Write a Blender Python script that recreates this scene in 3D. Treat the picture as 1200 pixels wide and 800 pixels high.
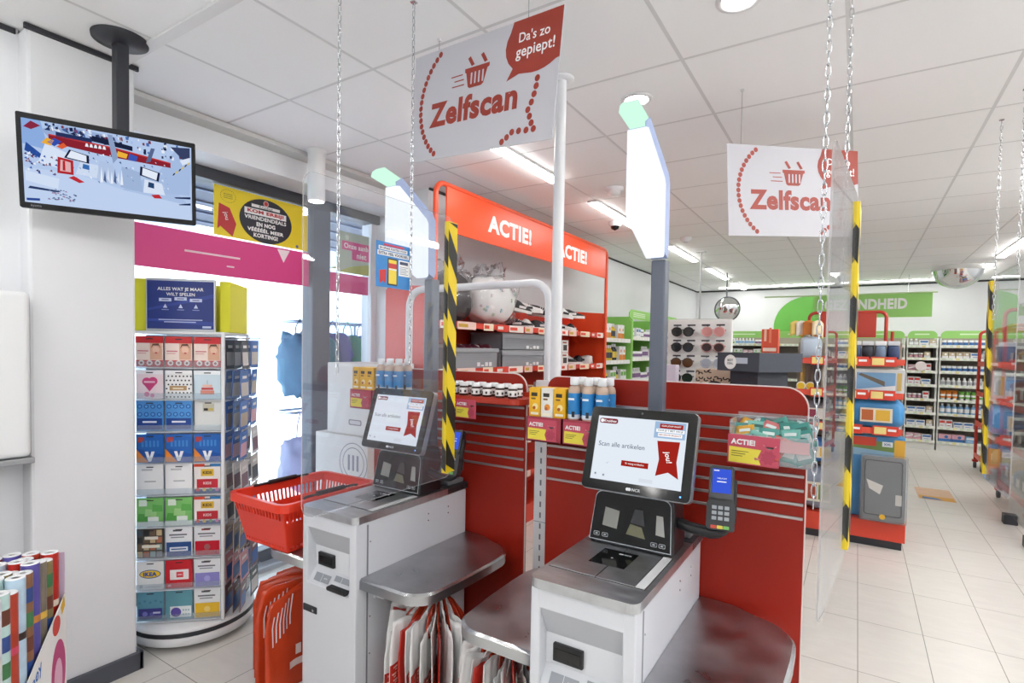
import bpy, math, random
from mathutils import Matrix, Vector

# ------------------------------------------------------------------ scene, camera, world, exposure
S = bpy.context.scene
COL = S.collection
for o in list(bpy.data.objects):
    bpy.data.objects.remove(o)
rnd = random.Random(7)

EYE = 1.525
FOC, PCY, YAW, PITCH, ROLL = 637.05, 427.382, 0.56560, -0.0308, 0.0171
V_F = Vector((-math.sin(YAW) * math.cos(PITCH), math.cos(YAW) * math.cos(PITCH), math.sin(PITCH)))
_rt = Vector((math.cos(YAW), math.sin(YAW), 0))
_up = _rt.cross(V_F)
V_R = _rt * math.cos(ROLL) + _up * math.sin(ROLL)
V_U = _up * math.cos(ROLL) - _rt * math.sin(ROLL)
cd = bpy.data.cameras.new('camera')
cam = bpy.data.objects.new('camera', cd)
COL.objects.link(cam)
cd.sensor_width = 36
cd.lens = FOC / 1200 * 36
cd.shift_y = (PCY - 400) / 1200
cd.clip_start = 0.02
cd.clip_end = 200
cam.matrix_world = Matrix(((V_R.x, V_U.x, -V_F.x, 0), (V_R.y, V_U.y, -V_F.y, 0), (V_R.z, V_U.z, -V_F.z, EYE), (0, 0, 0, 1)))
S.camera = cam

LAMP_LINE = 34.0      # radiance of the linear ceiling lamps
LAMP_SPOT = 60.0      # radiance of the recessed spots
SKY = 6.0
EXPOSURE = 0.14
W = bpy.data.worlds.new('sky')
S.world = W
W.use_nodes = True
bg = W.node_tree.nodes['Background']
bg.inputs[0].default_value = (0.86, 0.94, 1.0, 1)
bg.inputs[1].default_value = SKY
vs = S.view_settings
vs.view_transform = 'Standard'
vs.look = 'None'
vs.exposure = EXPOSURE
vs.gamma = 1
vs.use_curve_mapping = False


def at(u, v, x=None, y=None, z=None):
    """where the sight line through a point of the 1200x800 frame meets a plane of the room"""
    d = V_F + V_R * ((u - 600) / FOC) - V_U * ((v - PCY) / FOC)
    t = x / d.x if x is not None else y / d.y if y is not None else (z - EYE) / d.z
    return Vector((0, 0, EYE)) + d * t


# ------------------------------------------------------------------ materials
def lin(c):
    if isinstance(c, str):
        c = [int(c[i:i + 2], 16) / 255 for i in (0, 2, 4)]
        c = [x / 12.92 if x <= 0.04045 else ((x + 0.055) / 1.055) ** 2.4 for x in c]
    return (c[0], c[1], c[2], 1)


_mats = {}


def mat(col, rough=0.5, metal=0.0, spec=0.5, emit=0.0, noise=0.0, nscale=30.0, bump=0.0, alpha=1.0, coat=0.0, stretch=None, rvar=0.0):
    key = (str(col), rough, metal, spec, emit, noise, nscale, bump, alpha, coat, str(stretch), rvar)
    if key in _mats:
        return _mats[key]
    m = bpy.data.materials.new('mat_%d' % len(_mats))
    m.use_nodes = True
    nt = m.node_tree
    b = nt.nodes['Principled BSDF']
    c = lin(col)
    b.inputs['Base Color'].default_value = c
    b.inputs['Roughness'].default_value = rough
    b.inputs['Metallic'].default_value = metal
    b.inputs['Specular IOR Level'].default_value = spec
    b.inputs['Alpha'].default_value = alpha
    b.inputs['Coat Weight'].default_value = coat
    if emit:
        b.inputs['Emission Color'].default_value = c
        b.inputs['Emission Strength'].default_value = emit
    if noise or bump or rvar:
        tc = nt.nodes.new('ShaderNodeTexCoord')
        mp = nt.nodes.new('ShaderNodeMapping')
        if stretch:
            mp.inputs['Scale'].default_value = stretch
        nt.links.new(tc.outputs['Object'], mp.inputs[0])
        n = nt.nodes.new('ShaderNodeTexNoise')
        n.inputs['Scale'].default_value = nscale
        n.inputs['Detail'].default_value = 5
        nt.links.new(mp.outputs[0], n.inputs['Vector'])
        if noise:
            mx = nt.nodes.new('ShaderNodeMix')
            mx.data_type = 'RGBA'
            nt.links.new(n.outputs['Fac'], mx.inputs['Factor'])
            mx.inputs['A'].default_value = tuple(x * (1 - noise) for x in c[:3]) + (1,)
            mx.inputs['B'].default_value = tuple(min(1, x * (1 + noise)) for x in c[:3]) + (1,)
            nt.links.new(mx.outputs['Result'], b.inputs['Base Color'])
        if rvar:
            mr = nt.nodes.new('ShaderNodeMapRange')
            mr.inputs['From Min'].default_value = 0.3
            mr.inputs['From Max'].default_value = 0.7
            mr.inputs['To Min'].default_value = max(0.02, rough - rvar)
            mr.inputs['To Max'].default_value = rough + rvar
            nt.links.new(n.outputs['Fac'], mr.inputs['Value'])
            nt.links.new(mr.outputs['Result'], b.inputs['Roughness'])
        if bump:
            bp = nt.nodes.new('ShaderNodeBump')
            bp.inputs['Strength'].default_value = bump
            bp.inputs['Distance'].default_value = 0.004
            nt.links.new(n.outputs['Fac'], bp.inputs['Height'])
            nt.links.new(bp.outputs['Normal'], b.inputs['Normal'])
    _mats[key] = m
    return m


def glow(col, s=1.0):
    key = ('glow', str(col), s)
    if key not in _mats:
        m = bpy.data.materials.new('glow_%d' % len(_mats))
        m.use_nodes = True
        nt = m.node_tree
        for n in list(nt.nodes):
            nt.nodes.remove(n)
        o = nt.nodes.new('ShaderNodeOutputMaterial')
        e = nt.nodes.new('ShaderNodeEmission')
        e.inputs[0].default_value = lin(col)
        e.inputs[1].default_value = s
        nt.links.new(e.outputs[0], o.inputs[0])
        _mats[key] = m
    return _mats[key]


def clear(tint=(0.97, 0.98, 0.985), refl=1.0, rough=0.0, haze=0.0, hazecol=(0.9, 0.92, 0.95)):
    """thin clear plastic or glass: straight-through plus a Fresnel mirror and a little haze"""
    key = ('clear', tint, refl, rough, haze)
    if key in _mats:
        return _mats[key]
    m = bpy.data.materials.new('clear_%d' % len(_mats))
    m.use_nodes = True
    nt = m.node_tree
    for n in list(nt.nodes):
        nt.nodes.remove(n)
    o = nt.nodes.new('ShaderNodeOutputMaterial')
    t = nt.nodes.new('ShaderNodeBsdfTransparent')
    t.inputs[0].default_value = tint + (1,)
    g = nt.nodes.new('ShaderNodeBsdfGlossy')
    g.inputs['Roughness'].default_value = rough
    f = nt.nodes.new('ShaderNodeLayerWeight')
    f.inputs[0].default_value = 0.5
    pw = nt.nodes.new('ShaderNodeMath')
    pw.operation = 'POWER'
    pw.inputs[1].default_value = 4.5
    nt.links.new(f.outputs['Facing'], pw.inputs[0])
    mu = nt.nodes.new('ShaderNodeMath')
    mu.operation = 'MULTIPLY_ADD'
    mu.use_clamp = True
    mu.inputs[1].default_value = 0.9
    mu.inputs[2].default_value = 0.035 * refl
    nt.links.new(pw.outputs[0], mu.inputs[0])
    mx = nt.nodes.new('ShaderNodeMixShader')
    nt.links.new(mu.outputs[0], mx.inputs[0])
    nt.links.new(t.outputs[0], mx.inputs[1])
    nt.links.new(g.outputs[0], mx.inputs[2])
    last = mx
    if haze:
        d = nt.nodes.new('ShaderNodeBsdfDiffuse')
        d.inputs[0].default_value = hazecol + (1,)
        m2 = nt.nodes.new('ShaderNodeMixShader')
        m2.inputs[0].default_value = haze
        nt.links.new(mx.outputs[0], m2.inputs[1])
        nt.links.new(d.outputs[0], m2.inputs[2])
        last = m2
    nt.links.new(last.outputs[0], o.inputs[0])
    _mats[key] = m
    return m


def grid_material(name, base, dark, px, py, ox, oy, w, axes=(0, 1), rough=0.3, marble=0.0, spec=0.5, tilevar=0.0):
    """surface divided into tiles by thin joints; px, py pitch, ox, oy offset, w joint width (metres)"""
    m = bpy.data.materials.new(name)
    m.use_nodes = True
    nt = m.node_tree
    b = nt.nodes['Principled BSDF']
    tc = nt.nodes.new('ShaderNodeTexCoord')
    sp = nt.nodes.new('ShaderNodeSeparateXYZ')
    nt.links.new(tc.outputs['Object'], sp.inputs[0])

    def math_(op, a, c=None):
        n = nt.nodes.new('ShaderNodeMath')
        n.operation = op
        for i, s in enumerate((a, c)):
            if s is None:
                continue
            if isinstance(s, (int, float)):
                n.inputs[i].default_value = s
            else:
                nt.links.new(s, n.inputs[i])
        return n.outputs[0]
    masks, ids = [], []
    for a, p, of in ((axes[0], px, ox), (axes[1], py, oy)):
        q = math_('DIVIDE', math_('SUBTRACT', sp.outputs[a], of), p)
        ids.append(math_('FLOOR', q))
        fr = math_('FRACT', math_('ADD', q, 0.5))
        d = math_('MULTIPLY', math_('ABSOLUTE', math_('SUBTRACT', fr, 0.5)), p)
        masks.append(math_('LESS_THAN', d, w / 2))
    joint = math_('MAXIMUM', masks[0], masks[1])
    col = nt.nodes.new('ShaderNodeMix')
    col.data_type = 'RGBA'
    nt.links.new(joint, col.inputs['Factor'])
    col.inputs['A'].default_value = lin(base)
    col.inputs['B'].default_value = lin(dark)
    src = None
    if marble or tilevar:
        cb = nt.nodes.new('ShaderNodeCombineXYZ')
        nt.links.new(ids[0], cb.inputs[0])
        nt.links.new(ids[1], cb.inputs[1])
        wn = nt.nodes.new('ShaderNodeTexWhiteNoise')
        nt.links.new(cb.outputs[0], wn.inputs['Vector'])
        n = nt.nodes.new('ShaderNodeTexNoise')
        n.noise_dimensions = '4D'
        n.inputs['Scale'].default_value = 5
        n.inputs['Detail'].default_value = 8
        n.inputs['Roughness'].default_value = 0.65
        n.inputs['Distortion'].default_value = 1.2
        mp = nt.nodes.new('ShaderNodeMapping')
        mp.inputs['Scale'].default_value = (0.8, 2.2, 1)
        mp.inputs['Rotation'].default_value = (0, 0, 0.7)
        nt.links.new(tc.outputs['Object'], mp.inputs[0])
        nt.links.new(mp.outputs[0], n.inputs['Vector'])
        nt.links.new(math_('MULTIPLY', wn.outputs['Value'], 9.0), n.inputs['W'])
        v = math_('ADD', math_('MULTIPLY', math_('SUBTRACT', n.outputs['Fac'], 0.5), marble * 2), math_('MULTIPLY', math_('SUBTRACT', wn.outputs['Value'], 0.5), tilevar))
        hs = nt.nodes.new('ShaderNodeHueSaturation')
        hs.inputs['Color'].default_value = lin(base)
        nt.links.new(math_('ADD', v, 1.0), hs.inputs['Value'])
        nt.links.new(hs.outputs[0], col.inputs['A'])
    nt.links.new(col.outputs['Result'], b.inputs['Base Color'])
    b.inputs['Roughness'].default_value = rough
    b.inputs['Specular IOR Level'].default_value = spec
    bp = nt.nodes.new('ShaderNodeBump')
    bp.inputs['Strength'].default_value = 0.35
    bp.inputs['Distance'].default_value = 0.002
    bp.invert = True
    nt.links.new(joint, bp.inputs['Height'])
    nt.links.new(bp.outputs['Normal'], b.inputs['Normal'])
    return m


# ------------------------------------------------------------------ mesh builder
I4 = Matrix.Identity(4)
_bevcache, _textcache = {}, {}


def frame(o, xd, yd):
    """matrix whose local x, y lie along xd, yd and whose z is their normal"""
    xd = Vector(xd).normalized()
    yd = Vector(yd)
    n = xd.cross(yd).normalized()
    yd = n.cross(xd)
    o = Vector(o)
    return Matrix(((xd.x, yd.x, n.x, o.x), (xd.y, yd.y, n.y, o.y), (xd.z, yd.z, n.z, o.z), (0, 0, 0, 1)))


def T(x=0, y=0, z=0):
    return Matrix.Translation((x, y, z))


def RZ(a):
    return Matrix.Rotation(a, 4, 'Z')


def RX(a):
    return Matrix.Rotation(a, 4, 'X')


def RY(a):
    return Matrix.Rotation(a, 4, 'Y')


def arc(cx, cy, r, a0, a1, n=6):
    return [(cx + r * math.cos(math.radians(a0 + (a1 - a0) * i / n)), cy + r * math.sin(math.radians(a0 + (a1 - a0) * i / n))) for i in range(n + 1)]


def rrect(x0, y0, x1, y1, r, n=5):
    return arc(x0 + r, y0 + r, r, 180, 270, n) + arc(x1 - r, y0 + r, r, 270, 360, n) + arc(x1 - r, y1 - r, r, 0, 90, n) + arc(x0 + r, y1 - r, r, 90, 180, n)


class MB:
    def __init__(self, M=None):
        self.v, self.f, self.mi, self.sm, self.mats = [], [], [], [], []
        self.M = M or I4

    def idx(self, m):
        if m not in self.mats:
            self.mats.append(m)
        return self.mats.index(m)

    def add(self, vs, fs, m, M=None, smooth=False):
        M = self.M @ M if M is not None else self.M
        b = len(self.v)
        self.v.extend([tuple(M @ Vector(p)) for p in vs])
        k = self.idx(m)
        flip = M.to_3x3().determinant() < 0
        for f in fs:
            f = [b + i for i in f]
            self.f.append(f[::-1] if flip else f)
            self.mi.append(k)
            self.sm.append(smooth)
        return self

    def box(self, x0, x1, y0, y1, z0, z1, m, M=None, bev=0.0, seg=2):
        if x0 > x1: x0, x1 = x1, x0
        if y0 > y1: y0, y1 = y1, y0
        if z0 > z1: z0, z1 = z1, z0
        if not bev:
            vs = [(x, y, z) for z in (z0, z1) for y in (y0, y1) for x in (x0, x1)]
            fs = [(0, 2, 3, 1), (4, 5, 7, 6), (0, 1, 5, 4), (2, 6, 7, 3), (0, 4, 6, 2), (1, 3, 7, 5)]
            return self.add(vs, fs, m, M)
        import bmesh
        dx, dy, dz = x1 - x0, y1 - y0, z1 - z0
        bev = min(bev, dx * 0.49, dy * 0.49, dz * 0.49)
        key = (round(dx, 5), round(dy, 5), round(dz, 5), round(bev, 5), seg)
        if key not in _bevcache:
            bm = bmesh.new()
            bmesh.ops.create_cube(bm, size=1)
            for v in bm.verts:
                v.co = Vector((v.co.x * dx, v.co.y * dy, v.co.z * dz))
            bmesh.ops.bevel(bm, geom=bm.edges[:], offset=bev, segments=seg, affect='EDGES', profile=0.5)
            bm.verts.index_update()
            _bevcache[key] = ([tuple(v.co) for v in bm.verts], [[v.index for v in f.verts] for f in bm.faces])
            bm.free()
        vs, fs = _bevcache[key]
        c = ((x0 + x1) / 2, (y0 + y1) / 2, (z0 + z1) / 2)
        return self.add([(p[0] + c[0], p[1] + c[1], p[2] + c[2]) for p in vs], fs, m, M)

    def prism(self, poly, z0, z1, m, M=None, smooth=False, cap=None):
        n = len(poly)
        area = sum(poly[i][0] * poly[(i + 1) % n][1] - poly[(i + 1) % n][0] * poly[i][1] for i in range(n))
        if area < 0:
            poly = poly[::-1]
        if z0 > z1: z0, z1 = z1, z0
        vs = [(p[0], p[1], z0) for p in poly] + [(p[0], p[1], z1) for p in poly]
        self.add(vs, [(i, (i + 1) % n, n + (i + 1) % n, n + i) for i in range(n)], m, M, smooth)
        return self.add(vs, [list(range(n))[::-1], list(range(n, 2 * n))], cap or m, M)

    def flat(self, poly, z, m, M=None):
        n = len(poly)
        area = sum(poly[i][0] * poly[(i + 1) % n][1] - poly[(i + 1) % n][0] * poly[i][1] for i in range(n))
        if area < 0:
            poly = poly[::-1]
        return self.add([(p[0], p[1], z) for p in poly], [list(range(n))], m, M)

    def rect(self, x0, y0, x1, y1, z, m, M=None):
        return self.flat([(x0, y0), (x1, y0), (x1, y1), (x0, y1)], z, m, M)

    def disc(self, cx, cy, r, z, m, M=None, n=20, ry=None):
        return self.flat([(cx + r * math.cos(2 * math.pi * i / n), cy + (ry or r) * math.sin(2 * math.pi * i / n)) for i in range(n)], z, m, M)

    def lathe(self, prof, m, n=20, M=None, smooth=True):
        vs, fs = [], []
        for r, z in prof:
            for i in range(n):
                a = 2 * math.pi * i / n
                vs.append((r * math.cos(a), r * math.sin(a), z))
        for j in range(len(prof) - 1):
            for i in range(n):
                k = (i + 1) % n
                fs.append((j * n + i, j * n + k, (j + 1) * n + k, (j + 1) * n + i))
        self.add(vs, fs, m, M, smooth)
        caps = []
        if prof[0][0] > 1e-5: caps.append(list(range(n))[::-1])
        if prof[-1][0] > 1e-5: caps.append([(len(prof) - 1) * n + i for i in range(n)])
        if caps: self.add(vs, caps, m, M)
        return self

    def cyl(self, p0, p1, r, m, n=14, r2=None, M=None):
        p0, p1 = Vector(p0), Vector(p1)
        d = p1 - p0
        q = d.to_track_quat('Z', 'Y').to_matrix().to_4x4()
        q.translation = p0
        return self.lathe([(r, 0), (r2 if r2 is not None else r, d.length)], m, n, (M or I4) @ q)

    def tube(self, path, r, m, n=8, closed=False, M=None, flat=1.0):
        P = [Vector(p) for p in path]
        L = len(P)
        vs, fs = [], []
        up = None
        for i in range(L):
            a = P[(i - 1) % L] if closed or i > 0 else P[i]
            b = P[(i + 1) % L] if closed or i < L - 1 else P[i]
            t = (b - a).normalized()
            if up is None:
                up = Vector((0, 0, 1)) if abs(t.z) < 0.9 else Vector((1, 0, 0))
            sx = t.cross(up)
            if sx.length < 1e-6:
                sx = t.cross(Vector((0.3, 0.9, 0.1)))
            sx.normalize()
            up = sx.cross(t).normalized()
            for k in range(n):
                an = 2 * math.pi * k / n
                vs.append(tuple(P[i] + sx * (r * math.cos(an)) + up * (r * flat * math.sin(an))))
        for i in range(L if closed else L - 1):
            j = (i + 1) % L
            for k in range(n):
                q = (k + 1) % n
                fs.append((i * n + k, i * n + q, j * n + q, j * n + k))
        self.add(vs, fs, m, M, True)
        if not closed:
            self.add(vs, [list(range(n)), [(L - 1) * n + k for k in range(n)][::-1]], m, M)
        return self

    def sheet(self, fn, nu, nv, m, M=None, smooth=True, both=0.0):
        """surface fn(u,v); with both>0 a second skin that far behind, closed at the rim"""
        vs = [fn(i / nu, j / nv) for j in range(nv + 1) for i in range(nu + 1)]
        w = nu + 1
        fs = [(j * w + i, j * w + i + 1, (j + 1) * w + i + 1, (j + 1) * w + i) for j in range(nv) for i in range(nu)]
        if not both:
            return self.add(vs, fs, m, M, smooth)
        N = len(vs)
        nr = [Vector((0, 0, 0)) for _ in vs]
        for f in fs:
            a, b, c, d = (Vector(vs[i]) for i in f)
            q = (c - a).cross(d - b)
            for i in f:
                nr[i] += q
        back = [tuple(Vector(p) - (nr[i].normalized() if nr[i].length > 1e-12 else Vector((0, 0, 1))) * both) for i, p in enumerate(vs)]
        rim = list(range(nu + 1)) + [j * w + nu for j in range(1, nv + 1)] + [nv * w + i for i in range(nu - 1, -1, -1)] + [j * w for j in range(nv - 1, 0, -1)]
        side = [(rim[(k + 1) % len(rim)], rim[k], N + rim[k], N + rim[(k + 1) % len(rim)]) for k in range(len(rim))]
        return self.add(vs + back, fs + [tuple(N + i for i in f[::-1]) for f in fs] + side, m, M, smooth)

    def blob(self, rx, ry, rz, m, M=None, seed=0, amp=0.12, n=16, sq=1.0, freq=2.3):
        r_ = random.Random(seed)
        ph = [(r_.uniform(-1, 1) * freq, r_.uniform(-1, 1) * freq, r_.uniform(-1, 1) * freq, r_.uniform(0, 6.3)) for _ in range(7)]
        vs, fs = [], []
        h = n // 2 + 1
        pw = lambda c: math.copysign(abs(c) ** sq, c)
        for j in range(h + 1):
            th = math.pi * j / h
            for i in range(n):
                a = 2 * math.pi * i / n
                d = (pw(math.sin(th)) * pw(math.cos(a)), pw(math.sin(th)) * pw(math.sin(a)), pw(math.cos(th)))
                k = 1 + amp * sum(math.sin(3 * (d[0] * p[0] + d[1] * p[1] + d[2] * p[2]) + p[3]) for p in ph) / 3.2
                vs.append((rx * d[0] * k, ry * d[1] * k, rz * d[2] * k))
        for j in range(h):
            for i in range(n):
                k = (i + 1) % n
                fs.append((j * n + i, (j + 1) * n + i, (j + 1) * n + k, j * n + k))
        return self.add(vs, fs, m, M, True)

    def text(self, s, x, y, z, m, size=None, width=None, height=None, M=None, bold=0.0, align='C', depth=0.0, shear=0.0):
        """lettering in the plane of M; sized by cap height, or fitted to width (and height)"""
        key = (s, round(bold, 4), round(shear, 3))
        if key not in _textcache:
            cu = bpy.data.curves.new('lettering', 'FONT')
            cu.body = s
            cu.size = 1
            cu.offset = bold
            cu.shear = shear
            cu.space_character = 1.0 + 1.6 * bold
            cu.resolution_u = 3
            ob = bpy.data.objects.new('lettering', cu)
            me = bpy.data.meshes.new_from_object(ob)
            vs = [tuple(v.co) for v in me.vertices]
            fs = [list(p.vertices) for p in me.polygons]
            bpy.data.meshes.remove(me)
            bpy.data.objects.remove(ob)
            bpy.data.curves.remove(cu)
            x0 = min(p[0] for p in vs); x1 = max(p[0] for p in vs)
            y0 = min(p[1] for p in vs); y1 = max(p[1] for p in vs)
            _textcache[key] = (vs, fs, x0, x1, y0, y1)
        vs, fs, x0, x1, y0, y1 = _textcache[key]
        kx = ky = 1
        if size: kx = ky = size / 0.7
        if width:
            kx = width / (x1 - x0)
            ky = height / (y1 - y0) if height else kx
        elif height:
            kx = ky = height / (y1 - y0)
        ax = {'C': (x0 + x1) / 2, 'L': x0, 'R': x1}[align]
        ay = (y0 + y1) / 2
        return self.add([(x + (p[0] - ax) * kx, y + (p[1] - ay) * ky, z) for p in vs], fs, m, M)

    def build(self, name, parent=None, loc=None, label=None):
        me = bpy.data.meshes.new(name)
        me.from_pydata(self.v, [], self.f)
        for m in self.mats:
            me.materials.append(m)
        me.polygons.foreach_set('material_index', self.mi)
        me.polygons.foreach_set('use_smooth', self.sm)
        me.update()
        o = bpy.data.objects.new(name, me)
        COL.objects.link(o)
        if parent is not None:
            o.parent = parent
        if loc is not None:
            o.location = loc
        if label:
            o['label'] = label
        return o


_labels = {}


def tag(o, label, cat, group=None, kind=None):
    o['label'] = label
    o['category'] = cat
    if group: o['group'] = group
    if kind: o['kind'] = kind
    _labels.setdefault(label, []).append(o.name)
    return o


def thing(name, label, cat, loc=(0, 0, 0), rz=0.0, group=None):
    o = bpy.data.objects.new(name, None)
    o.empty_display_size = 0.05
    COL.objects.link(o)
    o.location = loc
    o.rotation_euler = (0, 0, rz)
    return tag(o, label, cat, group)


def struct(name, mb):
    o = mb.build(name)
    o['kind'] = 'structure'
    return o


def kids(o):
    return [c for c in COL.objects if c.parent == o]


def dup(o, parent=None, **kw):
    """copy of a thing, its parts and their sub-parts"""
    ch = kids(o)
    c = o.copy()
    COL.objects.link(c)
    if parent is not None:
        c.parent = parent
    for k in ch:
        dup(k, c)
    if 'loc' in kw: c.location = kw['loc']
    if 'rz' in kw: c.rotation_euler = (0, 0, kw['rz'])
    if kw.get('label'):
        c['label'] = kw['label']
        _labels.setdefault(kw['label'], []).append(c.name)
    if kw.get('group'): c['group'] = kw['group']
    return c


def settle(t, z):
    """lower or raise a thing until its lowest point rests at height z"""
    lo = 1e9
    for c in [t] + kids(t):
        if c.type == 'MESH':
            lo = min(lo, min(v.co.z for v in c.data.vertices) + (c.location.z if c is not t else 0.0))
    t.location.z = z - lo + 0.0006
    return t


ORD = 'first second third fourth fifth sixth seventh eighth ninth tenth eleventh twelfth thirteenth fourteenth fifteenth sixteenth seventeenth eighteenth nineteenth twentieth'.split()

# ------------------------------------------------------------------ shared materials
WHITE_WALL = mat('e1e3e6', 0.7, noise=0.03, nscale=3)
WHITE_PAINT = mat('e2e3e6', 0.4)
KIOSK_WHITE = mat('d5d8de', 0.35, noise=0.015, nscale=8)
KIOSK_GREY = mat('b7bac0', 0.4)
BLACK = mat('17181b', 0.35)
BLACK_GLOSS = mat('0b0c0e', 0.08)
DARK = mat('2b2d33', 0.5)
STEEL = mat('c6c9cd', 0.36, metal=1.0, noise=0.28, nscale=16, rvar=0.05, stretch=(1, 3, 1))
STEEL_WORN = mat('b6b8bc', 0.36, metal=1.0, noise=0.42, nscale=7, rvar=0.09)
CHROME = mat('c9ccd0', 0.16, metal=1.0)
RED = mat('9a2010', 0.42, spec=0.3, noise=0.04, nscale=5)
RED_BRIGHT = mat('cf3a26', 0.35)
ORANGE = mat('e4502a', 0.32)
TUBE_WHITE = mat('e4e6ea', 0.3)
YELLOW = mat('f2d21c', 0.5)
TAPE_YELLOW = mat('e6c919', 0.5)
TAPE_BLACK = mat('1d1c18', 0.5)
SIGN_GREY = mat('c2c2c9', 0.55)
SIGN_RED = mat('97301f', 0.5)
LETTER = mat('f0f0f0', 0.5)
BLUE = mat('2f7fc2', 0.4)
PINK = mat('c8506a', 0.4)
GREEN = mat('8ecb63', 0.45)
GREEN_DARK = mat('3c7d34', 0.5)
SHELF_WHITE = mat('e6e8e4', 0.4)
CARD = mat('d9cfc4', 0.7, noise=0.03, nscale=20)
PAPER = mat('f1f1ee', 0.6)
ACRYLIC = clear((0.965, 0.972, 0.985), 1.35, haze=0.028, hazecol=(0.85, 0.9, 1.0))
ACRYLIC_EDGE = clear((0.80, 0.80, 0.82), 1.0, 0.1, haze=0.35, hazecol=(0.75, 0.72, 0.72))
GLASS = clear((0.90, 0.94, 0.97), 1.2)
PLASTIC_CLEAR = clear((0.93, 0.95, 0.96), 1.2, haze=0.10)
FILM = clear((0.95, 0.96, 0.97), 1.3, 0.10, haze=0.05)
# ------------------------------------------------------------------ the room
CEIL = 2.765
FLOOR_M = grid_material('floor_tile', 'dedbd5', '8f8b84', 0.30, 0.60, 0.048, 4.276, 0.004, rough=0.30, marble=0.12, tilevar=0.04)
CEIL_M = grid_material('ceiling_tile', 'f9fafb', 'dcddde', 0.6025, 0.6175, -0.67, 1.13, 0.016, rough=0.9, spec=0.1)
struct('floor', MB().box(-3.5, 4.6, -3.4, 11.9, -0.1, 0, FLOOR_M))
struct('ceiling', MB().box(-3.5, 4.6, -3.4, 11.9, CEIL, CEIL + 0.12, CEIL_M))
struct('wall_front', MB().box(-3.5, 4.6, -3.5, -3.4, -0.1, CEIL + 0.1, WHITE_WALL))
struct('wall_right', MB().box(4.6, 4.7, -3.4, 11.9, -0.1, CEIL + 0.1, WHITE_WALL))
struct('wall_back', MB().box(-3.5, 4.6, 11.6, 11.9, 0, CEIL, WHITE_WALL))
struct('wall_left', MB().box(-3.6, -2.86, 3.25, 11.6, 0, CEIL, WHITE_WALL))
struct('wall_left_near', MB().box(-3.6, -2.88, -3.4, 0.80, 0, CEIL, WHITE_WALL))
struct('wall_left_pillar', MB().box(-3.6, -2.79, 0.80, 1.18, 0, CEIL - 0.004, WHITE_WALL, bev=0.012))
struct('wall_left_lintel', MB().box(-3.6, -3.14, 1.18, 3.25, 2.60, CEIL, WHITE_WALL))
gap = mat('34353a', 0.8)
# shade of the gap put in as dark strips, plus a cornice, below the ceiling
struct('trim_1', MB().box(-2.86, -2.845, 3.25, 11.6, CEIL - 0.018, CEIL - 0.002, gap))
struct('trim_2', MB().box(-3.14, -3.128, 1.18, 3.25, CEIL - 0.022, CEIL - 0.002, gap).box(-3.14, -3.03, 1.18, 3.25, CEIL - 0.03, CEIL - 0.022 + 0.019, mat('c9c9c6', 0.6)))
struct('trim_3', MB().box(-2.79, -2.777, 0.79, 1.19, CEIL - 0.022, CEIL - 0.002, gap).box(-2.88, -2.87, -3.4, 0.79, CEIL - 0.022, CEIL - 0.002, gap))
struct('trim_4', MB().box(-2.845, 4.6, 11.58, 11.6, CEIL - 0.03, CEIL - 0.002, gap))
# the wide bar of the ceiling grid beside the column
struct('trim_5', MB().box(-2.78, 4.6, 1.105, 1.15, CEIL - 0.012, CEIL - 0.001, mat('e4e4e4', 0.6)))
base_m = mat('4a4e57', 0.5)
struct('baseboard_pillar', MB().box(-2.79, -2.772, 0.78, 1.20, 0.0, 0.085, base_m, bev=0.004).box(-3.4, -2.772, 1.18, 1.198, 0.0, 0.085, base_m, bev=0.004))
struct('baseboard_left', MB().box(-2.88, -2.862, -3.4, 0.78, 0, 0.085, base_m, bev=0.004))

# shop window: frame, mullion, panes
fm = mat('3f4756', 0.4)
fd = mat('2b2f38', 0.5)
wb = MB()
wb.box(-3.5, -3.40, 1.18, 3.25, 0.0, 0.11, mat('5c6068', 0.5), bev=0.006)
wb.box(-3.40, -3.30, 1.18, 3.25, 0.0, 0.03, mat('b9bcc2', 0.5))
wb.box(-3.52, -3.39, 1.18, 3.25, 2.53, 2.76, fd)
wb.box(-3.50, -3.42, 1.18, 1.24, 0.11, 2.56, fm)
wb.box(-3.50, -3.42, 3.19, 3.25, 0.11, 2.56, mat('dfe2e6', 0.5))
wf = wb.build('window_frame')
wf['kind'] = 'structure'
struct('window_frame_mullion', MB().box(-3.52, -3.40, 2.60, 2.76, 0.11, 2.56, fm, bev=0.008))
struct('window_1', MB().box(-3.456, -3.450, 1.24, 2.60, 0.11, 2.56, GLASS))
struct('window_2', MB().box(-3.456, -3.450, 2.76, 3.19, 0.11, 2.56, GLASS))
# outdoors, seen through the panes
struct('pavement_outside', MB().box(-30, -3.6, -14, 26, -0.12, -0.04, mat('dadbdd', 0.9, noise=0.1, nscale=2)))
oc = MB()
oc.box(-5.4, -3.55, -2, 7, 2.66, 2.78, mat('39435a', 0.6))
for k in range(5):
    oc.box(-5.2 + 0.36 * k, -5.17 + 0.36 * k, -2, 7, 2.645, 2.66, mat('5f6b84', 0.6))
o = oc.build('canopy_outside'); o['kind'] = 'structure'
fac = MB()
fac.box(-19, -18, -14, 30, -0.05, 7.5, mat('dcdad6', 0.9))
for k in range(12):
    fac.box(-18.02, -17.98, -12 + 3.3 * k, -10.4 + 3.3 * k, 0.9, 2.6, mat('9fb2c9', 0.4))
    fac.box(-18.02, -17.98, -12 + 3.3 * k, -10.4 + 3.3 * k, 3.9, 5.6, mat('9fb2c9', 0.4))
o = fac.build('exterior_facade'); o['kind'] = 'structure'

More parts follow.
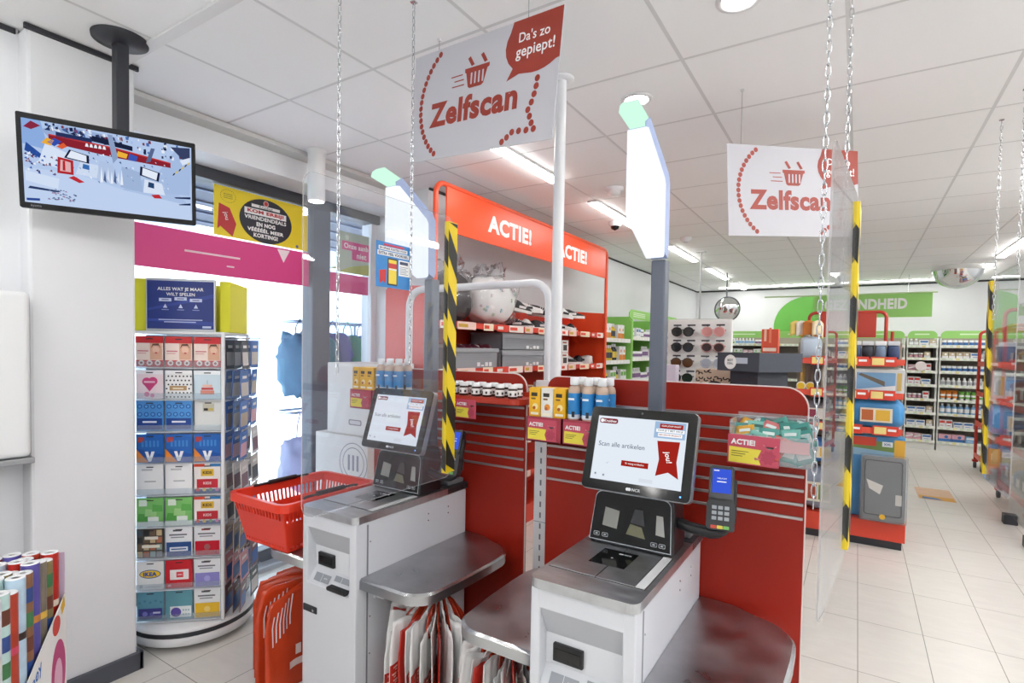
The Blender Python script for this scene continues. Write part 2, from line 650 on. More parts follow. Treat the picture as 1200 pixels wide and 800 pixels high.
# ------------------------------------------------------------------ ceiling lamps and fittings
diff_line = glow((1.0, 0.97, 0.93), LAMP_LINE)
def linear_lamp(x, y0, y1, label, along='y', grp='linear ceiling lamps', lum=None, drop=0.068):
    L = y1 - y0
    t = thing('linear_ceiling_lamp', label, 'ceiling lamp', (x, (y0 + y1) / 2, CEIL - 0.001) if along == 'y' else ((y0 + y1) / 2, x, CEIL - 0.001), 0 if along == 'y' else math.pi / 2, grp)
    MB().box(-0.045, 0.045, -L / 2, L / 2, -0.014, 0, mat('d9dadb', 0.4)).build('housing', t)
    MB().box(-0.036, 0.036, -L / 2 + 0.02, L / 2 - 0.02, -drop, -0.014, lum or diff_line).build('diffuser', t)
    return t
for k, (a, b) in enumerate(((2.15, 3.57), (4.2, 5.35), (6.4, 7.6), (8.35, 9.7), (10.3, 11.4))):
    linear_lamp(-1.9, a, b, '%s linear ceiling lamp of the row above the red and green wall shelves' % ORD[k], lum=glow((1.0, 0.97, 0.93), LAMP_LINE * 0.6), drop=0.028)
for k, (a, b) in enumerate(((7.6, 8.9), (9.5, 10.8))):
    linear_lamp(1.45, a, b, 'linear ceiling lamp over the wheeled red racks, %s one' % ('nearer' if k == 0 else 'farther'), lum=glow((1.0, 0.97, 0.93), LAMP_LINE * 0.8), drop=0.028)
for k, (a, b) in enumerate(((-2.3, -0.35), (-0.3, 1.4))):
    linear_lamp(11.0, a, b, 'linear lamp along the back wall, %s' % ('above the green disc' if k == 0 else 'above the green hanging banner'), along='x', lum=glow((1.0, 0.97, 0.93), LAMP_LINE * 0.42), drop=0.028)
for k, (x, a, b, f_) in enumerate(((1.45, 0.0, 1.4, 0.9), (1.45, 2.1, 3.5, 1.25), (1.45, 4.2, 5.4, 1.25), (3.6, 0.5, 2.2, 1.2), (3.6, 4.0, 5.6, 1.5), (3.6, 8.0, 9.6, 1.5), (-1.9, -2.6, -1.2, 0.65), (0.3, -2.8, -1.4, 0.65), (2.4, -2.8, -1.4, 0.65), (-0.85, -1.0, 0.3, 0.50), (0.75, -1.1, 0.4, 0.55), (-2.2, -0.9, 0.2, 0.52))):
    linear_lamp(x, a, b, '%s added linear ceiling lamp outside the view, behind or beside the camera' % ORD[k], lum=glow((1.0, 0.985, 0.965), LAMP_LINE * f_))  # unseen lamps added for brightness, with deep diffusers to throw light onto the ceiling

def spot(x, y, label, r=0.06):
    t = thing('recessed_spotlight', label, 'ceiling spot', (x, y, CEIL), 0, 'recessed ceiling spots')
    MB().lathe([(r + 0.018, -0.0005), (r + 0.018, -0.006), (r, -0.010), (r - 0.006, -0.002)], mat('dfe0e2', 0.3), 28).build('trim_ring', t)
    MB().lathe([(0.0001, -0.004), (r - 0.006, -0.004)], glow((1.0, 0.97, 0.93), LAMP_SPOT), 24).build('bulb', t)
spot(-0.39, 2.06, 'bright recessed ceiling spot at the top edge above the nearer self-checkout')
spot(-0.96, 2.62, 'recessed ceiling spot behind the top of the nearer checkout light pole')
for k, (x, y) in enumerate(((-0.4, -0.2), (-1.9, -0.3), (0.9, 0.4), (-0.9, -1.6), (-2.2, 0.3))):
    spot(x, y, '%s added unseen recessed ceiling spot over the floor behind the camera' % ORD[k])  # unseen spots, added to light the near end of the room
t = thing('cylinder_downlight', 'white cylinder downlight under the ceiling edge by the window', 'ceiling lamp', (-2.95, 2.28, CEIL))
MB().lathe([(0.05, -0.325), (0.054, -0.32), (0.054, -0.02), (0.06, -0.02), (0.06, -0.001)], mat('e9eaec', 0.35), 28).build('lamp_body', t)
MB().lathe([(0.001, -0.3265), (0.045, -0.3265)], glow((1, 0.97, 0.92), 18), 24).build('bulb', t)

t = thing('motion_sensor', 'white round motion sensor on the ceiling beyond the light pole', 'sensor', (-1.61, 3.96, CEIL))
MB().lathe([(0.07, -0.001), (0.07, -0.012), (0.055, -0.03)], WHITE_PAINT, 24).build('sensor_base', t)
MB().lathe([(0.05, -0.03), (0.045, -0.05), (0.025, -0.062), (0.001, -0.065)], mat('e9e9ea', 0.3), 24).build('sensor_lens', t)
t = thing('security_camera', 'small dark-eyed security camera on the ceiling above the red header', 'camera', (-2.02, 5.0, CEIL))
MB().lathe([(0.06, -0.001), (0.06, -0.03), (0.05, -0.045)], WHITE_PAINT, 20).build('mount', t)
MB().lathe([(0.042, -0.045), (0.035, -0.07), (0.001, -0.085)], BLACK_GLOSS, 20).build('lens_dome', t)
t = thing('smoke_detector', 'small white smoke detector between two rows of ceiling lamps', 'detector', (-1.62, 6.05, CEIL))
MB().lathe([(0.06, -0.001), (0.06, -0.02), (0.04, -0.045), (0.03, -0.05)], WHITE_PAINT, 20).build('detector_body', t)
MB().lathe([(0.028, -0.05), (0.02, -0.056)], mat('bfc1c4', 0.4), 16).build('detector_cap', t)

# convex mirrors
MIRROR = mat('e6e8ea', 0.03, metal=1.0)
t = thing('dome_mirror', 'silver half-dome security mirror under the ceiling beyond the checkouts', 'mirror', (1.14, 9.72, CEIL))
MB().lathe([(0.29, -0.06)] + [(0.28 * math.cos(a * math.pi / 16), -0.06 - 0.25 * math.sin(a * math.pi / 16)) for a in range(1, 8)] + [(0.001, -0.31)], MIRROR, 36).build('mirror_face', t)
MB().lathe([(0.30, -0.001), (0.30, -0.064), (0.285, -0.066)], mat('d9dbd9', 0.4), 36).build('rim', t)
t = thing('convex_wall_mirror', 'round convex mirror hanging near the back of the shop beside the green disc', 'mirror', (-1.74, 9.0, 2.19), 0.5)
M = RX(math.radians(90 + 12))
MB(M).lathe([(0.185, 0.0)] + [(0.18 * math.cos(a * math.pi / 12), 0.075 * math.sin(a * math.pi / 12)) for a in range(1, 6)] + [(0.001, 0.078)], MIRROR, 36).build('mirror_face', t)
MB(M).lathe([(0.17, -0.03), (0.195, -0.02), (0.20, 0.0), (0.185, 0.006)], mat('595c60', 0.5), 36).build('rim', t)
MB().tube([(0, 0.02, 0.1), (0, 0.05, 0.25), (0, 0.06, CEIL - 2.19 - 0.001)], 0.012, mat('6a6c70', 0.4)).build('hanger', t)
# ------------------------------------------------------------------ self-checkouts
SCREEN_BG = glow('e9f1fb', 0.86)
SCREEN_BLUE = glow('a9c6e8', 0.8)
SCREEN_RED = glow('b02a22', 0.75)
SCREEN_DARKRED = glow('8b2436', 0.75)
SCREEN_TXT = glow('4a5a70', 0.8)
SCREEN_W = glow('ffffff', 0.9)
SCREEN_GREY = glow('c3ccd8', 0.85)
LED = glow('5aa0ff', 3.0)
PT_BLUE = glow('3d5bd8', 0.9)

SHELF_POLY = [(0.0, 0.02), (0.21, 0.02)] + arc(0.215, 0.125, 0.105, -90, -15, 6) + [(0.328, 0.25), (0.333, 0.42)] + arc(0.173, 0.50, 0.16, 10, 80, 7) + [(0.12, 0.70), (0.0, 0.71)]


def ncr(mb, x, y, w, z, m, M):
    mb.text('NCR', x + w * 0.22, y, z, m, width=w * 0.55, M=M, bold=0.02)
    for dx in (-0.36, -0.22):
        mb.flat([(x + w * (dx + 0.11 * math.cos(a * 0.7)), y + w * 0.11 * math.sin(a * 0.7)) for a in range(9)], z, m, M)


def make_kiosk():
    t = thing('self_checkout', 'nearer white self-checkout with tilted touch screen facing the red slatted panel', 'self-checkout', (-0.625, 1.36, 0), 0, 'self-checkouts')
    # cabinet
    b = MB()
    b.box(-0.158, 0.158, 0.05, 0.70, 0.03, 0.834, KIOSK_WHITE, bev=0.006)
    b.box(-0.14, 0.14, 0.08, 0.68, 0.0, 0.03, DARK)
    b.box(0.1575, 0.1588, 0.058, 0.066, 0.05, 0.82, mat('7d8188', 0.5))
    for z in (0.15, 0.3, 0.45, 0.6, 0.75):
        b.cyl((0.1575, 0.075, z), (0.160, 0.075, z), 0.003, CHROME, 8)
    for z in (0.745, 0.775):
        for y in (0.42, 0.56):
            b.cyl((0.1575, y, z), (0.160, y, z), 0.0035, CHROME, 8)
    cab = b.build('cabinet', t)
    # front panel with recess
    f = MB()
    x0, x1, z0, z1 = -0.128, 0.122, 0.545, 0.775
    f.box(-0.160, x0, 0.0, 0.052, 0.03, 0.834, KIOSK_WHITE, bev=0.005)
    f.box(x1, 0.160, 0.0, 0.052, 0.03, 0.834, KIOSK_WHITE, bev=0.005)
    f.box(x0 - 0.006, x1 + 0.006, 0.0005, 0.052, z1, 0.833, KIOSK_WHITE, bev=0.003)
    f.box(x0 - 0.006, x1 + 0.006, 0.0005, 0.052, 0.031, z0, KIOSK_WHITE, bev=0.003)
    f.add([(x0, 0.004, z1), (x1, 0.004, z1), (x1, 0.042, 0.69), (x0, 0.042, 0.69)], [(0, 3, 2, 1)], KIOSK_GREY)
    f.box(x0, x1, 0.042, 0.052, z0, 0.69, mat('dcdfe4', 0.4))
    f.add([(x0, 0.042, 0.60), (x1, 0.042, 0.60), (x1, 0.004, z0), (x0, 0.004, z0)], [(0, 3, 2, 1)], mat('cfd2d8', 0.4))
    fp = f.build('front_panel', t)
    s = MB()
    s.box(-0.10, -0.005, 0.030, 0.044, 0.615, 0.668, BLACK, bev=0.003)
    s.box(-0.092, -0.012, 0.028, 0.031, 0.628, 0.655, BLACK_GLOSS)
    s.build('receipt_slot', fp)
    s = MB()
    M = frame((0, 0.0225, 0.5735), (1, 0, 0), (0, 0.57, 0.82))
    s.box(-0.10, -0.012, -0.02, 0.012, 0.001, 0.004, mat('8f949c', 0.4), M).rect(-0.0585, -0.02, -0.0565, 0.012, 0.0045, KIOSK_WHITE, M)
    MB().box(0.012, 0.098, 0.0, 0.022, 0.001, 0.004, mat('8f949c', 0.4), M).rect(0.052, 0.0, 0.054, 0.022, 0.0045, KIOSK_WHITE, M).build('label_pad', fp)
    s.text('BON', -0.034, -0.004, 0.0046, LETTER, width=0.018, M=M)
    s.build('label_pad', fp)
    s = MB()
    s.box(0.0, 0.112, -0.012, 0.02, 0.545, 0.562, BLACK, bev=0.006)
    s.build('coin_lip', fp)
    s = MB()
    s.box(-0.152, -0.066, -0.004, 0.004, 0.423, 0.452, DARK, bev=0.004)
    s.cyl((-0.085, -0.007, 0.437), (-0.085, 0.0, 0.437), 0.006, CHROME, 12)
    s.build('lock_plate', fp)
    # counter
    c = MB()
    poly = [(-0.165, 0.70), (-0.165, 0.03)] + arc(-0.135, 0.022, 0.03, 180, 270, 5) + arc(0.135, 0.022, 0.03, 270, 360, 5) + [(0.165, 0.70)]
    c.prism(poly, 0.834, 0.862, STEEL)
    c.box(-0.165, 0.165, 0.545, 0.705, 0.832, 0.866, mat('3a3b40', 0.45), bev=0.004)
    c.box(0.03, 0.15, 0.575, 0.69, 0.866, 0.888, mat('77797d', 0.4), bev=0.006)
    c.build('counter_top', t)
    p = MB()
    p.rect(-0.152, 0.093, 0.150, 0.365, 0.8624, BLACK)
    for (a, bb, cc, d) in ((-0.149, 0.097, -0.0025, 0.36), (0.0025, 0.097, 0.118, 0.36)):
        p.box(a, cc, bb, d, 0.8626, 0.8650, STEEL)
    p.box(0.121, 0.147, 0.097, 0.36, 0.8626, 0.8650, mat('e3e4e6', 0.4, metal=0.2))
    pl = p.build('scale_plate', t)
    g = MB()
    g.rect(-0.065, 0.19, 0.052, 0.325, 0.8656, BLACK_GLOSS)
    ncr(g, 0.015, 0.30, 0.045, 0.8660, mat('dfe1e4', 0.5), None)
    g.disc(-0.012, 0.255, 0.004, 0.8660, mat('dfe1e4', 0.5), n=10)
    g.build('scanner_glass', pl)
    # scanner tower
    w = MB()
    M = frame((0, 0.37, 0.864), (1, 0, 0), (0, 0.20, 0.98))
    # housing: tapered loft
    def ring(z, hw, y0, y1, r=0.02):
        return [(p[0], p[1], z) for p in rrect(-hw, y0, hw, y1, r, 3)]
    rings = [ring(0.864, 0.145, 0.37, 0.53), ring(0.90, 0.145, 0.375, 0.535), ring(1.035, 0.136, 0.403, 0.54), ring(1.058, 0.128, 0.418, 0.535), ring(1.066, 0.11, 0.44, 0.51, 0.015)]
    n = len(rings[0])
    vs = [q for r in rings for q in r]
    fs = [(j * n + i, j * n + (i + 1) % n, (j + 1) * n + (i + 1) % n, (j + 1) * n + i) for j in range(len(rings) - 1) for i in range(n)]
    w.add(vs, fs + [[4 * n + i for i in range(n)]], mat('1e1f23', 0.3))
    tw = w.build('scanner_tower', t)
    w = MB(M)
    w.flat(arc(-0.106, 0.150, 0.026, 180, 90, 5) + arc(0.106, 0.150, 0.026, 90, 0, 5) + [(0.142, 0.008), (-0.142, 0.008)], 0.0045, mat('b9bdc3', 0.35, metal=0.3))
    w.flat(arc(-0.106, 0.1475, 0.0245, 180, 90, 5) + arc(0.106, 0.1475, 0.0245, 90, 0, 5) + [(0.139, 0.0105), (-0.139, 0.0105)], 0.0052, mat('0a0b0d', 0.12, spec=0.35))
    w.flat([(-0.098, 0.06), (-0.045, 0.055), (-0.040, 0.115), (-0.092, 0.122)], 0.0065, mat('8d8d88', 0.4))
    w.flat([(0.088, 0.06), (0.118, 0.058), (0.108, 0.122), (0.086, 0.122)], 0.0065, mat('9a9a96', 0.4))
    w.flat([(-0.012, 0.045), (0.055, 0.04), (0.04, 0.075), (0.0, 0.08)], 0.0065, mat('6b6a52', 0.4))
    w.flat([(0.0, 0.085), (0.05, 0.08), (0.04, 0.13), (0.012, 0.13)], 0.0064, mat('2c2d30', 0.4))
    for dx in (-0.115, -0.085, 0.085, 0.112):
        w.flat(rrect(dx - 0.011, 0.022, dx + 0.011, 0.036, 0.004, 3), 0.0066, mat('aeb2b8', 0.4))
        w.flat(rrect(dx - 0.0095, 0.0235, dx + 0.0095, 0.0345, 0.0035, 3), 0.0071, BLACK)
        w.rect(dx - 0.004, 0.027, dx + 0.004, 0.031, 0.0076, mat('aeb2b8', 0.4))
    w.build('scanner_window', tw)
    # neck and monitor
    k = MB()
    k.box(-0.05, 0.06, 0.44, 0.50, 1.03, 1.20, DARK, bev=0.012)
    k.box(-0.03, 0.05, 0.36, 0.46, 1.15, 1.21, DARK, bev=0.01)
    k.build('monitor_neck', t)
    A = math.radians(18)
    M = frame((0.034, 0.339, 1.198), (1, 0, 0), (0, math.sin(A), math.cos(A)))
    d = MB(M)
    d.prism(rrect(-0.18, -0.14, 0.18, 0.14, 0.016), -0.034, -0.008, mat('9b9ea4', 0.3, metal=0.7))
    d.prism(rrect(-0.178, -0.138, 0.178, 0.138, 0.015), -0.008, 0.0, BLACK_GLOSS)
    d.disc(0.0, 0.125, 0.004, 0.0006, mat('44484f', 0.2), n=14)
    d.disc(0.150, -0.123, 0.0028, 0.0008, LED, n=10)
    ncr(d, 0.0, -0.124, 0.05, 0.0008, mat('d5d8dc', 0.4), None)
    mo = d.build('monitor', t)
    s = MB(M)
    X0, X1, Y0, Y1 = -0.150, 0.150, -0.106, 0.107
    U = lambda u: X0 + (X1 - X0) * u
    V = lambda v: Y0 + (Y1 - Y0) * v
    s.rect(X0, Y0, X1, Y1, 0.0006, SCREEN_BG)
    s.flat(rrect(U(0.02), V(0.885), U(0.235), V(0.965), 0.007), 0.0011, SCREEN_DARKRED)
    s.disc(U(0.05), V(0.925), 0.006, 0.0015, SCREEN_W)
    s.text('Kruidvat', U(0.145), V(0.925), 0.0015, SCREEN_W, width=0.044, bold=0.02)
    s.text('Scan alle artikelen', U(0.045), V(0.56), 0.0012, SCREEN_TXT, width=0.158, align='L')
    s.rect(U(0.335), V(0.25), U(0.635), V(0.335), 0.0011, SCREEN_RED)
    s.text('Ik weeg artikelen', U(0.485), V(0.293), 0.0015, SCREEN_W, width=0.062)
    s.rect(U(0.655), V(0.735), U(0.985), V(0.985), 0.0010, SCREEN_BLUE)
    s.rect(U(0.71), V(0.885), U(0.955), V(0.955), 0.0014, SCREEN_RED)
    s.text('SCAN JOUW KAART', U(0.832), V(0.92), 0.0018, SCREEN_W, width=0.062, bold=0.02)
    s.rect(U(0.675), V(0.825), U(0.975), V(0.875), 0.0014, SCREEN_W)
    s.text("VOOR JE 'T BEST VAN JE", U(0.825), V(0.85), 0.0018, SCREEN_TXT, width=0.08, bold=0.02)
    s.rect(U(0.70), V(0.76), U(0.955), V(0.813), 0.0014, SCREEN_W)
    s.text('EEN GRATIS PRODUCT', U(0.828), V(0.787), 0.0018, SCREEN_RED, width=0.07, bold=0.02)
    s.flat([(U(0.70), V(0.69)), (U(0.94), V(0.70)), (U(0.925), V(0.40)), (U(0.96), V(0.16)), (U(0.85), V(0.24)), (U(0.72), V(0.17)), (U(0.74), V(0.42))], 0.0011, SCREEN_RED)
    s.text('jou!', U(0.825), V(0.46), 0.0015, SCREEN_W, width=0.040, M=T(U(0.825), V(0.46), 0) @ RZ(-1.25) @ T(-U(0.825), -V(0.46), 0), bold=0.02, shear=0.2)
    s.rect(U(0.55), V(0.045), U(0.70), V(0.10), 0.0010, glow('dfe6ef', 0.86))
    for i, u in enumerate((0.055, 0.15)):
        s.disc(U(u), V(0.085 - 0.01 * i), 0.0045, 0.0012, SCREEN_GREY, n=12)
        s.disc(U(u), V(0.085 - 0.01 * i), 0.0022, 0.0015, SCREEN_TXT, n=8)
    s.flat([(U(0.16), V(0.27)), (U(0.175), V(0.255)), (U(0.20), V(0.30)), (U(0.175), V(0.27))], 0.0011, SCREEN_GREY)
    s.build('touch_screen', mo)
    # light pole
    l = MB()
    pole_m = mat('5d6472', 0.35)
    l.box(-0.012, 0.04, 0.565, 0.62, 0.866, 1.85, pole_m, bev=0.006)
    lp = l.build('light_pole', t)
    L = MB(frame((0.0, 0, 0), (0, 1, 0), (0, 0, 1)))   # local x = y, local y = z, local z = +x
    slab = [(0.312, 2.242), (0.348, 2.266), (0.40, 2.238), (0.562, 2.146)] + [(0.578, 2.12), (0.583, 1.88), (0.570, 1.852), (0.548, 1.862), (0.36, 1.96), (0.33, 1.99)]
    L.prism(slab, -0.012, 0.046, mat('9fb0d8', 0.35))
    L.build('lamp_frame', lp)
    lum = [(0.306, 2.222), (0.332, 2.228), (0.512, 2.120), (0.524, 2.100), (0.526, 1.858), (0.514, 1.848), (0.318, 1.946), (0.306, 1.962)]
    L = MB(frame((0, 0, 0), (0, 1, 0), (0, 0, 1)))
    L.prism(lum, -0.0135, 0.0475, glow((0.88, 0.93, 1.0), 1.05))
    L.build('light_panel', lp)
    L = MB(frame((0, 0, 0), (0, 1, 0), (0, 0, 1)))
    L.prism([(0.215, 2.243), (0.222, 2.266), (0.246, 2.285), (0.352, 2.262), (0.348, 2.254), (0.312, 2.226)], -0.008, 0.042, glow((0.62, 0.97, 0.78), 0.95))
    L.build('signal_cap', lp)
    # payment terminal on its arm
    a = MB()
    path = [(0.10, 0.46, 0.962), (0.18, 0.435, 0.953), (0.25, 0.425, 0.950)] + [(0.25 + 0.05 * math.sin(q * 0.35), 0.425 + 0.008 * q, 0.950 + 0.05 * (1 - math.cos(q * 0.35))) for q in range(1, 5)] + [(0.30, 0.465, 1.03)]
    a.tube(path, 0.0185, BLACK, 12)
    ar = a.build('terminal_arm', t)
    B = math.radians(20)
    M = frame((0.275, 0.44, 1.065), (0.985, 0.17, 0), (-0.17 * math.sin(B), 0.985 * math.sin(B), math.cos(B)))
    q = MB(M)
    q.prism(rrect(-0.038, -0.10, 0.038, 0.10, 0.012), -0.03, -0.004, BLACK)
    q.prism(rrect(-0.036, -0.005, 0.036, 0.098, 0.008), -0.006, 0.004, mat('24262b', 0.25))
    q.prism(rrect(-0.042, -0.102, 0.042, -0.012, 0.01), -0.036, 0.006, mat('24262b', 0.4))
    q.box(0.036, 0.046, -0.03, 0.06, -0.03, -0.005, BLACK, bev=0.004)
    pt = q.build('payment_terminal', t)
    q = MB(M)
    q.rect(-0.028, 0.012, 0.028, 0.088, 0.0046, PT_BLUE)
    q.text('WELKOM', 0, 0.058, 0.005, SCREEN_W, width=0.028)
    q.rect(-0.014, 0.046, 0.014, 0.049, 0.005, SCREEN_W)
    q.rect(-0.024, 0.081, -0.008, 0.084, 0.005, SCREEN_W)
    q.build('terminal_screen', pt)
    q = MB(M)
    for r_ in range(3):
        for c_ in range(3):
            q.box(-0.026 + c_ * 0.0185, -0.012 + c_ * 0.0185, -0.047 - r_ * 0.0165 + 0.008, -0.047 - r_ * 0.0165 + 0.019, 0.006, 0.009, mat('9aa0a6', 0.4), bev=0.001)
    for c_, cc in enumerate(('c2412f', 'd9c545', '6fae55')):
        q.box(-0.028 + c_ * 0.0185, -0.011 + c_ * 0.0185, -0.098, -0.088, 0.006, 0.0095, mat(cc, 0.4), bev=0.001)
    q.build('keypad', pt)
    # side shelves
    for sgn in (1, -1):
        sh = MB(T(0.1605 * sgn, 0, 0) @ Matrix.Diagonal((sgn, 1, 1, 1)))
        inner = [(x * 0.975 if x > 0 else 0, 0.36 + (y - 0.36) * 0.975) for x, y in SHELF_POLY]
        n = len(SHELF_POLY)
        sh.prism(SHELF_POLY, 0.578, 0.612, mat('b4b6b9', 0.3, metal=1.0), smooth=True)
        vs = [(p[0], p[1], 0.612) for p in SHELF_POLY] + [(p[0], p[1], 0.620) for p in inner]
        sh.add(vs, [(i, (i + 1) % n, n + (i + 1) % n, n + i) for i in range(n)], mat('c2c4c6', 0.25, metal=1.0), smooth=True)
        sh.flat(inner, 0.620, STEEL_WORN)
        b = sh.build('bag_shelf', t)
        br = MB(T(0.1605 * sgn, 0, 0) @ Matrix.Diagonal((sgn, 1, 1, 1)))
        br.box(0.0, 0.05, 0.10, 0.115, 0.52, 0.577, WHITE_PAINT).box(0.0, 0.05, 0.55, 0.565, 0.52, 0.577, WHITE_PAINT).box(0, 0.012, 0.09, 0.58, 0.52, 0.535, WHITE_PAINT)
        br.build('shelf_bracket', b)
    return t


kiosk = make_kiosk()
kiosk_far = dup(kiosk, loc=(-1.765, 1.43, 0), label='farther white self-checkout behind the clear hanging screen, a red basket on its side shelf')

# ------------------------------------------------------------------ red slatted panels behind the checkouts
def slat_panel(x0, x1, y, label):
    w = x1 - x0
    t = thing('slatted_panel', label, 'panel', ((x0 + x1) / 2, y, 0), 0, 'red slatted back panels')
    poly = [(-w / 2, 0.0), (w / 2, 0.0)] + arc(w / 2 - 0.07, 1.405 - 0.07, 0.07, 0, 90, 8) + arc(-w / 2 + 0.05, 1.405 - 0.05, 0.05, 90, 180, 8)
    MB(frame((0, 0, 0), (1, 0, 0), (0, 0, 1))).prism(poly, -0.026, 0.0, RED, cap=RED).build('board', t)
    edge = MB()
    path = [(p[0], 0.013, p[1]) for p in poly[1:]] + [(-w / 2, 0.013, 0.0)]
    edge.tube(path, 0.0045, mat('d9cfcd', 0.4), 6)
    edge.build('edge_strip', t)
    for k in range(8):
        z = 0.957 + k * 0.0478
        MB().box(-w / 2 + 0.004, w / 2 - 0.004, -0.0045, 0.001, z, z + 0.011, mat('b9b3b3', 0.3, metal=0.85), bev=0.0015, seg=1).build('slat_rail', t)
    return t


slat_panel(-1.130, -0.135, 2.073, 'red slatted panel behind the nearer self-checkout, clear bin of sachets hooked on it')
slat_panel(-2.265, -1.285, 2.145, 'red slatted panel behind the farther self-checkout with a shelf of small jars')
# white metal frame and pole between them
t = thing('white_tube_frame', 'white bent tube frame standing behind the red panels', 'frame', (-1.32, 2.42, 0))
fr = [(-0.0, 0, 0.0), (0.0, 0, 1.76)] + [(-0.1 + 0.1 * math.cos(a * 0.2618), 0, 1.76 + 0.1 * math.sin(a * 0.2618)) for a in range(1, 7)] + [(-0.85, 0, 1.86)] + [(-0.85 - 0.1 * math.sin(a * 0.2618), 0, 1.76 + 0.1 * math.cos(a * 0.2618)) for a in range(1, 7)] + [(-0.95, 0, 0.0)]
MB().tube(fr, 0.021, TUBE_WHITE, 12).build('tube', t)
MB().box(-0.95, 0.0, -0.012, 0.012, 0.30, 0.34, TUBE_WHITE).build('crossbar', t)
for x in (-0.95, 0):
    MB().box(x - 0.03, x + 0.03, -0.14, 0.14, 0.0, 0.012, TUBE_WHITE, bev=0.003).build('foot', t)
t = thing('white_pole', 'round white pole rising from between the red panels to the ceiling', 'pole', (-1.187, 2.25, 0))
MB().cyl((0, 0, 0.01), (0, 0, CEIL - 0.012), 0.026, TUBE_WHITE, 20).build('pole_tube', t)
MB().lathe([(0.06, 0), (0.06, 0.008), (0.03, 0.012)], TUBE_WHITE, 20).build('base_plate', t)
MB().lathe([(0.03, CEIL - 0.014), (0.06, CEIL - 0.010), (0.06, CEIL - 0.001)], TUBE_WHITE, 20).build('ceiling_plate', t)
t = thing('perforated_upright', 'white perforated steel upright in the gap between the red panels', 'upright', (-1.205, 2.16, 0))
u = MB().box(-0.034, 0.034, 0, 0.03, 0.0, 1.38, mat('dcdee2', 0.4))
for k in range(24):
    u.box(-0.004, 0.004, -0.0006, 0.0, 0.10 + k * 0.05, 0.125 + k * 0.05, mat('6d7076', 0.6))
u.build('post', t)
MB().box(-0.036, 0.036, -0.0012, -0.0002, 0.73, 0.733, mat('8e9298', 0.5)).build('seam', t)


# price card with offer splash
PINKTAG = mat('c14a5f', 0.45)
def offer_card(parent, M, w=0.12, h=0.075, name='offer_card'):
    q = MB(M)
    q.box(0, w, 0, h, -0.002, 0.0, PINKTAG)
    q.text('ACTIE!', w * 0.30, h * 0.76, 0.0006, LETTER, width=w * 0.48, bold=0.05)
    q.flat([(w * 0.03, h * 0.04), (w * 0.66, h * 0.04), (w * 0.60, h * 0.30), (w * 0.66, h * 0.55), (w * 0.03, h * 0.58)], 0.0005, mat('e8d94a', 0.5))
    q.flat([(w * (0.80 + 0.16 * (1 if i % 2 else 0.72) * math.cos(i * math.pi / 8)), h * (0.32 + 0.27 * (1 if i % 2 else 0.72) * math.sin(i * math.pi / 8))) for i in range(16)], 0.0008, mat('b03d55', 0.5))
    for k in range(3):
        q.rect(w * 0.08, h * (0.42 - 0.08 * k), w * (0.42 - 0.06 * k), h * (0.445 - 0.08 * k), 0.0009, mat('6a5a2a', 0.6))
    q.flat([(w * (0.70 + 0.24 * i / 8), h * (0.72 - 0.10 * math.sin(math.pi * i / 8))) for i in range(9)] + [(w * (0.94 - 0.24 * i / 8), h * (0.74 - 0.13 * math.sin(math.pi * (1 - i / 8)))) for i in range(9)], 0.0009, LETTER)
    return q.build(name, parent)


# shelf with jars
t = thing('jar_shelf', 'red shelf with rounded front corner hooked on the farther red panel', 'shelf', (-1.62, 2.143, 1.25))
poly = [(-0.085, -0.006), (-0.085, -0.15)] + arc(-0.055, -0.15, 0.03, 180, 270, 4) + arc(0.36, -0.12, 0.06, 270, 360, 6) + [(0.42, -0.006)]
MB().prism(poly, 0.030, 0.055, mat('b3331f', 0.4)).build('board', t)
MB().box(-0.085, 0.42, -0.016, -0.006, 0.055, 0.075, mat('b3331f', 0.4)).build('back_lip', t)
offer_card(t, frame((0.075, -0.185, -0.045), (1, 0, 0), (0, 0, 1)), 0.115, 0.085)


def jar_mesh(name):
    return MB()


def jar(loc, label):
    o = thing('vitamin_jar', label, 'jar', loc, rnd.uniform(0, 6), 'small jars on the red shelf')
    MB().lathe([(0.019, 0), (0.021, 0.003), (0.021, 0.037), (0.017, 0.043)], mat('3b2622', 0.15), 18).build('jar_body', o)
    lb = MB().lathe([(0.0213, 0.008), (0.0213, 0.034)], PAPER, 18)
    for a in range(0, 18, 3):
        lb.box(-0.0045, 0.0045, -0.0218, -0.0214, 0.013, 0.024, mat('33363c', 0.5), RZ(a * math.pi / 9))
    lb.build('label_band', o)
    MB().lathe([(0.020, 0.043), (0.0205, 0.045), (0.0205, 0.058), (0.018, 0.060), (0.001, 0.060)], mat('e9eaec', 0.4), 18).build('lid', o)
    return o


j0 = None
jx = [at(u, 463, y=2.02).x for u in (534, 546, 560, 573, 588, 603)] + [at(u, 463, y=2.075).x for u in (540, 553, 567, 581, 596, 609)]
for k, x in enumerate(jx):
    fr_ = k < 6
    lb = 'small dark jar with white lid, %s from the striped tape in the %s row' % (ORD[k % 6], 'front' if fr_ else 'rear')
    loc = (x, 2.005 if fr_ else 2.06, 1.3055)
    if j0 is None:
        j0 = jar(loc, lb)
    else:
        dup(j0, loc=loc, rz=rnd.uniform(0, 6), label=lb)

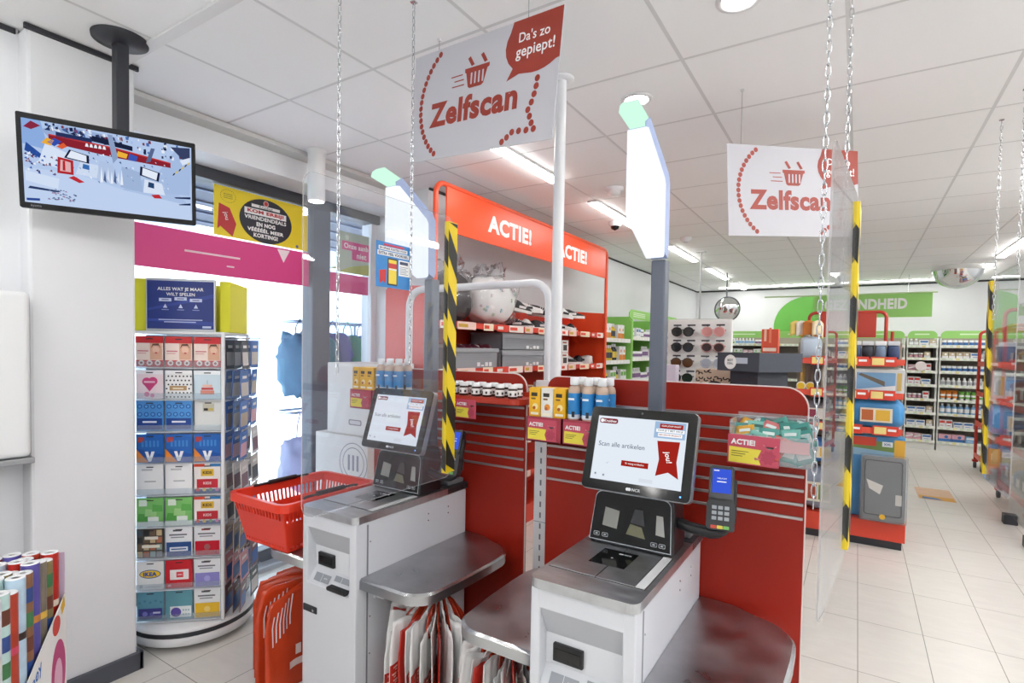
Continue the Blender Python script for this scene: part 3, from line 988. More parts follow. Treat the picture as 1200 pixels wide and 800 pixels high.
# two offer trays with boxes and bottles on the nearer panel
TRAY = mat('a8384a', 0.4)
def tray(x0, x1, label, yp=2.066, z0=1.15):
    w = x1 - x0
    t = thing('offer_tray', label, 'tray', (x0, yp, z0), 0, 'pink offer trays')
    y0, y1 = -0.165, -0.006
    q = MB().box(0, w, y0, y1, 0.0, 0.004, TRAY).box(0, 0.003, y0, y1, 0.0, 0.10, TRAY).box(w - 0.003, w, y0, y1, 0.0, 0.10, TRAY).box(0, w, y0, y0 + 0.003, 0, 0.10, TRAY).box(0, w, y1 - 0.003, y1, 0, 0.10, TRAY)
    q.box(0.003, w - 0.003, y0 + 0.003, y1 - 0.003, 0.094, 0.098, TRAY)
    q.build('tray_body', t)
    offer_card(t, frame((0.006, y0 - 0.0032, 0.006), (1, 0, 0), (0, 0, 1)), min(w - 0.012, 0.135), 0.085)
    return t


tray(-1.132, -0.972, 'pink offer tray under the yellow boxes on the red panel')
tray(-0.968, -0.792, 'pink offer tray under the blue bottles on the red panel')


def yellow_box(loc, label, white=False):
    o = thing('remedy_box', label, 'box', loc, 0, 'boxes on the pink tray')
    m = mat('eceae2', 0.45) if white else mat('eab41e', 0.4)
    MB().box(-0.026, 0.026, -0.02, 0.02, 0, 0.118, m, bev=0.0015, seg=1).build('carton', o)
    q = MB(frame((0, -0.0203, 0), (1, 0, 0), (0, 0, 1)))
    q.rect(-0.016, 0.083, 0.012, 0.098, 0, mat('3a3226', 0.5))
    q.rect(-0.016, 0.07, 0.004, 0.077, 0, mat('7a5a26', 0.5))
    q.disc(0.003, 0.042, 0.013, 0.0001, mat('d98a2a' if white else 'f4e0a0', 0.5), n=14)
    q.disc(-0.002, 0.036, 0.007, 0.0004, mat('b35a22', 0.5), n=12)
    q.rect(-0.018, 0.008, 0.018, 0.018, 0.0002, mat('f6efd6', 0.5))
    q.build('printed_front', o)
    return o


yb = [(-1.103, 1.935, 0, 'yellow remedy box at the outer end of the tray, beside the white-fronted one'),
      (-1.045, 1.930, 1, 'white-fronted remedy box between two yellow boxes'),
      (-0.992, 1.938, 0, 'yellow remedy box beside the blue bottles'),
      (-1.098, 1.985, 0, 'yellow remedy box in the second row at the outer end of the tray'),
      (-1.040, 1.985, 0, 'yellow remedy box in the second row behind the white-fronted one'),
      (-0.990, 1.99, 0, 'yellow remedy box in the second row near the blue bottles')]
for x, y, w_, lb in yb:
    yellow_box((x, y, 1.2485), lb, w_)


def bottle(loc, label):
    o = thing('shampoo_bottle', label, 'bottle', loc, 0, 'blue-labelled bottles on the pink tray')
    liq = mat('c3aa98', 0.12)
    MB().lathe([(0.022, 0), (0.0245, 0.004), (0.0245, 0.115), (0.021, 0.128), (0.013, 0.134), (0.013, 0.138)], liq, 20).build('bottle_body', o)
    b = MB().lathe([(0.0249, 0.022), (0.0249, 0.105)], mat('2b86c8', 0.4), 20)
    b.lathe([(0.0249, 0.006), (0.0249, 0.022)], mat('d9e4ec', 0.4), 20)
    b.box(0.002, 0.014, -0.0262, -0.0250, 0.012, 0.034, mat('22252b', 0.5))
    b.box(-0.014, 0.012, -0.0262, -0.0248, 0.078, 0.086, mat('e9f1f7', 0.5))
    b.build('blue_label', o)
    MB().lathe([(0.0165, 0.136), (0.0175, 0.138), (0.0175, 0.163), (0.0155, 0.166), (0.001, 0.166)], mat('edeff1', 0.35), 18).build('cap', o)
    return o


b0 = None
bl = [(-0.935, 1.935, 'blue-labelled bottle at the front of the tray beside the yellow boxes'),
      (-0.875, 1.935, 'middle bottle of the front row of blue-labelled bottles'),
      (-0.820, 1.940, 'blue-labelled bottle at the tray front nearest the grey light pole'),
      (-0.930, 1.995, 'blue-labelled bottle in the second row beside the yellow boxes'),
      (-0.870, 1.995, 'middle bottle of the second row of blue-labelled bottles'),
      (-0.815, 2.0, 'blue-labelled bottle in the second row nearest the grey light pole')]
for x, y, lb in bl:
    if b0 is None:
        b0 = bottle((x, y, 1.2485), lb)
    else:
        dup(b0, loc=(x, y, 1.2485), label=lb)

# the same offer on the farther panel, seen through the clear screen
zt_ = at(422, 456, y=1.99).z
tray(-2.262, -2.10, 'pink offer tray under yellow boxes at the window end of the farther red panel', 2.133, zt_ - 0.0985)
tray(-2.096, -1.915, 'pink offer tray under blue bottles at the window end of the farther red panel', 2.133, zt_ - 0.0985)
for k, (x, y) in enumerate(((-2.232, 2.0), (-2.178, 2.0), (-2.128, 2.0), (-2.230, 2.055), (-2.15, 2.055))):
    yellow_box((x, y, zt_), '%s yellow remedy box from the window end on the farther red panel, %s row' % (ORD[k % 3], 'front' if k < 3 else 'rear'))
for k, (x, y) in enumerate(((-2.065, 2.0), (-2.005, 2.0), (-1.948, 2.005), (-2.06, 2.06), (-2.0, 2.06), (-1.945, 2.065))):
    dup(b0, loc=(x, y, zt_), label='%s blue-labelled bottle from the yellow boxes on the farther red panel, %s row' % (ORD[k % 3], 'front' if k < 3 else 'rear'))

# clear bin with sachets
t = thing('clear_bin', 'clear acrylic bin of teal sachets hooked on the nearer red panel', 'bin', (-0.35, 2.066, 1.165))
w, d_, h_ = 0.245, 0.165, 0.15
BINM = clear((0.90, 0.92, 0.93), 1.0, 0.03, haze=0.16)
q = MB()
q.box(0, w, -d_, -0.006, 0, 0.004, BINM).box(0, 0.004, -d_, -0.006, 0, h_ * 0.92, BINM).box(w - 0.004, w, -d_, -0.006, 0, h_ * 0.92, BINM)
q.box(0, w, -d_, -d_ + 0.004, 0, h_ * 0.62, BINM).box(0, w, -0.010, -0.006, 0, h_, BINM)
q.build('bin_body', t)
MB().box(0.09, w - 0.01, -d_ - 0.002, -d_ - 0.0003, 0.045, 0.082, mat('c8a6a8', 0.5)).build('price_strip', t)
offer_card(t, frame((-0.004, -d_ - 0.006, -0.004), (1, 0, -0.02), (0.02, 0, 1)), 0.155, 0.095)
sc = ['4f9c94', '3f8d86', '6bb0a6', 'c9544a', '47968f', '79b8ac', 'd9a43a', 'b7cfd0', '3b857c', '5aa59b', 'd07a7a', 'c9d8d8']
order = 0
for row in range(4):
    for c in range(6):
        k = order
        order += 1
        x = 0.036 + 0.0345 * c + rnd.uniform(-0.006, 0.006)
        y = -0.140 + 0.034 * row + rnd.uniform(-0.004, 0.004)
        z = 0.050 + 0.016 * row + rnd.uniform(-0.006, 0.012)
        s_ = MB(RZ(rnd.uniform(-0.35, 0.35)) @ RX(math.radians(rnd.uniform(48, 66))) @ RZ(rnd.uniform(-0.5, 0.5)))
        c_ = mat(sc[(k * 5) % 12], 0.3)
        hw = 0.030 if row < 3 else 0.034
        s_.sheet(lambda u, v: ((u - 0.5) * 2 * hw, (v - 0.5) * 0.085, 0.005 * math.sin(math.pi * u) * math.sin(math.pi * v)), 8, 8, c_, both=0.003)
        s_.sheet(lambda u, v: ((u - 0.5) * 1.3 * hw, (v - 0.5) * 0.03 - 0.012, 0.0007 + 0.005 * math.sin(math.pi * (0.17 + 0.66 * u)) * math.sin(math.pi * (0.18 + 0.36 * v))), 6, 3, mat('ece7e0' if k % 3 else 'c23a33', 0.4))
        s_.sheet(lambda u, v: ((u - 0.5) * 1.2 * hw, (v - 0.5) * 0.012 + 0.022, 0.0007 + 0.005 * math.sin(math.pi * (0.2 + 0.6 * u)) * math.sin(math.pi * (0.70 + 0.14 * v))), 6, 2, mat('2d5f5a' if k % 2 else 'dfe9e6', 0.4))
        o = s_.build('beauty_sachet')
        o.location = (-0.35 + x, 2.066 + y, 1.165 + z)
        tag(o, '%s sachet, %s in the %s row of the clear bin' % (['teal', 'dark teal', 'pale teal', 'red', 'green-teal', 'light teal', 'mustard', 'silver', 'deep teal', 'sea-green', 'rose', 'pale silver'][(k * 5) % 12], ORD[c], ['front', 'second', 'third', 'rear'][row]), 'sachet', 'sachets in the clear bin')
# ------------------------------------------------------------------ shopping basket on the far checkout's side shelf
BRED = mat('e63c24', 0.35)
def basket(loc, rz, label):
    t = thing('shopping_basket', label, 'basket', loc, rz)
    W2, L2, H = 0.19, 0.255, 0.222      # half width, half length at the rim, height
    w2, l2 = 0.15, 0.205                # at the base
    b = MB()
    def wall(p0, p1, q0, q1, nb, holes):
        """one sloping wall from bottom edge p0-p1 to top edge q0-q1, pierced by slots"""
        P0, P1, Q0, Q1 = map(Vector, (p0, p1, q0, q1))
        def pt(u, v):
            return (P0 * (1 - u) + P1 * u) * (1 - v) + (Q0 * (1 - u) + Q1 * u) * v
        nrm = (P1 - P0).cross(Q0 - P0).normalized() * 0.004
        def slab(u0, u1, v0, v1):
            c = [pt(u0, v0), pt(u1, v0), pt(u1, v1), pt(u0, v1)]
            vs = [tuple(p - nrm / 2) for p in c] + [tuple(p + nrm / 2) for p in c]
            b.add(vs, [(0, 3, 2, 1), (4, 5, 6, 7), (0, 1, 5, 4), (1, 2, 6, 5), (2, 3, 7, 6), (3, 0, 4, 7)], BRED)
        bands = holes
        v = 0.0
        for (v0, v1) in bands:
            if v0 > v: slab(0, 1, v, v0)
            for k in range(nb):
                slab((k + 0.0) / nb, (k + 0.42) / nb, v0, v1)
            slab(1 - 0.03, 1, v0, v1)
            v = v1
        slab(0, 1, v, 1)
    cb = [(-w2, -l2, 0.004), (w2, -l2, 0.004), (w2, l2, 0.004), (-w2, l2, 0.004)]
    ct = [(-W2, -L2, H), (W2, -L2, H), (W2, L2, H), (-W2, L2, H)]
    for i in range(4):
        j = (i + 1) % 4
        wall(cb[i], cb[j], ct[i], ct[j], 16 if i % 2 == 0 else 22, [(0.04, 0.10), (0.62, 0.84)] if i != 0 else [(0.04, 0.09), (0.66, 0.84)])
    b.box(-w2, w2, -l2, l2, 0.0, 0.006, BRED)
    b.build('basket_body', t)
    r = MB()
    out = rrect(-W2 - 0.018, -L2 - 0.018, W2 + 0.018, L2 + 0.018, 0.05, 6)
    inn = rrect(-W2 + 0.002, -L2 + 0.002, W2 - 0.002, L2 - 0.002, 0.035, 6)
    n = len(out)
    for z0, z1 in ((H - 0.03, H + 0.006),):
        vs = [(p[0], p[1], z1) for p in out] + [(p[0], p[1], z1) for p in inn] + [(p[0], p[1], z0) for p in out] + [(p[0], p[1], z1 - 0.012) for p in inn]
        fs = []
        for i in range(n):
            j = (i + 1) % n
            fs += [(i, j, n + j, n + i), (2 * n + i, 2 * n + j, j, i), (n + i, n + j, 3 * n + j, 3 * n + i)]
        r.add(vs, fs, BRED, smooth=False)
    r.build('rim', t)
    for s_ in (1, -1):
        h = MB()
        pth = [(s_ * (W2 - 0.004), -0.15, H + 0.010)] + [(s_ * (W2 - 0.012), y, H + 0.012) for y in (-0.13, -0.05, 0.05, 0.13)] + [(s_ * (W2 - 0.004), 0.15, H + 0.010)]
        h.tube(pth, 0.006, mat('2a2123', 0.4), 8)
        h.tube([(s_ * (W2 - 0.012), -0.075, H + 0.014), (s_ * (W2 - 0.012), 0.075, H + 0.014)], 0.011, mat('2a2123', 0.45), 10)
        h.build('handle', t)
    return t


basket((-2.205, 1.655, 0.6215), 0.0, 'red plastic shopping basket on the side shelf of the farther self-checkout')

# ------------------------------------------------------------------ carrier bags hanging below the shelves
BAG_RED = mat('b4271b', 0.28, noise=0.10, nscale=18, bump=0.25)
BAG_DARK = mat('a83218', 0.22, noise=0.10, nscale=18, bump=0.3)
BAG_ORANGE = mat('c8421f', 0.2, noise=0.12, nscale=14, bump=0.35)
BAG_WHITE = mat('e4e3e3', 0.35, noise=0.05, nscale=25, bump=0.2)


def carrier_bag(spine, ang, w, h, seed, style, label, group):
    """flat carrier bag folded lengthwise and hung by its handle; it fans out from the hook like a page, towards ang"""
    r_ = random.Random(seed)
    t = thing('carrier_bag', label, 'bag', spine, ang, group)
    ph = [r_.uniform(0, 6.3) for _ in range(5)]
    dz = r_.uniform(-0.015, 0.015)
    flare = 0.028 * math.sin(0.42 * seed)
    slope = r_.uniform(-0.01, 0.05) + (0.05 if style == 'orange' else 0)

    def body(u, v, d=0.0):
        rad = 0.034 + u * w * (0.90 + 0.10 * min(1.0, v * 4.0))
        z = -0.05 + dz - slope * u * (1 - v) - v * h + 0.006 * math.sin(7 * u + ph[4])
        y = 0.004 * u * math.sin(4 * v + ph[0] * 0.3) + 0.003 * math.sin(7 * u + ph[1] * 0.3) * u + flare * u * u * (v - 0.2) + 0.0022 * math.sin(24 * u + 4 * v + ph[3])
        return (rad, y - d, z)
    main = BAG_WHITE if style == 'white' else BAG_ORANGE if style == 'orange' else BAG_RED
    b = MB()
    b.sheet(body, 14, 18, main, both=0.003)

    def lifted(u0, u1, v0, v1, d):
        return lambda u, v: body(u0 + (u1 - u0) * u, v0 + (v1 - v0) * v, d)
    for d in (0.0010, -0.0040):
        if style == 'white':
            b.sheet(lifted(0.0, 1.0, 0.40, 1.0, d), 10, 10, BAG_RED)
            e = d + (0.0008 if d > 0 else -0.0008)
            for i in range(6):
                for j in range(9):
                    u0 = 0.06 + 0.15 * i + 0.03 * (j % 2)
                    v0 = 0.425 + 0.062 * j
                    b.sheet(lifted(u0, min(0.98, u0 + 0.11), v0, v0 + 0.018, e), 3, 1, mat('dcb4ac', 0.5))
                    b.sheet(lifted(u0 + 0.01, min(0.98, u0 + 0.07), v0 + 0.03, v0 + 0.042, e), 3, 1, mat('dcb4ac', 0.5))
        elif style == 'orange':
            for i in range(6):
                u0 = 0.60 + 0.055 * i
                b.sheet(lifted(u0, u0 + 0.02, 0.05 + 0.02 * i, 0.34 + 0.02 * i, d), 2, 8, mat('ece2de', 0.4))
            b.sheet(lifted(0.40, 0.62, 0.72, 0.79, d), 4, 4, mat('efd9d2', 0.4))
            b.sheet(lifted(0.44, 0.52, 0.58, 0.68, d), 4, 4, mat('efd9d2', 0.4))
    b.build('bag_body', t)
    hm = BAG_DARK if (style != 'white' or seed % 2 == 0) else BAG_WHITE
    hl = r_.uniform(0.10, 0.17)

    def handle(u, v):
        a = math.pi * (u * 1.1)
        return (0.012 + 0.05 * v + 0.042 * math.sin(a) * (0.6 + 0.8 * v), 0.006 * math.cos(a * 0.9 + ph[0] * 0.4) * (0.3 + v) + 0.002 * math.sin(19 * v + ph[1]), 0.016 + dz * 0.3 - hl * u - 0.03 * v * v + 0.006 * math.sin(11 * u + ph[2]))
    MB().sheet(handle, 8, 8, hm, both=0.003).build('bag_handle', t)
    return t


def bag_rack(loc, rz, label, rail=0.30):
    t = thing('bag_rack', label, 'rack', loc, rz, 'carrier bag racks')
    MB().tube([(0, 0.02, 0.0), (0, -rail, 0.0), (0, -rail - 0.02, 0.018)], 0.005, CHROME, 8).build('rail', t)
    MB().box(-0.05, 0.05, 0.02, 0.03, -0.03, 0.05, WHITE_PAINT, bev=0.003).build('mount_plate', t)
    return t


# below the far checkout's shelf, between the two checkouts, and under the basket
names = ['first', 'second', 'third', 'fourth', 'fifth', 'sixth', 'seventh', 'eighth', 'ninth', 'tenth', 'eleventh', 'twelfth', 'thirteenth', 'fourteenth', 'fifteenth', 'sixteenth', 'seventeenth', 'eighteenth']


def bag_fan(spine, a0, a1, n, w, h, styles, seed, where, rail_to):
    t = thing('bag_rack', 'chrome hook rail for carrier bags %s' % where, 'rack', (spine[0], spine[1], 0.556), 0, 'carrier bag racks')
    MB().tube([(rail_to[0] - spine[0], rail_to[1] - spine[1], 0.004), (0, 0, 0.004), (0, 0, -0.035)], 0.004, CHROME, 8).build('rail', t)
    MB(T(rail_to[0] - spine[0], rail_to[1] - spine[1], 0)).box(-0.03, 0.03, -0.006, 0.006, -0.012, 0.020, WHITE_PAINT, bev=0.002).build('mount_plate', t)
    for k in range(n):
        a = math.radians(a0 + (a1 - a0) * k / (n - 1) + rnd.uniform(-1.5, 1.5))
        st = styles[k % len(styles)]
        nm = {'white': 'white and red', 'red': 'red', 'orange': 'orange-red'}[st]
        carrier_bag((spine[0] + 0.010 * math.cos(a), spine[1] + 0.010 * math.sin(a), 0.536), a, w + rnd.uniform(-0.02, 0.02), h + rnd.uniform(-0.03, 0.03), seed + k, st, '%s %s carrier bag of the fan %s' % (names[n - 1 - k], nm, where), 'carrier bags %s' % where)


bag_fan((-1.38, 1.66), -174, 4, 18, 0.16, 0.42, ['white', 'white', 'red', 'white', 'white'], 10, 'under the farther checkout shelf', (-1.38, 1.98))
bag_fan((-0.99, 1.62), -174, -4, 16, 0.16, 0.40, ['white', 'white', 'red', 'white'], 40, 'between the two checkouts', (-0.99, 1.95))
bag_fan((-2.08, 1.72), -196, -92, 10, 0.30, 0.50, ['orange'], 70, 'under the shopping basket', (-2.11, 2.0))

# ------------------------------------------------------------------ revolving gift-card stand
CX, CY = -2.975, 1.535
RA = math.atan2(0.68, 0.73)          # turn of the front face
stand = thing('gift_card_stand', 'round-based revolving stand packed with gift cards beside the column', 'stand', (CX, CY, 0), RA)
MB().lathe([(0.285, 0.035), (0.29, 0.04), (0.29, 0.075), (0.285, 0.08)], mat('e3e4e6', 0.35), 48).lathe([(0.291, 0.08), (0.291, 0.102)], DARK, 48).lathe([(0.29, 0.102), (0.29, 0.108), (0.282, 0.118), (0.02, 0.119)], mat('e3e4e6', 0.35), 48).build('turntable', stand)
for k in range(4):
    a = k * math.pi / 2 + 0.3
    MB().cyl((0.2 * math.cos(a) - 0.01, 0.2 * math.sin(a), 0.022), (0.2 * math.cos(a) + 0.01, 0.2 * math.sin(a), 0.022), 0.021, BLACK, 14).box(0.2 * math.cos(a) - 0.012, 0.2 * math.cos(a) + 0.012, 0.2 * math.sin(a) - 0.012, 0.2 * math.sin(a) + 0.012, 0.022, 0.036, CHROME).build('castor', stand)
MB().box(-0.165, 0.165, -0.165, 0.165, 0.12, 1.56, mat('ccd4de', 0.4), bev=0.006).build('tower', stand)
for sx in (-1, 1):
    for sy in (-1, 1):
        MB().box(sx * 0.205 - 0.008, sx * 0.205 + 0.008, sy * 0.205 - 0.008, sy * 0.205 + 0.008, 0.119, 1.575, mat('e6e8ea', 0.35), bev=0.004).build('corner_post', stand)
MB().box(-0.21, 0.21, -0.21, 0.21, 1.565, 1.58, mat('e6e8ea', 0.4), bev=0.004).build('top_plate', stand)
MB().prism([(-0.205, -0.17), (-0.205, 0.17), (-0.165, 0.17), (-0.165, -0.17)], 0.3, 1.5, clear((0.80, 0.88, 0.96), 1.0, 0.05, haze=0.3, hazecol=(0.5, 0.6, 0.75))).build('side_pocket', stand)
# header sign
hs = thing('header_sign', 'dark blue sign in a silver frame on top of the gift card stand', 'sign', (CX, CY, 1.58), RA)
MB().box(-0.158, 0.158, -0.175, -0.155, 0.0, 0.262, mat('c6c9ce', 0.3, metal=0.6), bev=0.004).build('sign_frame', hs)
q = MB(frame((0, -0.1755, 0), (1, 0, 0), (0, 0, 1)))
q.rect(-0.152, 0.012, 0.152, 0.25, 0.0, mat('26387f', 0.3))
q.flat([(-0.152, 0.10), (0.152, 0.17), (0.152, 0.19), (-0.152, 0.112)], 0.0004, mat('34489a', 0.3))
q.flat([(-0.152, 0.05), (0.152, 0.03), (0.152, 0.05), (-0.152, 0.062)], 0.0004, mat('34489a', 0.3))
q.text('ALLES WAT JE MAAR', 0, 0.208, 0.001, LETTER, width=0.21, bold=0.02)
q.text('WILT SPELEN', 0, 0.184, 0.001, LETTER, width=0.13, bold=0.02)
for i in (-1, 0, 1):
    q.rect(i * 0.07 - 0.028, 0.148 + (0.006 if i == 0 else 0), i * 0.07 + 0.028, 0.164 + (0.006 if i == 0 else 0), 0.001, mat('c9d3ee', 0.4))
    q.rect(i * 0.07 - 0.016, 0.154 + (0.006 if i == 0 else 0), i * 0.07 + 0.016, 0.158 + (0.006 if i == 0 else 0), 0.0014, mat('26387f', 0.4))
    q.flat([(i * 0.07 - 0.010, 0.116), (i * 0.07 + 0.010, 0.116), (i * 0.07, 0.136)], 0.001, mat('c9d3ee', 0.4))
    q.rect(i * 0.07 - 0.016, 0.105, i * 0.07 + 0.016, 0.109, 0.001, mat('8e9cd0', 0.4))
q.rect(-0.10, 0.055, 0.10, 0.060, 0.001, mat('b6c0e4', 0.4))
q.rect(-0.075, 0.044, 0.07, 0.049, 0.001, mat('b6c0e4', 0.4))
q.rect(0.10, 0.018, 0.14, 0.028, 0.001, mat('c9d3ee', 0.4))
q.build('sign_face', hs)
ys = MB()
ys.box(-0.225, -0.165, -0.15, 0.17, 0.0, 0.26, mat('e4e02e', 0.5), bev=0.003).box(0.165, 0.215, -0.13, 0.17, 0.0, 0.26, mat('e4e02e', 0.5), bev=0.003).box(-0.17, 0.17, 0.10, 0.17, 0.0, 0.26, mat('e4e02e', 0.5))
ys.build('yellow_side_panels', hs)
q = MB(frame((0, -0.1205, 0), (1, 0, 0), (0, 0, 1)))
q.flat([(-0.209, 0.01), (-0.176, 0.01), (-0.176, 0.15), (-0.194, 0.15)], 0, mat('a09a2a', 0.5)).flat([(0.209, 0.01), (0.176, 0.01), (0.176, 0.15), (0.194, 0.15)], 0, mat('a09a2a', 0.5))
q.build('side_panel_print', hs)

KR, KP, KB, KW = '', '', '', ''
CARD_ROWS = 9
DESIGNS = [
    [('red photo', 'c4242c', 'photo')] * 3,
    [('pink heart-print', 'f2dfe4', 'heart'), ('black dotted', 'ececec', 'dots'), ('pale blue cake-print', 'cfe0ea', 'cake')],
    [('blue patterned', '4a90d2', 'bluepat'), ('blue patterned', '4a90d2', 'bluepat'), ('mostly blank white', 'dfe0de', 'empty')],
    [('blue and orange game', '1f62b4', 'vee')] * 3,
    [('plain white', 'ececec', 'plain'), ('plain white', 'ececec', 'plain'), ('white and red party', 'efe9e4', 'kids')],
    [('green banknote', '7bbf6a', 'notes'), ('green banknote', '7bbf6a', 'notes'), ('white and red party', 'efe9e4', 'kids')],
    [('dark collage', '4a4640', 'collage'), ('white and blue', 'e9ebee', 'bluehalf'), ('white and red', 'e9ebee', 'redhalf')],
    [('white oval-badge', 'f0f0ee', 'oval'), ('red with white square', 'c9202c', 'redsquare'), ('white and purple', 'e9ebee', 'purplehalf')],
    [('teal and violet', '5e97ab', 'teal'), ('teal and white', '5f9aa8', 'teal2'), ('white and yellow', 'e9ebee', 'yellowhalf')],
]


def gift_card(M, w, h, design, name='gift_card'):
    """hanging card: body with a hang slot, printed face and a lifted lower card"""
    tone, base, kind = design
    b = MB(M)
    b.box(-w / 2, w / 2, 0, h, -0.003, 0, mat(base, 0.35))
    R = lambda x0, y0, x1, y1, c, z=0.0006: b.rect(x0 * w, y0 * h, x1 * w, y1 * h, z, mat(c, 0.35))
    C = lambda x, y, r, c, z=0.0009: b.disc(x * w, y * h, r * w, z, mat(c, 0.35), n=14)
    if kind == 'photo':
        R(-0.5, 0.22, 0.5, 0.78, 'efdcd2'); R(0.02, 0.24, 0.46, 0.78, 'd9a88e', 0.0009); C(0.24, 0.56, 0.13, 'e9c3ac', 0.0012); R(0.20, 0.44, 0.29, 0.48, 'b3202c', 0.0015)
        b.flat([(0.05 * w, 0.6 * h), (0.12 * w, 0.76 * h), (0.34 * w, 0.77 * h), (0.42 * w, 0.6 * h), (0.34 * w, 0.7 * h), (0.14 * w, 0.7 * h)], 0.0014, mat('5a3a2a', 0.5))
        R(-0.44, 0.5, -0.04, 0.54, 'c9737a', 0.0009); R(-0.44, 0.43, -0.12, 0.46, 'd9a0a0', 0.0009)
        for x in (-0.3, 0.0, 0.3): C(x, 0.13, 0.11, 'f0e6e2'); C(x, 0.13, 0.05, '9c4a44', 0.0012)
    elif kind == 'heart':
        R(-0.5, 0.86, 0.5, 1, 'f6f2f4')
        C(-0.1, 0.6, 0.17, 'd84a86'); C(0.13, 0.62, 0.17, 'd84a86'); b.flat([(-0.26 * w, 0.56 * h), (0.29 * w, 0.58 * h), (0.0, 0.26 * h)], 0.0009, mat('d84a86', 0.35)); R(-0.2, 0.56, 0.2, 0.62, 'f0c3d6', 0.0012); C(-0.1, 0.16, 0.1, 'e07aa6'); C(0.1, 0.12, 0.08, 'e07aa6')
    elif kind == 'dots':
        for i in range(7):
            for j in range(6): C(-0.42 + 0.14 * i + 0.07 * (j % 2) - 0.03, 0.07 + 0.145 * j, 0.034, '2a2a2c', 0.0006)
        R(-0.5, 0.88, 0.5, 1, 'f4f4f4', 0.0008); R(-0.34, 0.30, 0.30, 0.46, 'b08d62', 0.0012); R(-0.22, 0.34, 0.18, 0.40, 'e2d2b4', 0.0015)
    elif kind == 'cake':
        R(-0.5, 0.86, 0.5, 1, 'eef3f6'); R(-0.26, 0.16, 0.26, 0.30, 'd98a78', 0.0009); R(-0.22, 0.32, 0.22, 0.40, 'c9504f', 0.0009); R(-0.18, 0.42, 0.18, 0.50, 'e8b6a6', 0.0009); R(-0.01, 0.52, 0.01, 0.66, '8a9ba6', 0.0009)
    elif kind == 'bluepat':
        for i in range(4):
            for j in range(2): C(-0.36 + 0.24 * i, 0.55 + 0.26 * j, 0.09, '1d4d9c', 0.0006); C(-0.36 + 0.24 * i, 0.55 + 0.26 * j, 0.055, '5aa2e0', 0.0009)
        R(-0.46, 0.05, 0.46, 0.42, '16408f', 0.0012); R(-0.26, 0.27, 0.26, 0.33, 'e8eef8', 0.0015)
    elif kind == 'empty':
        R(-0.2, 0.62, 0.24, 0.90, 'c3bfae'); R(-0.16, 0.66, 0.0, 0.74, '2f2d28', 0.0009); R(0.02, 0.66, 0.2, 0.74, 'c9b45e', 0.0009)
    elif kind == 'vee':
        b.flat([(-0.5 * w, 0), (0.5 * w, 0), (0.5 * w, 0.28 * h), (-0.5 * w, 0.52 * h)], 0.0006, mat('17509e', 0.35)); b.flat([(-0.5 * w, 0.02 * h), (-0.05 * w, 0.02 * h), (-0.5 * w, 0.5 * h)], 0.0009, mat('e88a2e', 0.35))
        b.flat([(-0.18 * w, 0.4 * h), (-0.06 * w, 0.4 * h), (0.0, 0.2 * h), (0.06 * w, 0.4 * h), (0.18 * w, 0.4 * h), (0.05 * w, 0.05 * h), (-0.05 * w, 0.05 * h)], 0.0012, mat('f2f2f2', 0.35)); R(-0.44, 0.72, -0.2, 0.9, 'b0433f', 0.0009)
        for i in range(5): R(-0.3 + 0.14 * i, 0.56, -0.22 + 0.14 * i, 0.78, '3f86cc', 0.0009)
    elif kind == 'plain':
        R(-0.2, 0.42, 0.22, 0.46, 'a9aaac'); R(-0.3, 0.80, 0.1, 0.86, 'bdbec0')
    elif kind == 'kids':
        R(-0.5, 0.90, -0.1, 1, 'd9492f', 0.0009); R(0.1, 0.90, 0.5, 1, '3f86c4', 0.0009); R(-0.24, 0.58, 0.24, 0.82, 'd9b23a', 0.0009); b.text('KIDS', 0, 0.70 * h, 0.0013, mat('3a2a20', 0.5), width=0.34 * w, bold=0.04); R(-0.4, 0.18, 0.4, 0.48, 'c02a36', 0.0009); b.text('KIDS', 0, 0.34 * h, 0.0013, mat('f0dfe0', 0.5), width=0.3 * w, bold=0.02); R(-0.5, 0, 0.5, 0.14, '37558c', 0.0009)
        for i in range(4): C(-0.36 + 0.24 * i, 0.12, 0.07, ['d9492f', 'e8c23a', '5aa24a', 'd97fae'][i], 0.0012)
    elif kind == 'notes':
        for i in range(3):
            b.flat([((-0.48 + 0.28 * i) * w, (0.2 + 0.16 * i) * h), ((0.0 + 0.24 * i) * w, (0.16 + 0.18 * i) * h), ((0.05 + 0.2 * i) * w, (0.42 + 0.16 * i) * h), ((-0.42 + 0.26 * i) * w, (0.46 + 0.16 * i) * h)], 0.0006 + 0.0003 * i, mat(['4f9c44', '9fd08a', '5fae52'][i], 0.35))
        R(-0.5, 0, 0.5, 0.16, 'e6ece2', 0.0015); R(-0.08, 0.14, 0.32, 0.34, 'e9efe9', 0.0018); R(-0.4, 0.72, -0.1, 0.94, 'e3efe0', 0.0015)
    elif kind == 'collage':
        cs = ['c9b48a', '8a8f94', '2b2a28', 'b36a4a', 'dcd8cc', '6f5a44', '93a7a0', '3d4a56']
        for i in range(4):
            for j in range(4): R(-0.48 + 0.24 * i, 0.03 + 0.24 * j, -0.28 + 0.24 * i, 0.22 + 0.24 * j, cs[(i * 3 + j * 5) % 8])
        R(-0.3, 0.34, 0.36, 0.44, 'efe9da', 0.0009); R(-0.2, 0.62, 0.3, 0.72, 'efe9da', 0.0009)
    elif kind in ('bluehalf', 'redhalf', 'purplehalf', 'yellowhalf'):
        c1 = {'bluehalf': '27508f', 'redhalf': 'c3142c', 'purplehalf': '8a86c8', 'yellowhalf': 'e6b92a'}[kind]
        R(-0.36, 0.72, 0.3, 0.77, '6d7076'); R(-0.30, 0.64, 0.2, 0.68, '8f9298'); R(-0.22, 0.86, 0.1, 0.92, '9a3a3a' if kind == 'redhalf' else '55585e')
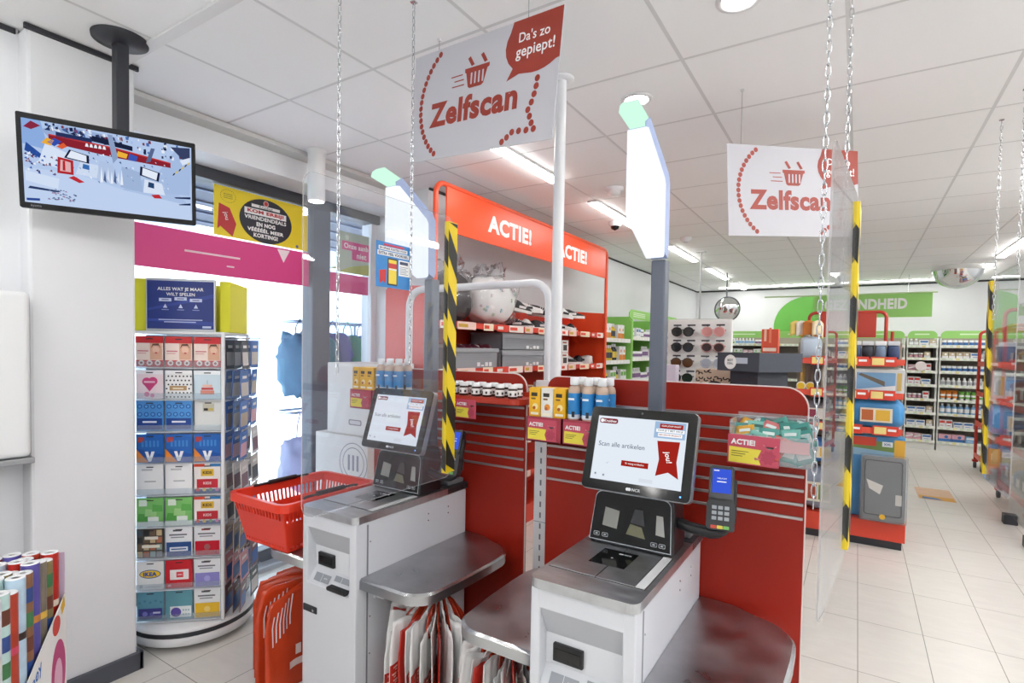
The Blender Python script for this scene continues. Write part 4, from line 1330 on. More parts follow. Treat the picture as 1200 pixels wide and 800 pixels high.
        b.box(-0.46 * w, 0.46 * w, 0.02 * h, 0.50 * h, 0.0005, 0.004, mat(c1, 0.3))
        if kind == 'bluehalf': R(-0.34, 0.2, 0.34, 0.34, 'dfe6ef', 0.0044); R(-0.28, 0.25, 0.28, 0.29, '27508f', 0.0048)
        else: C(0, 0.30, 0.12, {'redhalf': 'a06060', 'purplehalf': 'a9a5dc', 'yellowhalf': 'f0d47a'}[kind], 0.0044)
    elif kind == 'oval':
        b.disc(0, 0.55 * h, 0.40 * w, 0.0008, mat('1f4f9c', 0.35), n=24, ry=0.155 * h); b.disc(0, 0.55 * h, 0.37 * w, 0.0012, mat('f0c81e', 0.35), n=24, ry=0.125 * h)
        b.text('IKEA', 0, 0.55 * h, 0.0016, mat('1f4f9c', 0.35), width=0.5 * w, bold=0.06); R(-0.4, 0.06, -0.28, 0.16, 'b9babc'); R(-0.2, 0.08, 0.4, 0.10, 'b9babc')
    elif kind == 'redsquare':
        R(-0.34, 0.30, 0.36, 0.66, 'f2eeee'); R(-0.10, 0.38, 0.16, 0.58, 'd9404a', 0.0009); b.text('HEMA', 0.03 * w, 0.48 * h, 0.0013, mat('f2eeee', 0.4), width=0.18 * w, bold=0.03); R(-0.42, 0.06, -0.3, 0.14, 'e9a0a4')
    elif kind == 'teal':
        R(-0.44, 0.06, 0.44, 0.42, '3c3a86', 0.0009); C(-0.2, 0.24, 0.1, '7a76c0', 0.0012); C(0.06, 0.22, 0.09, '5f5ba8', 0.0012); R(0.1, 0.24, 0.38, 0.30, 'd9d8ee', 0.0012)
        for i in range(5): C(-0.4 + 0.2 * i, 0.62 + 0.05 * (i % 2), 0.05, '4a8096', 0.0006)
    elif kind == 'teal2':
        R(-0.34, 0.06, 0.46, 0.44, 'e6ecec', 0.0009); C(-0.12, 0.24, 0.2, '5a4a9c', 0.0012)
        for i in range(6): C(0.16 + 0.1 * (i % 3), 0.16 + 0.14 * (i // 3), 0.03, '6aa0a8', 0.0012)
    R(-0.12, 0.90, 0.14, 0.935, '2a2a2c', 0.0022)
    return b.build(name)


rowz = lambda r: 0.135 + (8 - r) * 0.1585
pk = MB()
for r in range(CARD_ROWS):
    z = rowz(r)
    pk2 = MB()
    pk2.box(-0.2, 0.2, -0.212, -0.209, z - 0.004, z + 0.03, clear((0.92, 0.95, 0.97), 1.0, 0.04, haze=0.10)).box(-0.2, 0.2, -0.212, -0.170, z - 0.007, z - 0.004, mat('dfe2e6', 0.4))
    pk2.build('card_pocket', stand)
cols = ('outer', 'middle', 'inner')
for r in range(CARD_ROWS):
    for c in range(3):
        tone, base, kind = DESIGNS[r][c]
        o = gift_card(frame((0, 0, 0), (1, 0, 0), (0, -0.02, 1)), 0.122, 0.150 - 0.008 * (r % 2), DESIGNS[r][c])
        x = -0.131 + 0.131 * c
        y = -0.199 if kind != 'empty' else -0.190
        p = Matrix.Translation((CX, CY, 0)) @ RZ(RA) @ Vector((x, y, rowz(r)))
        o.location = p
        o.rotation_euler = (0, 0, RA + rnd.uniform(-0.02, 0.02))
        tag(o, '%s gift card, %s row from the top, %s column of the stand' % (tone, ORD[r], cols[c]), 'gift card', 'gift cards on the stand front')
# cards on the window-facing side, seen edge on, hanging from chrome pegs
side_c = ['3a3a3e', '4a6fae', '2f64b4', '2f64b4', 'd9d6d2', 'c9c4ba', 'b8a68a', 'd9a0a8', '7a4a52']
side_n = ['dark', 'slate blue', 'bright blue', 'royal blue', 'pale', 'greyish white', 'tan', 'pink', 'maroon']
for r in range(CARD_ROWS):
    for c in range(2):
        pg = MB()
        y = -0.10 + 0.19 * c
        pg.tube([(0.166, y, rowz(r) + 0.145), (0.30, y, rowz(r) + 0.150), (0.305, y, rowz(r) + 0.158)], 0.0025, CHROME, 6)
        pg.build('peg', stand)
        for k in range(3):
            q = MB()
            q.box(-0.0012, 0.0012, -0.06, 0.06, -0.135, 0.012, mat(side_c[(r + c) % 9], 0.35))
            q.box(0.0012, 0.0016, -0.05, 0.05, -0.12, -0.05, mat(side_c[(r + c + 4) % 9], 0.35)).box(0.0012, 0.0017, -0.03, 0.03, -0.03, -0.015, PAPER)
            o = q.build('gift_card')
            p = Matrix.Translation((CX, CY, 0)) @ RZ(RA) @ Vector((0.205 + 0.035 * k, y, rowz(r) + 0.127))
            o.location = p
            o.rotation_euler = (0, rnd.uniform(-0.06, 0.06), RA + rnd.uniform(-0.06, 0.06))
            tag(o, '%s gift card, window side of stand, %s row, %s peg, %s' % (side_n[(r + c) % 9], ORD[r], ('near', 'far')[c], ('innermost', 'middle one', 'outermost')[k]), 'gift card', 'gift cards on the window side of the stand')
# ------------------------------------------------------------------ gift-wrap display beside the column
D0 = Vector((-2.275, 0.735, 0))
dv = Vector((0.82, -0.58, 0)).normalized()       # along the front board, towards the camera side
iv = Vector((-dv.y, dv.x, 0)) * -1               # inwards
disp = thing('gift_wrap_display', 'white cardboard floor display holding rolls of gift wrap beside the column', 'display', D0, math.atan2(dv.y, dv.x))
# local: x along the front board, y inwards is negative
L_, Dp = 0.62, 0.36
bx = MB()
bx.box(0, L_, -Dp, 0, 0.0, 0.10, PAPER)
bx.prism([(0, 0.0), (L_, 0.0), (L_, 0.36), (0, 0.66)], -0.004, 0.0, PAPER, M=frame((0, 0.004, 0), (1, 0, 0), (0, 0, 1)))
bx.box(-0.004, 0.0, -Dp, 0.004, 0, 0.80, mat('c9b8d0', 0.6)).box(0, L_, -Dp - 0.004, -Dp, 0, 0.80, PAPER).box(L_, L_ + 0.004, -Dp, 0.004, 0, 0.80, PAPER)
bx.build('carton_body', disp)
q = MB(frame((L_, 0.0085, 0), (-1, 0, 0), (0, 0, 1)))      # seen from outside
q.text('Disney', L_ - 0.27, 0.485, 0, mat('2f6fc0', 0.5), width=0.16, bold=0.02, shear=0.25, M=T(L_ - 0.27, 0.485, 0) @ RZ(0.45) @ T(-(L_ - 0.27), -0.485, 0))
q.disc(L_ - 0.07, 0.42, 0.06, 0, mat('c2417c', 0.5), n=24, ry=0.11)
q.disc(L_ - 0.075, 0.40, 0.035, 0.0006, mat('e9b9cf', 0.5), n=20, ry=0.07)
q.disc(L_ - 0.085, 0.585, 0.032, 0, mat('d23a2a', 0.5), n=20)
q.flat([(L_ - 0.05, 0.63), (L_ - 0.02, 0.66), (L_ - 0.01, 0.62), (L_ - 0.04, 0.60)], 0, mat('e8b92a', 0.5))
q.build('printed_front', disp)
ROLLC = [('red', 'b8281e'), ('pale blue', 'b9d3e6'), ('green and brown', '8a7a4e'), ('red gold', 'b5402a'), ('grey-brown', '7d7466'), ('mint', 'bcd8d4'), ('violet', '57509c'), ('white', 'd9dde2'), ('brown', '8a5f42')]


def wrap_roll(p, h, k, label):
    o = thing('gift_wrap_roll', label, 'roll', p, 0, 'rolls of gift wrap')
    c = ROLLC[k % 9][1]
    R_ = 0.0235
    b = MB().lathe([(R_, 0), (R_, h - 0.002)], mat(c, 0.3, noise=0.25, nscale=28), 16)
    alt = ['e4d8c4', '3f7a4a', '3a2e2a', 'c9823a', '2f4a8a', 'e9e6e0', 'd24a6a', '6a3a2c', 'e2b84a']
    n = 9 if k % 3 == 2 else 4
    for i in range(n):
        z0 = h * (0.05 + 0.93 * i / n)
        b.lathe([(R_ + 0.0003, z0), (R_ + 0.0003, z0 + h * (0.55 if k % 3 == 2 else 0.12) / n)], mat(alt[(k * 2 + i * 3) % 9], 0.35, noise=0.3, nscale=45), 16)
    b.build('wrap_paper', o)
    MB().lathe([(R_, h - 0.002), (R_ - 0.0015, h), (0.009, h), (0.008, h - 0.01), (0.001, h - 0.012)], mat('e4e6e8', 0.45), 16).build('roll_end', o)
    return o


for i in range(10):
    for j in range(7):
        k = (i * 2 + j * 3 + (i * j) % 4) % 9
        p = D0 + dv * (0.030 + 0.0495 * i) + Vector((dv.y, -dv.x, 0)) * (0.026 + 0.0495 * j)
        hh = 0.715 + rnd.uniform(-0.012, 0.02)
        wrap_roll((p.x, p.y, 0.1005), hh, k, '%s gift wrap roll, %s from the column, %s row of the display' % (ROLLC[k][0], ORD[i], ORD[j]))

# white units on the wall at the edge of the view
t = thing('wall_cabinet', 'white wall cabinet with rounded corner above the gift wrap display', 'cabinet', (-2.879, 0.30, 1.05))
MB().box(0, 0.175, -0.9, 0.48, 0.02, 0.66, mat('e3e5e6', 0.4), bev=0.02, seg=4).build('body', t)
MB().box(0, 0.183, -0.9, 0.487, -0.005, 0.018, mat('9fa1a3', 0.35, metal=0.5), bev=0.004).build('ledge', t)
MB().box(0.1755, 0.177, -0.25, -0.247, 0.04, 0.64, mat('9fa1a3', 0.5)).build('door_gap', t)
t = thing('wall_counter_unit', 'white recessed lower unit under the wall cabinet', 'cabinet', (-2.879, 0.30, 0))
MB().box(0, 0.10, -0.9, 0.33, 0.02, 1.04, mat('e6e7e8', 0.4), bev=0.004).build('body', t)
MB().box(0, 0.09, -0.88, 0.32, 0.0, 0.02, DARK).build('plinth', t)
MB().cyl((0.10, 0.27, 0.82), (0.104, 0.27, 0.82), 0.006, CHROME, 12).build('screw_cap', t)

# ------------------------------------------------------------------ monitor on a ceiling pole
tvM = frame((-2.488, 0.975, 2.185), (math.cos(1.199), math.sin(1.199), 0.022), (0.10 * math.sin(1.199) * -1 * -1, -0.10 * math.cos(1.199), 0.995))
tv = thing('ceiling_monitor', 'black flat monitor on a ceiling pole showing the shop from above', 'monitor', (0, 0, 0))
b = MB(tvM)
b.prism(rrect(-0.281, -0.168, 0.281, 0.168, 0.006), -0.034, 0.0, mat('0d0e11', 0.45, spec=0.25))
b.prism(rrect(-0.2, -0.11, 0.2, 0.11, 0.01), -0.055, -0.034, mat('15161a', 0.4))
b.text('iiyama', -0.235, -0.159, 0.0006, mat('8d9096', 0.4), width=0.03)
b.build('housing', tv)
s = MB(tvM)
hw, hh = 0.266, 0.148
U = lambda u: (u - 0.5) * 2 * hw
V = lambda v: (v - 0.5) * 2 * hh
E_ = 0.85
s.rect(-hw, -hh, hw, hh, 0.0006, glow('b7cdf0', E_))
P = lambda pts, c, z: s.flat([(U(a), V(bb)) for a, bb in pts], 0.0006 + 0.0004 * z, glow(c, E_))
P([(0, 0.42), (0.30, 0.42), (0.55, 0.30), (0.98, 0.34), (1, 0), (0, 0)], 'c3d6f4', 1)
P([(0.55, 0.30), (0.98, 0.2), (1, 0.75), (0.9, 0.95), (0.78, 0.6)], 'a9c0e6', 1)
P([(0, 0.70), (0.14, 0.66), (0.10, 1), (0, 1)], '8fb0e4', 1)
P([(0.02, 0.72), (0.10, 0.60), (0.09, 0.55), (0.01, 0.62)], '2a4f9c', 2)
P([(0.01, 0.90), (0.05, 0.98), (0.10, 0.94), (0.05, 0.88)], '8a2b45', 2)
P([(0.10, 0.90), (0.20, 0.99), (0.45, 0.97), (0.47, 0.85), (0.14, 0.82)], '9ab2dc', 2)
for i in range(9):
    P([(0.12 + 0.045 * i, 0.90 + 0.02 * (i % 3)), (0.15 + 0.045 * i, 0.96 - 0.02 * (i % 2)), (0.165 + 0.045 * i, 0.90)], ['2c3a66', 'e3ecfb', '39527f', '1f2a4c'][i % 4], 3)
P([(0.14, 0.86), (0.50, 0.83), (0.86, 0.74), (0.86, 0.68), (0.50, 0.70), (0.14, 0.76)], '8c2432', 3)
P([(0.14, 0.86), (0.50, 0.83), (0.86, 0.75), (0.86, 0.735), (0.50, 0.81), (0.14, 0.845)], 'c23b3b', 4)
P([(0.38, 0.93), (0.62, 0.88), (0.62, 0.82), (0.38, 0.86)], '1d2440', 4)
P([(0.18, 0.84), (0.38, 0.84), (0.38, 0.89), (0.18, 0.90)], '26345f', 4)
P([(0.10, 0.74), (0.13, 0.81), (0.17, 0.79), (0.15, 0.72)], 'efb03a', 5)
P([(0.13, 0.76), (0.17, 0.82), (0.21, 0.79), (0.17, 0.72)], '3350b0', 5)
P([(0.18, 0.72), (0.22, 0.78), (0.24, 0.74), (0.21, 0.70)], 'e0613a', 5)
P([(0.52, 0.72), (0.53, 0.79), (0.59, 0.77), (0.58, 0.71)], 'f1b63f', 5)
P([(0.59, 0.70), (0.60, 0.78), (0.65, 0.76), (0.64, 0.69)], '3b59b8', 5)
for i in range(5):
    P([(0.34 + 0.025 * i, 0.78), (0.345 + 0.025 * i, 0.82), (0.355 + 0.025 * i, 0.82), (0.36 + 0.025 * i, 0.78)], 'eef4ff', 5)
P([(0.47, 0.98), (0.50, 0.98), (0.53, 0.70), (0.50, 0.62)], '8fa3c8', 6)
P([(0.735, 0.9), (0.76, 0.9), (0.73, 0.72), (0.70, 0.70)], '5a6a92', 6)
P([(0.08, 0.50), (0.12, 0.74), (0.24, 0.66), (0.22, 0.45)], 'dbe7fb', 4)
P([(0.22, 0.60), (0.25, 0.71), (0.36, 0.67), (0.36, 0.57)], '1d2342', 5)
P([(0.235, 0.61), (0.26, 0.70), (0.345, 0.665), (0.345, 0.585)], 'e9f1ff', 6)
P([(0.66, 0.52), (0.665, 0.64), (0.79, 0.59), (0.78, 0.47)], '1d2342', 5)
P([(0.675, 0.53), (0.68, 0.625), (0.775, 0.585), (0.765, 0.485)], 'e9f1ff', 6)
P([(0.28, 0.42), (0.31, 0.58), (0.41, 0.57), (0.42, 0.40)], 'd2e0f7', 4)
P([(0.32, 0.50), (0.325, 0.56), (0.36, 0.55), (0.36, 0.49)], '3a6fb4', 6)
P([(0.68, 0.30), (0.69, 0.48), (0.80, 0.45), (0.82, 0.30)], 'dce7fa', 4)
P([(0.71, 0.38), (0.715, 0.45), (0.75, 0.44), (0.75, 0.37)], '28456e', 6)
P([(0.54, 0.33), (0.55, 0.60), (0.66, 0.56), (0.68, 0.30)], 'a3b9dd', 4)
P([(0.40, 0.38), (0.42, 0.64), (0.50, 0.60), (0.53, 0.34)], 'b5c8e8', 4)
for i in range(7):
    P([(0.42 + 0.02 * i, 0.36 + 0.03 * (i % 3)), (0.43 + 0.02 * i, 0.56 - 0.04 * (i % 2)), (0.437 + 0.02 * i, 0.36)], ['eef4ff', '4f6390', 'dfe9fb'][i % 3], 6)
P([(0.18, 0.40), (0.185, 0.60), (0.27, 0.58), (0.27, 0.40)], 'b52b33', 6)
P([(0.195, 0.43), (0.20, 0.57), (0.255, 0.55), (0.255, 0.43)], 'e6b3b6', 7)
P([(0.21, 0.44), (0.212, 0.56), (0.225, 0.56), (0.225, 0.44)], 'b52b33', 8)
P([(0.24, 0.36), (0.27, 0.39), (0.33, 0.33), (0.30, 0.31)], 'c2303a', 6)
P([(0.73, 0.28), (0.78, 0.30), (0.80, 0.25), (0.75, 0.24)], 'c2303a', 6)
for i in range(90):
    a, bb = rnd.uniform(0.12, 0.95), rnd.uniform(0.0, 1.0)
    bb = 0.995 - 0.03 * bb - (0.02 + 0.17 * a) * bb
    sz = rnd.uniform(0.006, 0.02)
    P([(a, bb), (a + sz, bb + 0.01), (a + sz * 1.2, bb - sz * 2), (a + 0.2 * sz, bb - sz * 2.2)], ['1b2448', 'e9f1ff', '4a6fb4', '2c2f52', 'a9c0ea', '7a3a50'][i % 6], 3)
for i in range(60):
    a, bb = rnd.uniform(0.24, 0.84), rnd.uniform(0.36, 0.72)
    sz = rnd.uniform(0.004, 0.012)
    P([(a, bb), (a + sz, bb + sz), (a + sz * 1.4, bb - sz * 2)], ['39477a', 'eef4ff', '6f86b8', 'c9d8f4'][i % 4], 4)
for i in range(40):
    a, bb = rnd.uniform(0.0, 0.17), rnd.uniform(0.36, 0.62)
    P([(a, bb), (a + 0.012, bb + 0.02), (a + 0.016, bb - 0.01)], ['2f57b0', 'eaf2ff', '43346a', '8a5a6a'][i % 4], 5)
P([(0.01, 0.38), (0.19, 0.33), (0.18, 0.20), (0.01, 0.26)], 'd6e4fa', 4)
P([(0.03, 0.20), (0.19, 0.18), (0.18, 0.16), (0.02, 0.17)], '2a3c66', 5)
for i in range(46):
    a, bb = rnd.uniform(0.12, 0.27), rnd.uniform(0.06, 0.19)
    P([(a, bb), (a + 0.008, bb + 0.016), (a + 0.016, bb)], ['5a6a92', '7d8cb4', '9c6a86', '46557e'][i % 4], 5)
P([(0.01, 0.05), (0.08, 0.06), (0.08, 0.03), (0.01, 0.02)], '2c4a96', 5)
P([(0.88, 0.29), (0.99, 0.32), (0.99, 0.29), (0.89, 0.275)], '1a2a56', 5)
P([(0.91, 0.20), (0.99, 0.235), (0.99, 0.205), (0.915, 0.19)], '1a2a56', 5)
P([(0.86, 0.96), (0.99, 0.99), (0.99, 0.82), (0.94, 0.82)], '3a4468', 5)
P([(0.92, 0.80), (0.99, 0.86), (0.99, 0.80), (0.94, 0.74)], 'dfe9fb', 6)
for i in range(6):
    a, bb = 0.87 + 0.02 * i, 0.58 + 0.035 * i
    P([(a, bb), (a + 0.012, bb + 0.01), (a + 0.022, bb + 0.045), (a + 0.010, bb + 0.035)], 'e3c93a' if i % 2 else '23211c', 6)
s.build('screen', tv)
pole_m = mat('2a2c33', 0.45)
pm = MB()
pc = at(141, 45, z=CEIL)
pm.box(pc.x - 0.023, pc.x + 0.023, pc.y - 0.023, pc.y + 0.023, 2.10, CEIL - 0.01, pole_m, bev=0.003)
pm.build('pole', tv)
MB(T(pc.x, pc.y, 0)).lathe([(0.03, CEIL - 0.03), (0.098, CEIL - 0.014), (0.10, CEIL - 0.001)], pole_m, 36).build('ceiling_plate', tv)
MB(T(pc.x, pc.y, 0) @ RZ(1.199)).box(-0.06, 0.06, -0.075, 0.03, 2.13, 2.25, pole_m, bev=0.005).build('bracket', tv)

# ------------------------------------------------------------------ clear hanging screens with hazard tape, and their chains
def hazard(mb, x0, x1, z0, z1, d):
    """yellow and black striped foam guard round an upright edge"""
    mb.box(x0, x1, -d, d, z0, z1, TAPE_YELLOW)
    p = 0.21
    e = 0.0006
    faces = [(frame((x0, -d - e, 0), (1, 0, 0), (0, 0, 1)), x1 - x0), (frame((x1 + e, -d, 0), (0, 1, 0), (0, 0, 1)), 2 * d), (frame((x1, d + e, 0), (-1, 0, 0), (0, 0, 1)), x1 - x0), (frame((x0 - e, d, 0), (0, -1, 0), (0, 0, 1)), 2 * d)]
    run = 0.0
    for M, w in faces:
        for k in range(-2, int((z1 - z0) / p) + 2):
            zb = z1 - 0.03 - k * p - run * 1.7
            poly = [(0.0, zb), (w, zb - 1.7 * w), (w, zb - 1.7 * w - 0.105), (0.0, zb - 0.105)]
            poly = [(a, max(z0 + 0.003, min(z1 - 0.003, c))) for a, c in poly]
            if max(c for a, c in poly) - min(c for a, c in poly) > 0.002 and abs(poly[0][1] - poly[3][1]) + abs(poly[1][1] - poly[2][1]) > 0.003:
                mb.flat(poly, 0, TAPE_BLACK, M)
        run += w


def hanging_screen(p0, p1, z0, z1, tape, label, tapez=None):
    """clear sheet from plan point p0 (near) to p1 (far)"""
    p0, p1 = Vector(p0), Vector(p1)
    d = (p1 - p0)
    L = d.length
    t = thing('hanging_screen', label, 'screen', (p0.x, p0.y, 0), math.atan2(d.y, d.x), 'clear hanging screens')
    M = frame((0, 0, 0), (1, 0, 0), (0, 0, 1))
    poly = rrect(0, z0, L, z1, 0.045, 6)
    b = MB()
    b.prism(poly, -0.0025, 0.0025, ACRYLIC_EDGE, M, cap=ACRYLIC)
    b.build('clear_sheet', t)
    q = MB()
    hazard(q, L - 0.048, L + 0.008, z0 + 0.02, z1 - 0.02, 0.0105)
    q.build('hazard_tape', t)
    return t


def chain(p, ztop, zbot, label, group='chains of the hanging screens', pitch=0.026, tilt=(0, 0)):
    t = MB()
    n = int((ztop - zbot) / pitch)
    for k in range(n):
        z = ztop - (k + 0.5) * pitch
        pts = []
        for i in range(12):
            a = 2 * math.pi * i / 12
            x, zz = 0.0050 * math.cos(a), 0.0160 * math.sin(a)
            pts.append((x, 0, zz) if k % 2 else (0, x, zz))
        f_ = (ztop - z)
        t.tube([(a + tilt[0] * f_, b + tilt[1] * f_, c + z) for a, b, c in pts], 0.0016, CHROME, 6, closed=True)
    t.tube([(0, 0, ztop - 0.004), (0, 0, CEIL - 0.001)], 0.0022, CHROME, 6) if ztop < CEIL - 0.004 else None
    t.box(-0.010, 0.010, -0.010, 0.010, CEIL - 0.004, CEIL - 0.0006, CHROME)
    o = t.build('hanging_chain')
    o.location = (p[0], p[1], 0)
    return tag(o, label, 'chain', group)


XA = -1.40
hanging_screen((XA, 1.035), (XA + 0.0, 1.75), 0.995, 2.046, 'far', 'clear hanging screen with striped tape edge between the two self-checkouts')
chain((XA + 0.0125, at(395, 0, x=XA).y), CEIL - 0.004, 1.42, 'thin chain on the near end of the screen between the checkouts')
chain((XA + 0.0125, at(482, 0, x=XA).y), CEIL - 0.004, 1.46, 'thin chain on the taped end of the screen between the checkouts')
hanging_screen((-0.058, 1.38), (-0.014, 1.975), 0.91, 2.0, 'far', 'clear hanging screen with striped tape edge past the end of the nearer red panel')
chain((-0.074, 1.40), CEIL - 0.004, 1.15, 'chain along the near edge of the screen past the red panel end')
chain((-0.042, 1.78), CEIL - 0.004, 1.70, 'chain holding the middle of the screen past the red panel end')
hanging_screen((0.615, 3.35), (0.607, 3.94), 0.86, 1.955, 'far', 'clear hanging screen with striped tape edge in front of the wheeled red rack')
chain((0.60, 3.80), CEIL - 0.004, 1.7, 'chain at the taped end of the screen by the wheeled red rack')
chain((0.62, 3.42), CEIL - 0.004, 1.9, 'chain at the near end of the screen by the wheeled red rack')

# ------------------------------------------------------------------ hanging department signs
def zelfscan(M, w, h, hang, label, hx=(0.19, 0.80)):
    t = thing('hanging_sign', label, 'sign', (0, 0, 0), 0, 'grey hanging shop signs')
    b = MB(M)
    b.box(-w / 2, w / 2, -h / 2, h / 2, -0.003, 0.0, SIGN_GREY)
    b.build('board', t)
    q = MB(M)
    X = lambda u: (u - 0.5) * w
    Y = lambda v: (v - 0.5) * h
    q.text('Zelfscan', X(0.465), Y(0.405), 0.0006, SIGN_RED, width=w * 0.62, height=h * 0.225, bold=0.042)
    # dotted bubble outline
    for k in range(19):
        a = math.radians(128 + k * 104 / 18)
        q.disc(X(0.42) + 0.345 * w * math.cos(a), Y(0.5) + 0.57 * h * math.sin(a), 0.0155 * w, 0.0006, SIGN_RED, n=12)
    for u, v in ((0.885, 0.455), (0.882, 0.395), (0.874, 0.335), (0.862, 0.275), (0.845, 0.22), (0.858, 0.165), (0.872, 0.11), (0.888, 0.06), (0.845, 0.06), (0.80, 0.065), (0.758, 0.065), (0.728, 0.03), (0.698, -0.0)):
        q.disc(X(u), Y(v + 0.045), 0.0155 * w, 0.0006, SIGN_RED, n=12)
    # basket pictogram
    q.flat([(X(0.405), Y(0.745)), (X(0.575), Y(0.745)), (X(0.575), Y(0.715)), (X(0.562), Y(0.705)), (X(0.54), Y(0.585)), (X(0.525), Y(0.57)), (X(0.445), Y(0.57)), (X(0.432), Y(0.585)), (X(0.415), Y(0.705)), (X(0.405), Y(0.715))], 0.0006, SIGN_RED)
    for k in range(4):
        u = 0.449 + 0.0265 * k
        q.flat(rrect(X(u), Y(0.60), X(u + 0.011), Y(0.70), 0.003, 3), 0.0010, SIGN_GREY)
    for u in (0.42, 0.51):
        q.flat([(X(u), Y(0.83)), (X(u + 0.018), Y(0.845)), (X(u + 0.05), Y(0.765)), (X(u + 0.03), Y(0.755))], 0.0006, SIGN_RED)
    for k, (u0, u1) in enumerate(((0.305, 0.39), (0.33, 0.40), (0.315, 0.405))):
        q.rect(X(u0), Y(0.70 - 0.045 * k), X(u1), Y(0.71 - 0.045 * k), 0.0006, SIGN_RED)
    # speech bubble in the corner
    bub = [(X(1), Y(1)), (X(0.715), Y(1))] + [(X(0.86 + 0.185 * math.cos(math.radians(a))), Y(0.80 + 0.245 * math.sin(math.radians(a)))) for a in range(150, 226, 15)] + [(X(0.695), Y(0.535)), (X(0.77), Y(0.572))] + [(X(0.86 + 0.185 * math.cos(math.radians(a))), Y(0.80 + 0.245 * math.sin(math.radians(a)))) for a in range(255, 311, 11)] + [(X(1), Y(0.62))]
    q.flat(bub, 0.0008, SIGN_RED)
    q.text("Da's zo", X(0.845), Y(0.86), 0.0014, LETTER, width=w * 0.18, bold=0.012)
    q.text('gepiept!', X(0.855), Y(0.735), 0.0014, LETTER, width=w * 0.225, bold=0.012)
    q.build('printed_face', t)
    for u in hx:
        p = M @ Vector((X(u), h / 2 - 0.012, -0.0015))
        MB().tube([tuple(p), (p.x, p.y, CEIL - 0.006)], 0.0012, mat('8d9094', 0.4), 5).box(p.x - 0.008, p.x + 0.008, p.y - 0.008, p.y + 0.008, CEIL - 0.007, CEIL - 0.0006, WHITE_PAINT).build('hanging_wire', t)
    return t


def quad_frame(tl, tr, w, h):
    tl, tr = Vector(tl), Vector(tr)
    xd = (tr - tl).normalized()
    yd = Vector((0, 0, 1))
    M = frame(tl, xd, yd)
    c = tl + xd * w / 2 - Vector((M[0][1], M[1][1], M[2][1])) * h / 2
    return frame(c, xd, yd)


zelfscan(quad_frame((-1.605, 1.735, 2.735), (-0.84, 1.625, 2.66), 0.765, 0.43), 0.765, 0.43, 0.03, 'large grey hanging sign with basket pictogram nearest the camera, above the checkouts')
zelfscan(quad_frame((-0.549, 2.72, 2.505), (-0.031, 3.267, 2.547), 0.755, 0.43), 0.755, 0.43, 0.24, 'grey hanging sign with basket pictogram farther off, partly behind the clear screen', hx=(0.10, 0.92))

# ------------------------------------------------------------------ posters on and by the window
pw = thing('window_poster', 'yellow landscape poster with a black disc hung on the shop window', 'poster', (-3.440, 1.895, 2.36))
M = frame((0, 0, 0), (0, 1, 0), (0, 0, 1))
yy0, yy1, zz0, zz1 = 0.0, 0.69, -0.15, 0.165
q = MB(M)
q.box(0, 0.69, -0.15, 0.165, -0.004, 0, mat('e9cf1e', 0.5))
q.build('poster_board', pw)
q = MB(M)
q.disc(0.36, -0.002, 0.195, 0.0006, mat('1c1f2c', 0.5), n=40, ry=0.148)
q.rect(0.25, 0.080, 0.46, 0.100, 0.0011, LETTER)
q.text('Kruidvat', 0.355, 0.090, 0.0015, mat('1c1f2c', 0.5), width=0.10)
q.disc(0.355, 0.118, 0.02, 0.0011, mat('d9b0b0', 0.5), n=16)
q.disc(0.355, 0.118, 0.014, 0.0015, mat('c23a34', 0.5), n=16)
q.rect(0.20, 0.030, 0.51, 0.070, 0.0011, LETTER)
q.text('KOM ERBIJ!', 0.355, 0.050, 0.0015, mat('b8262c', 0.5), width=0.27, height=0.030, bold=0.05)
q.text('VRIENDENDEALS', 0.355, 0.010, 0.0011, LETTER, width=0.31, height=0.026, bold=0.03)
q.text('EN NOG', 0.355, -0.030, 0.0011, LETTER, width=0.14, height=0.028, bold=0.05)
q.text('VÉÉÉÉÉL MEER', 0.355, -0.066, 0.0011, LETTER, width=0.27, height=0.030, bold=0.04)
q.text('KORTING!', 0.355, -0.104, 0.0011, LETTER, width=0.18, height=0.028, bold=0.04)
q.flat([(0.03, 0.055), (0.10, 0.035), (0.145, -0.06), (0.12, -0.145), (0.04, -0.09), (0.02, -0.11)], 0.0007, mat('b8262c', 0.5))
q.text('jou', 0.075, -0.02, 0.0012, LETTER, width=0.05, M=T(0.075, -0.02, 0) @ RZ(-1.3) @ T(-0.075, 0.02, 0))
for a in range(24):
    q.rect(0.09 + 0.05 * math.cos(a * 0.2618) - 0.002, 0.108 + 0.04 * math.sin(a * 0.2618) - 0.002, 0.09 + 0.05 * math.cos(a * 0.2618) + 0.002, 0.108 + 0.04 * math.sin(a * 0.2618) + 0.002, 0.0007, mat('5a5420', 0.5))
for k in range(3):
    q.rect(0.06, 0.118 - 0.012 * k, 0.12, 0.121 - 0.012 * k, 0.0007, mat('5a5420', 0.5))
q.disc(0.60, -0.13, 0.012, 0.0007, mat('6a6a94', 0.5), n=12)
q.build('poster_print', pw)

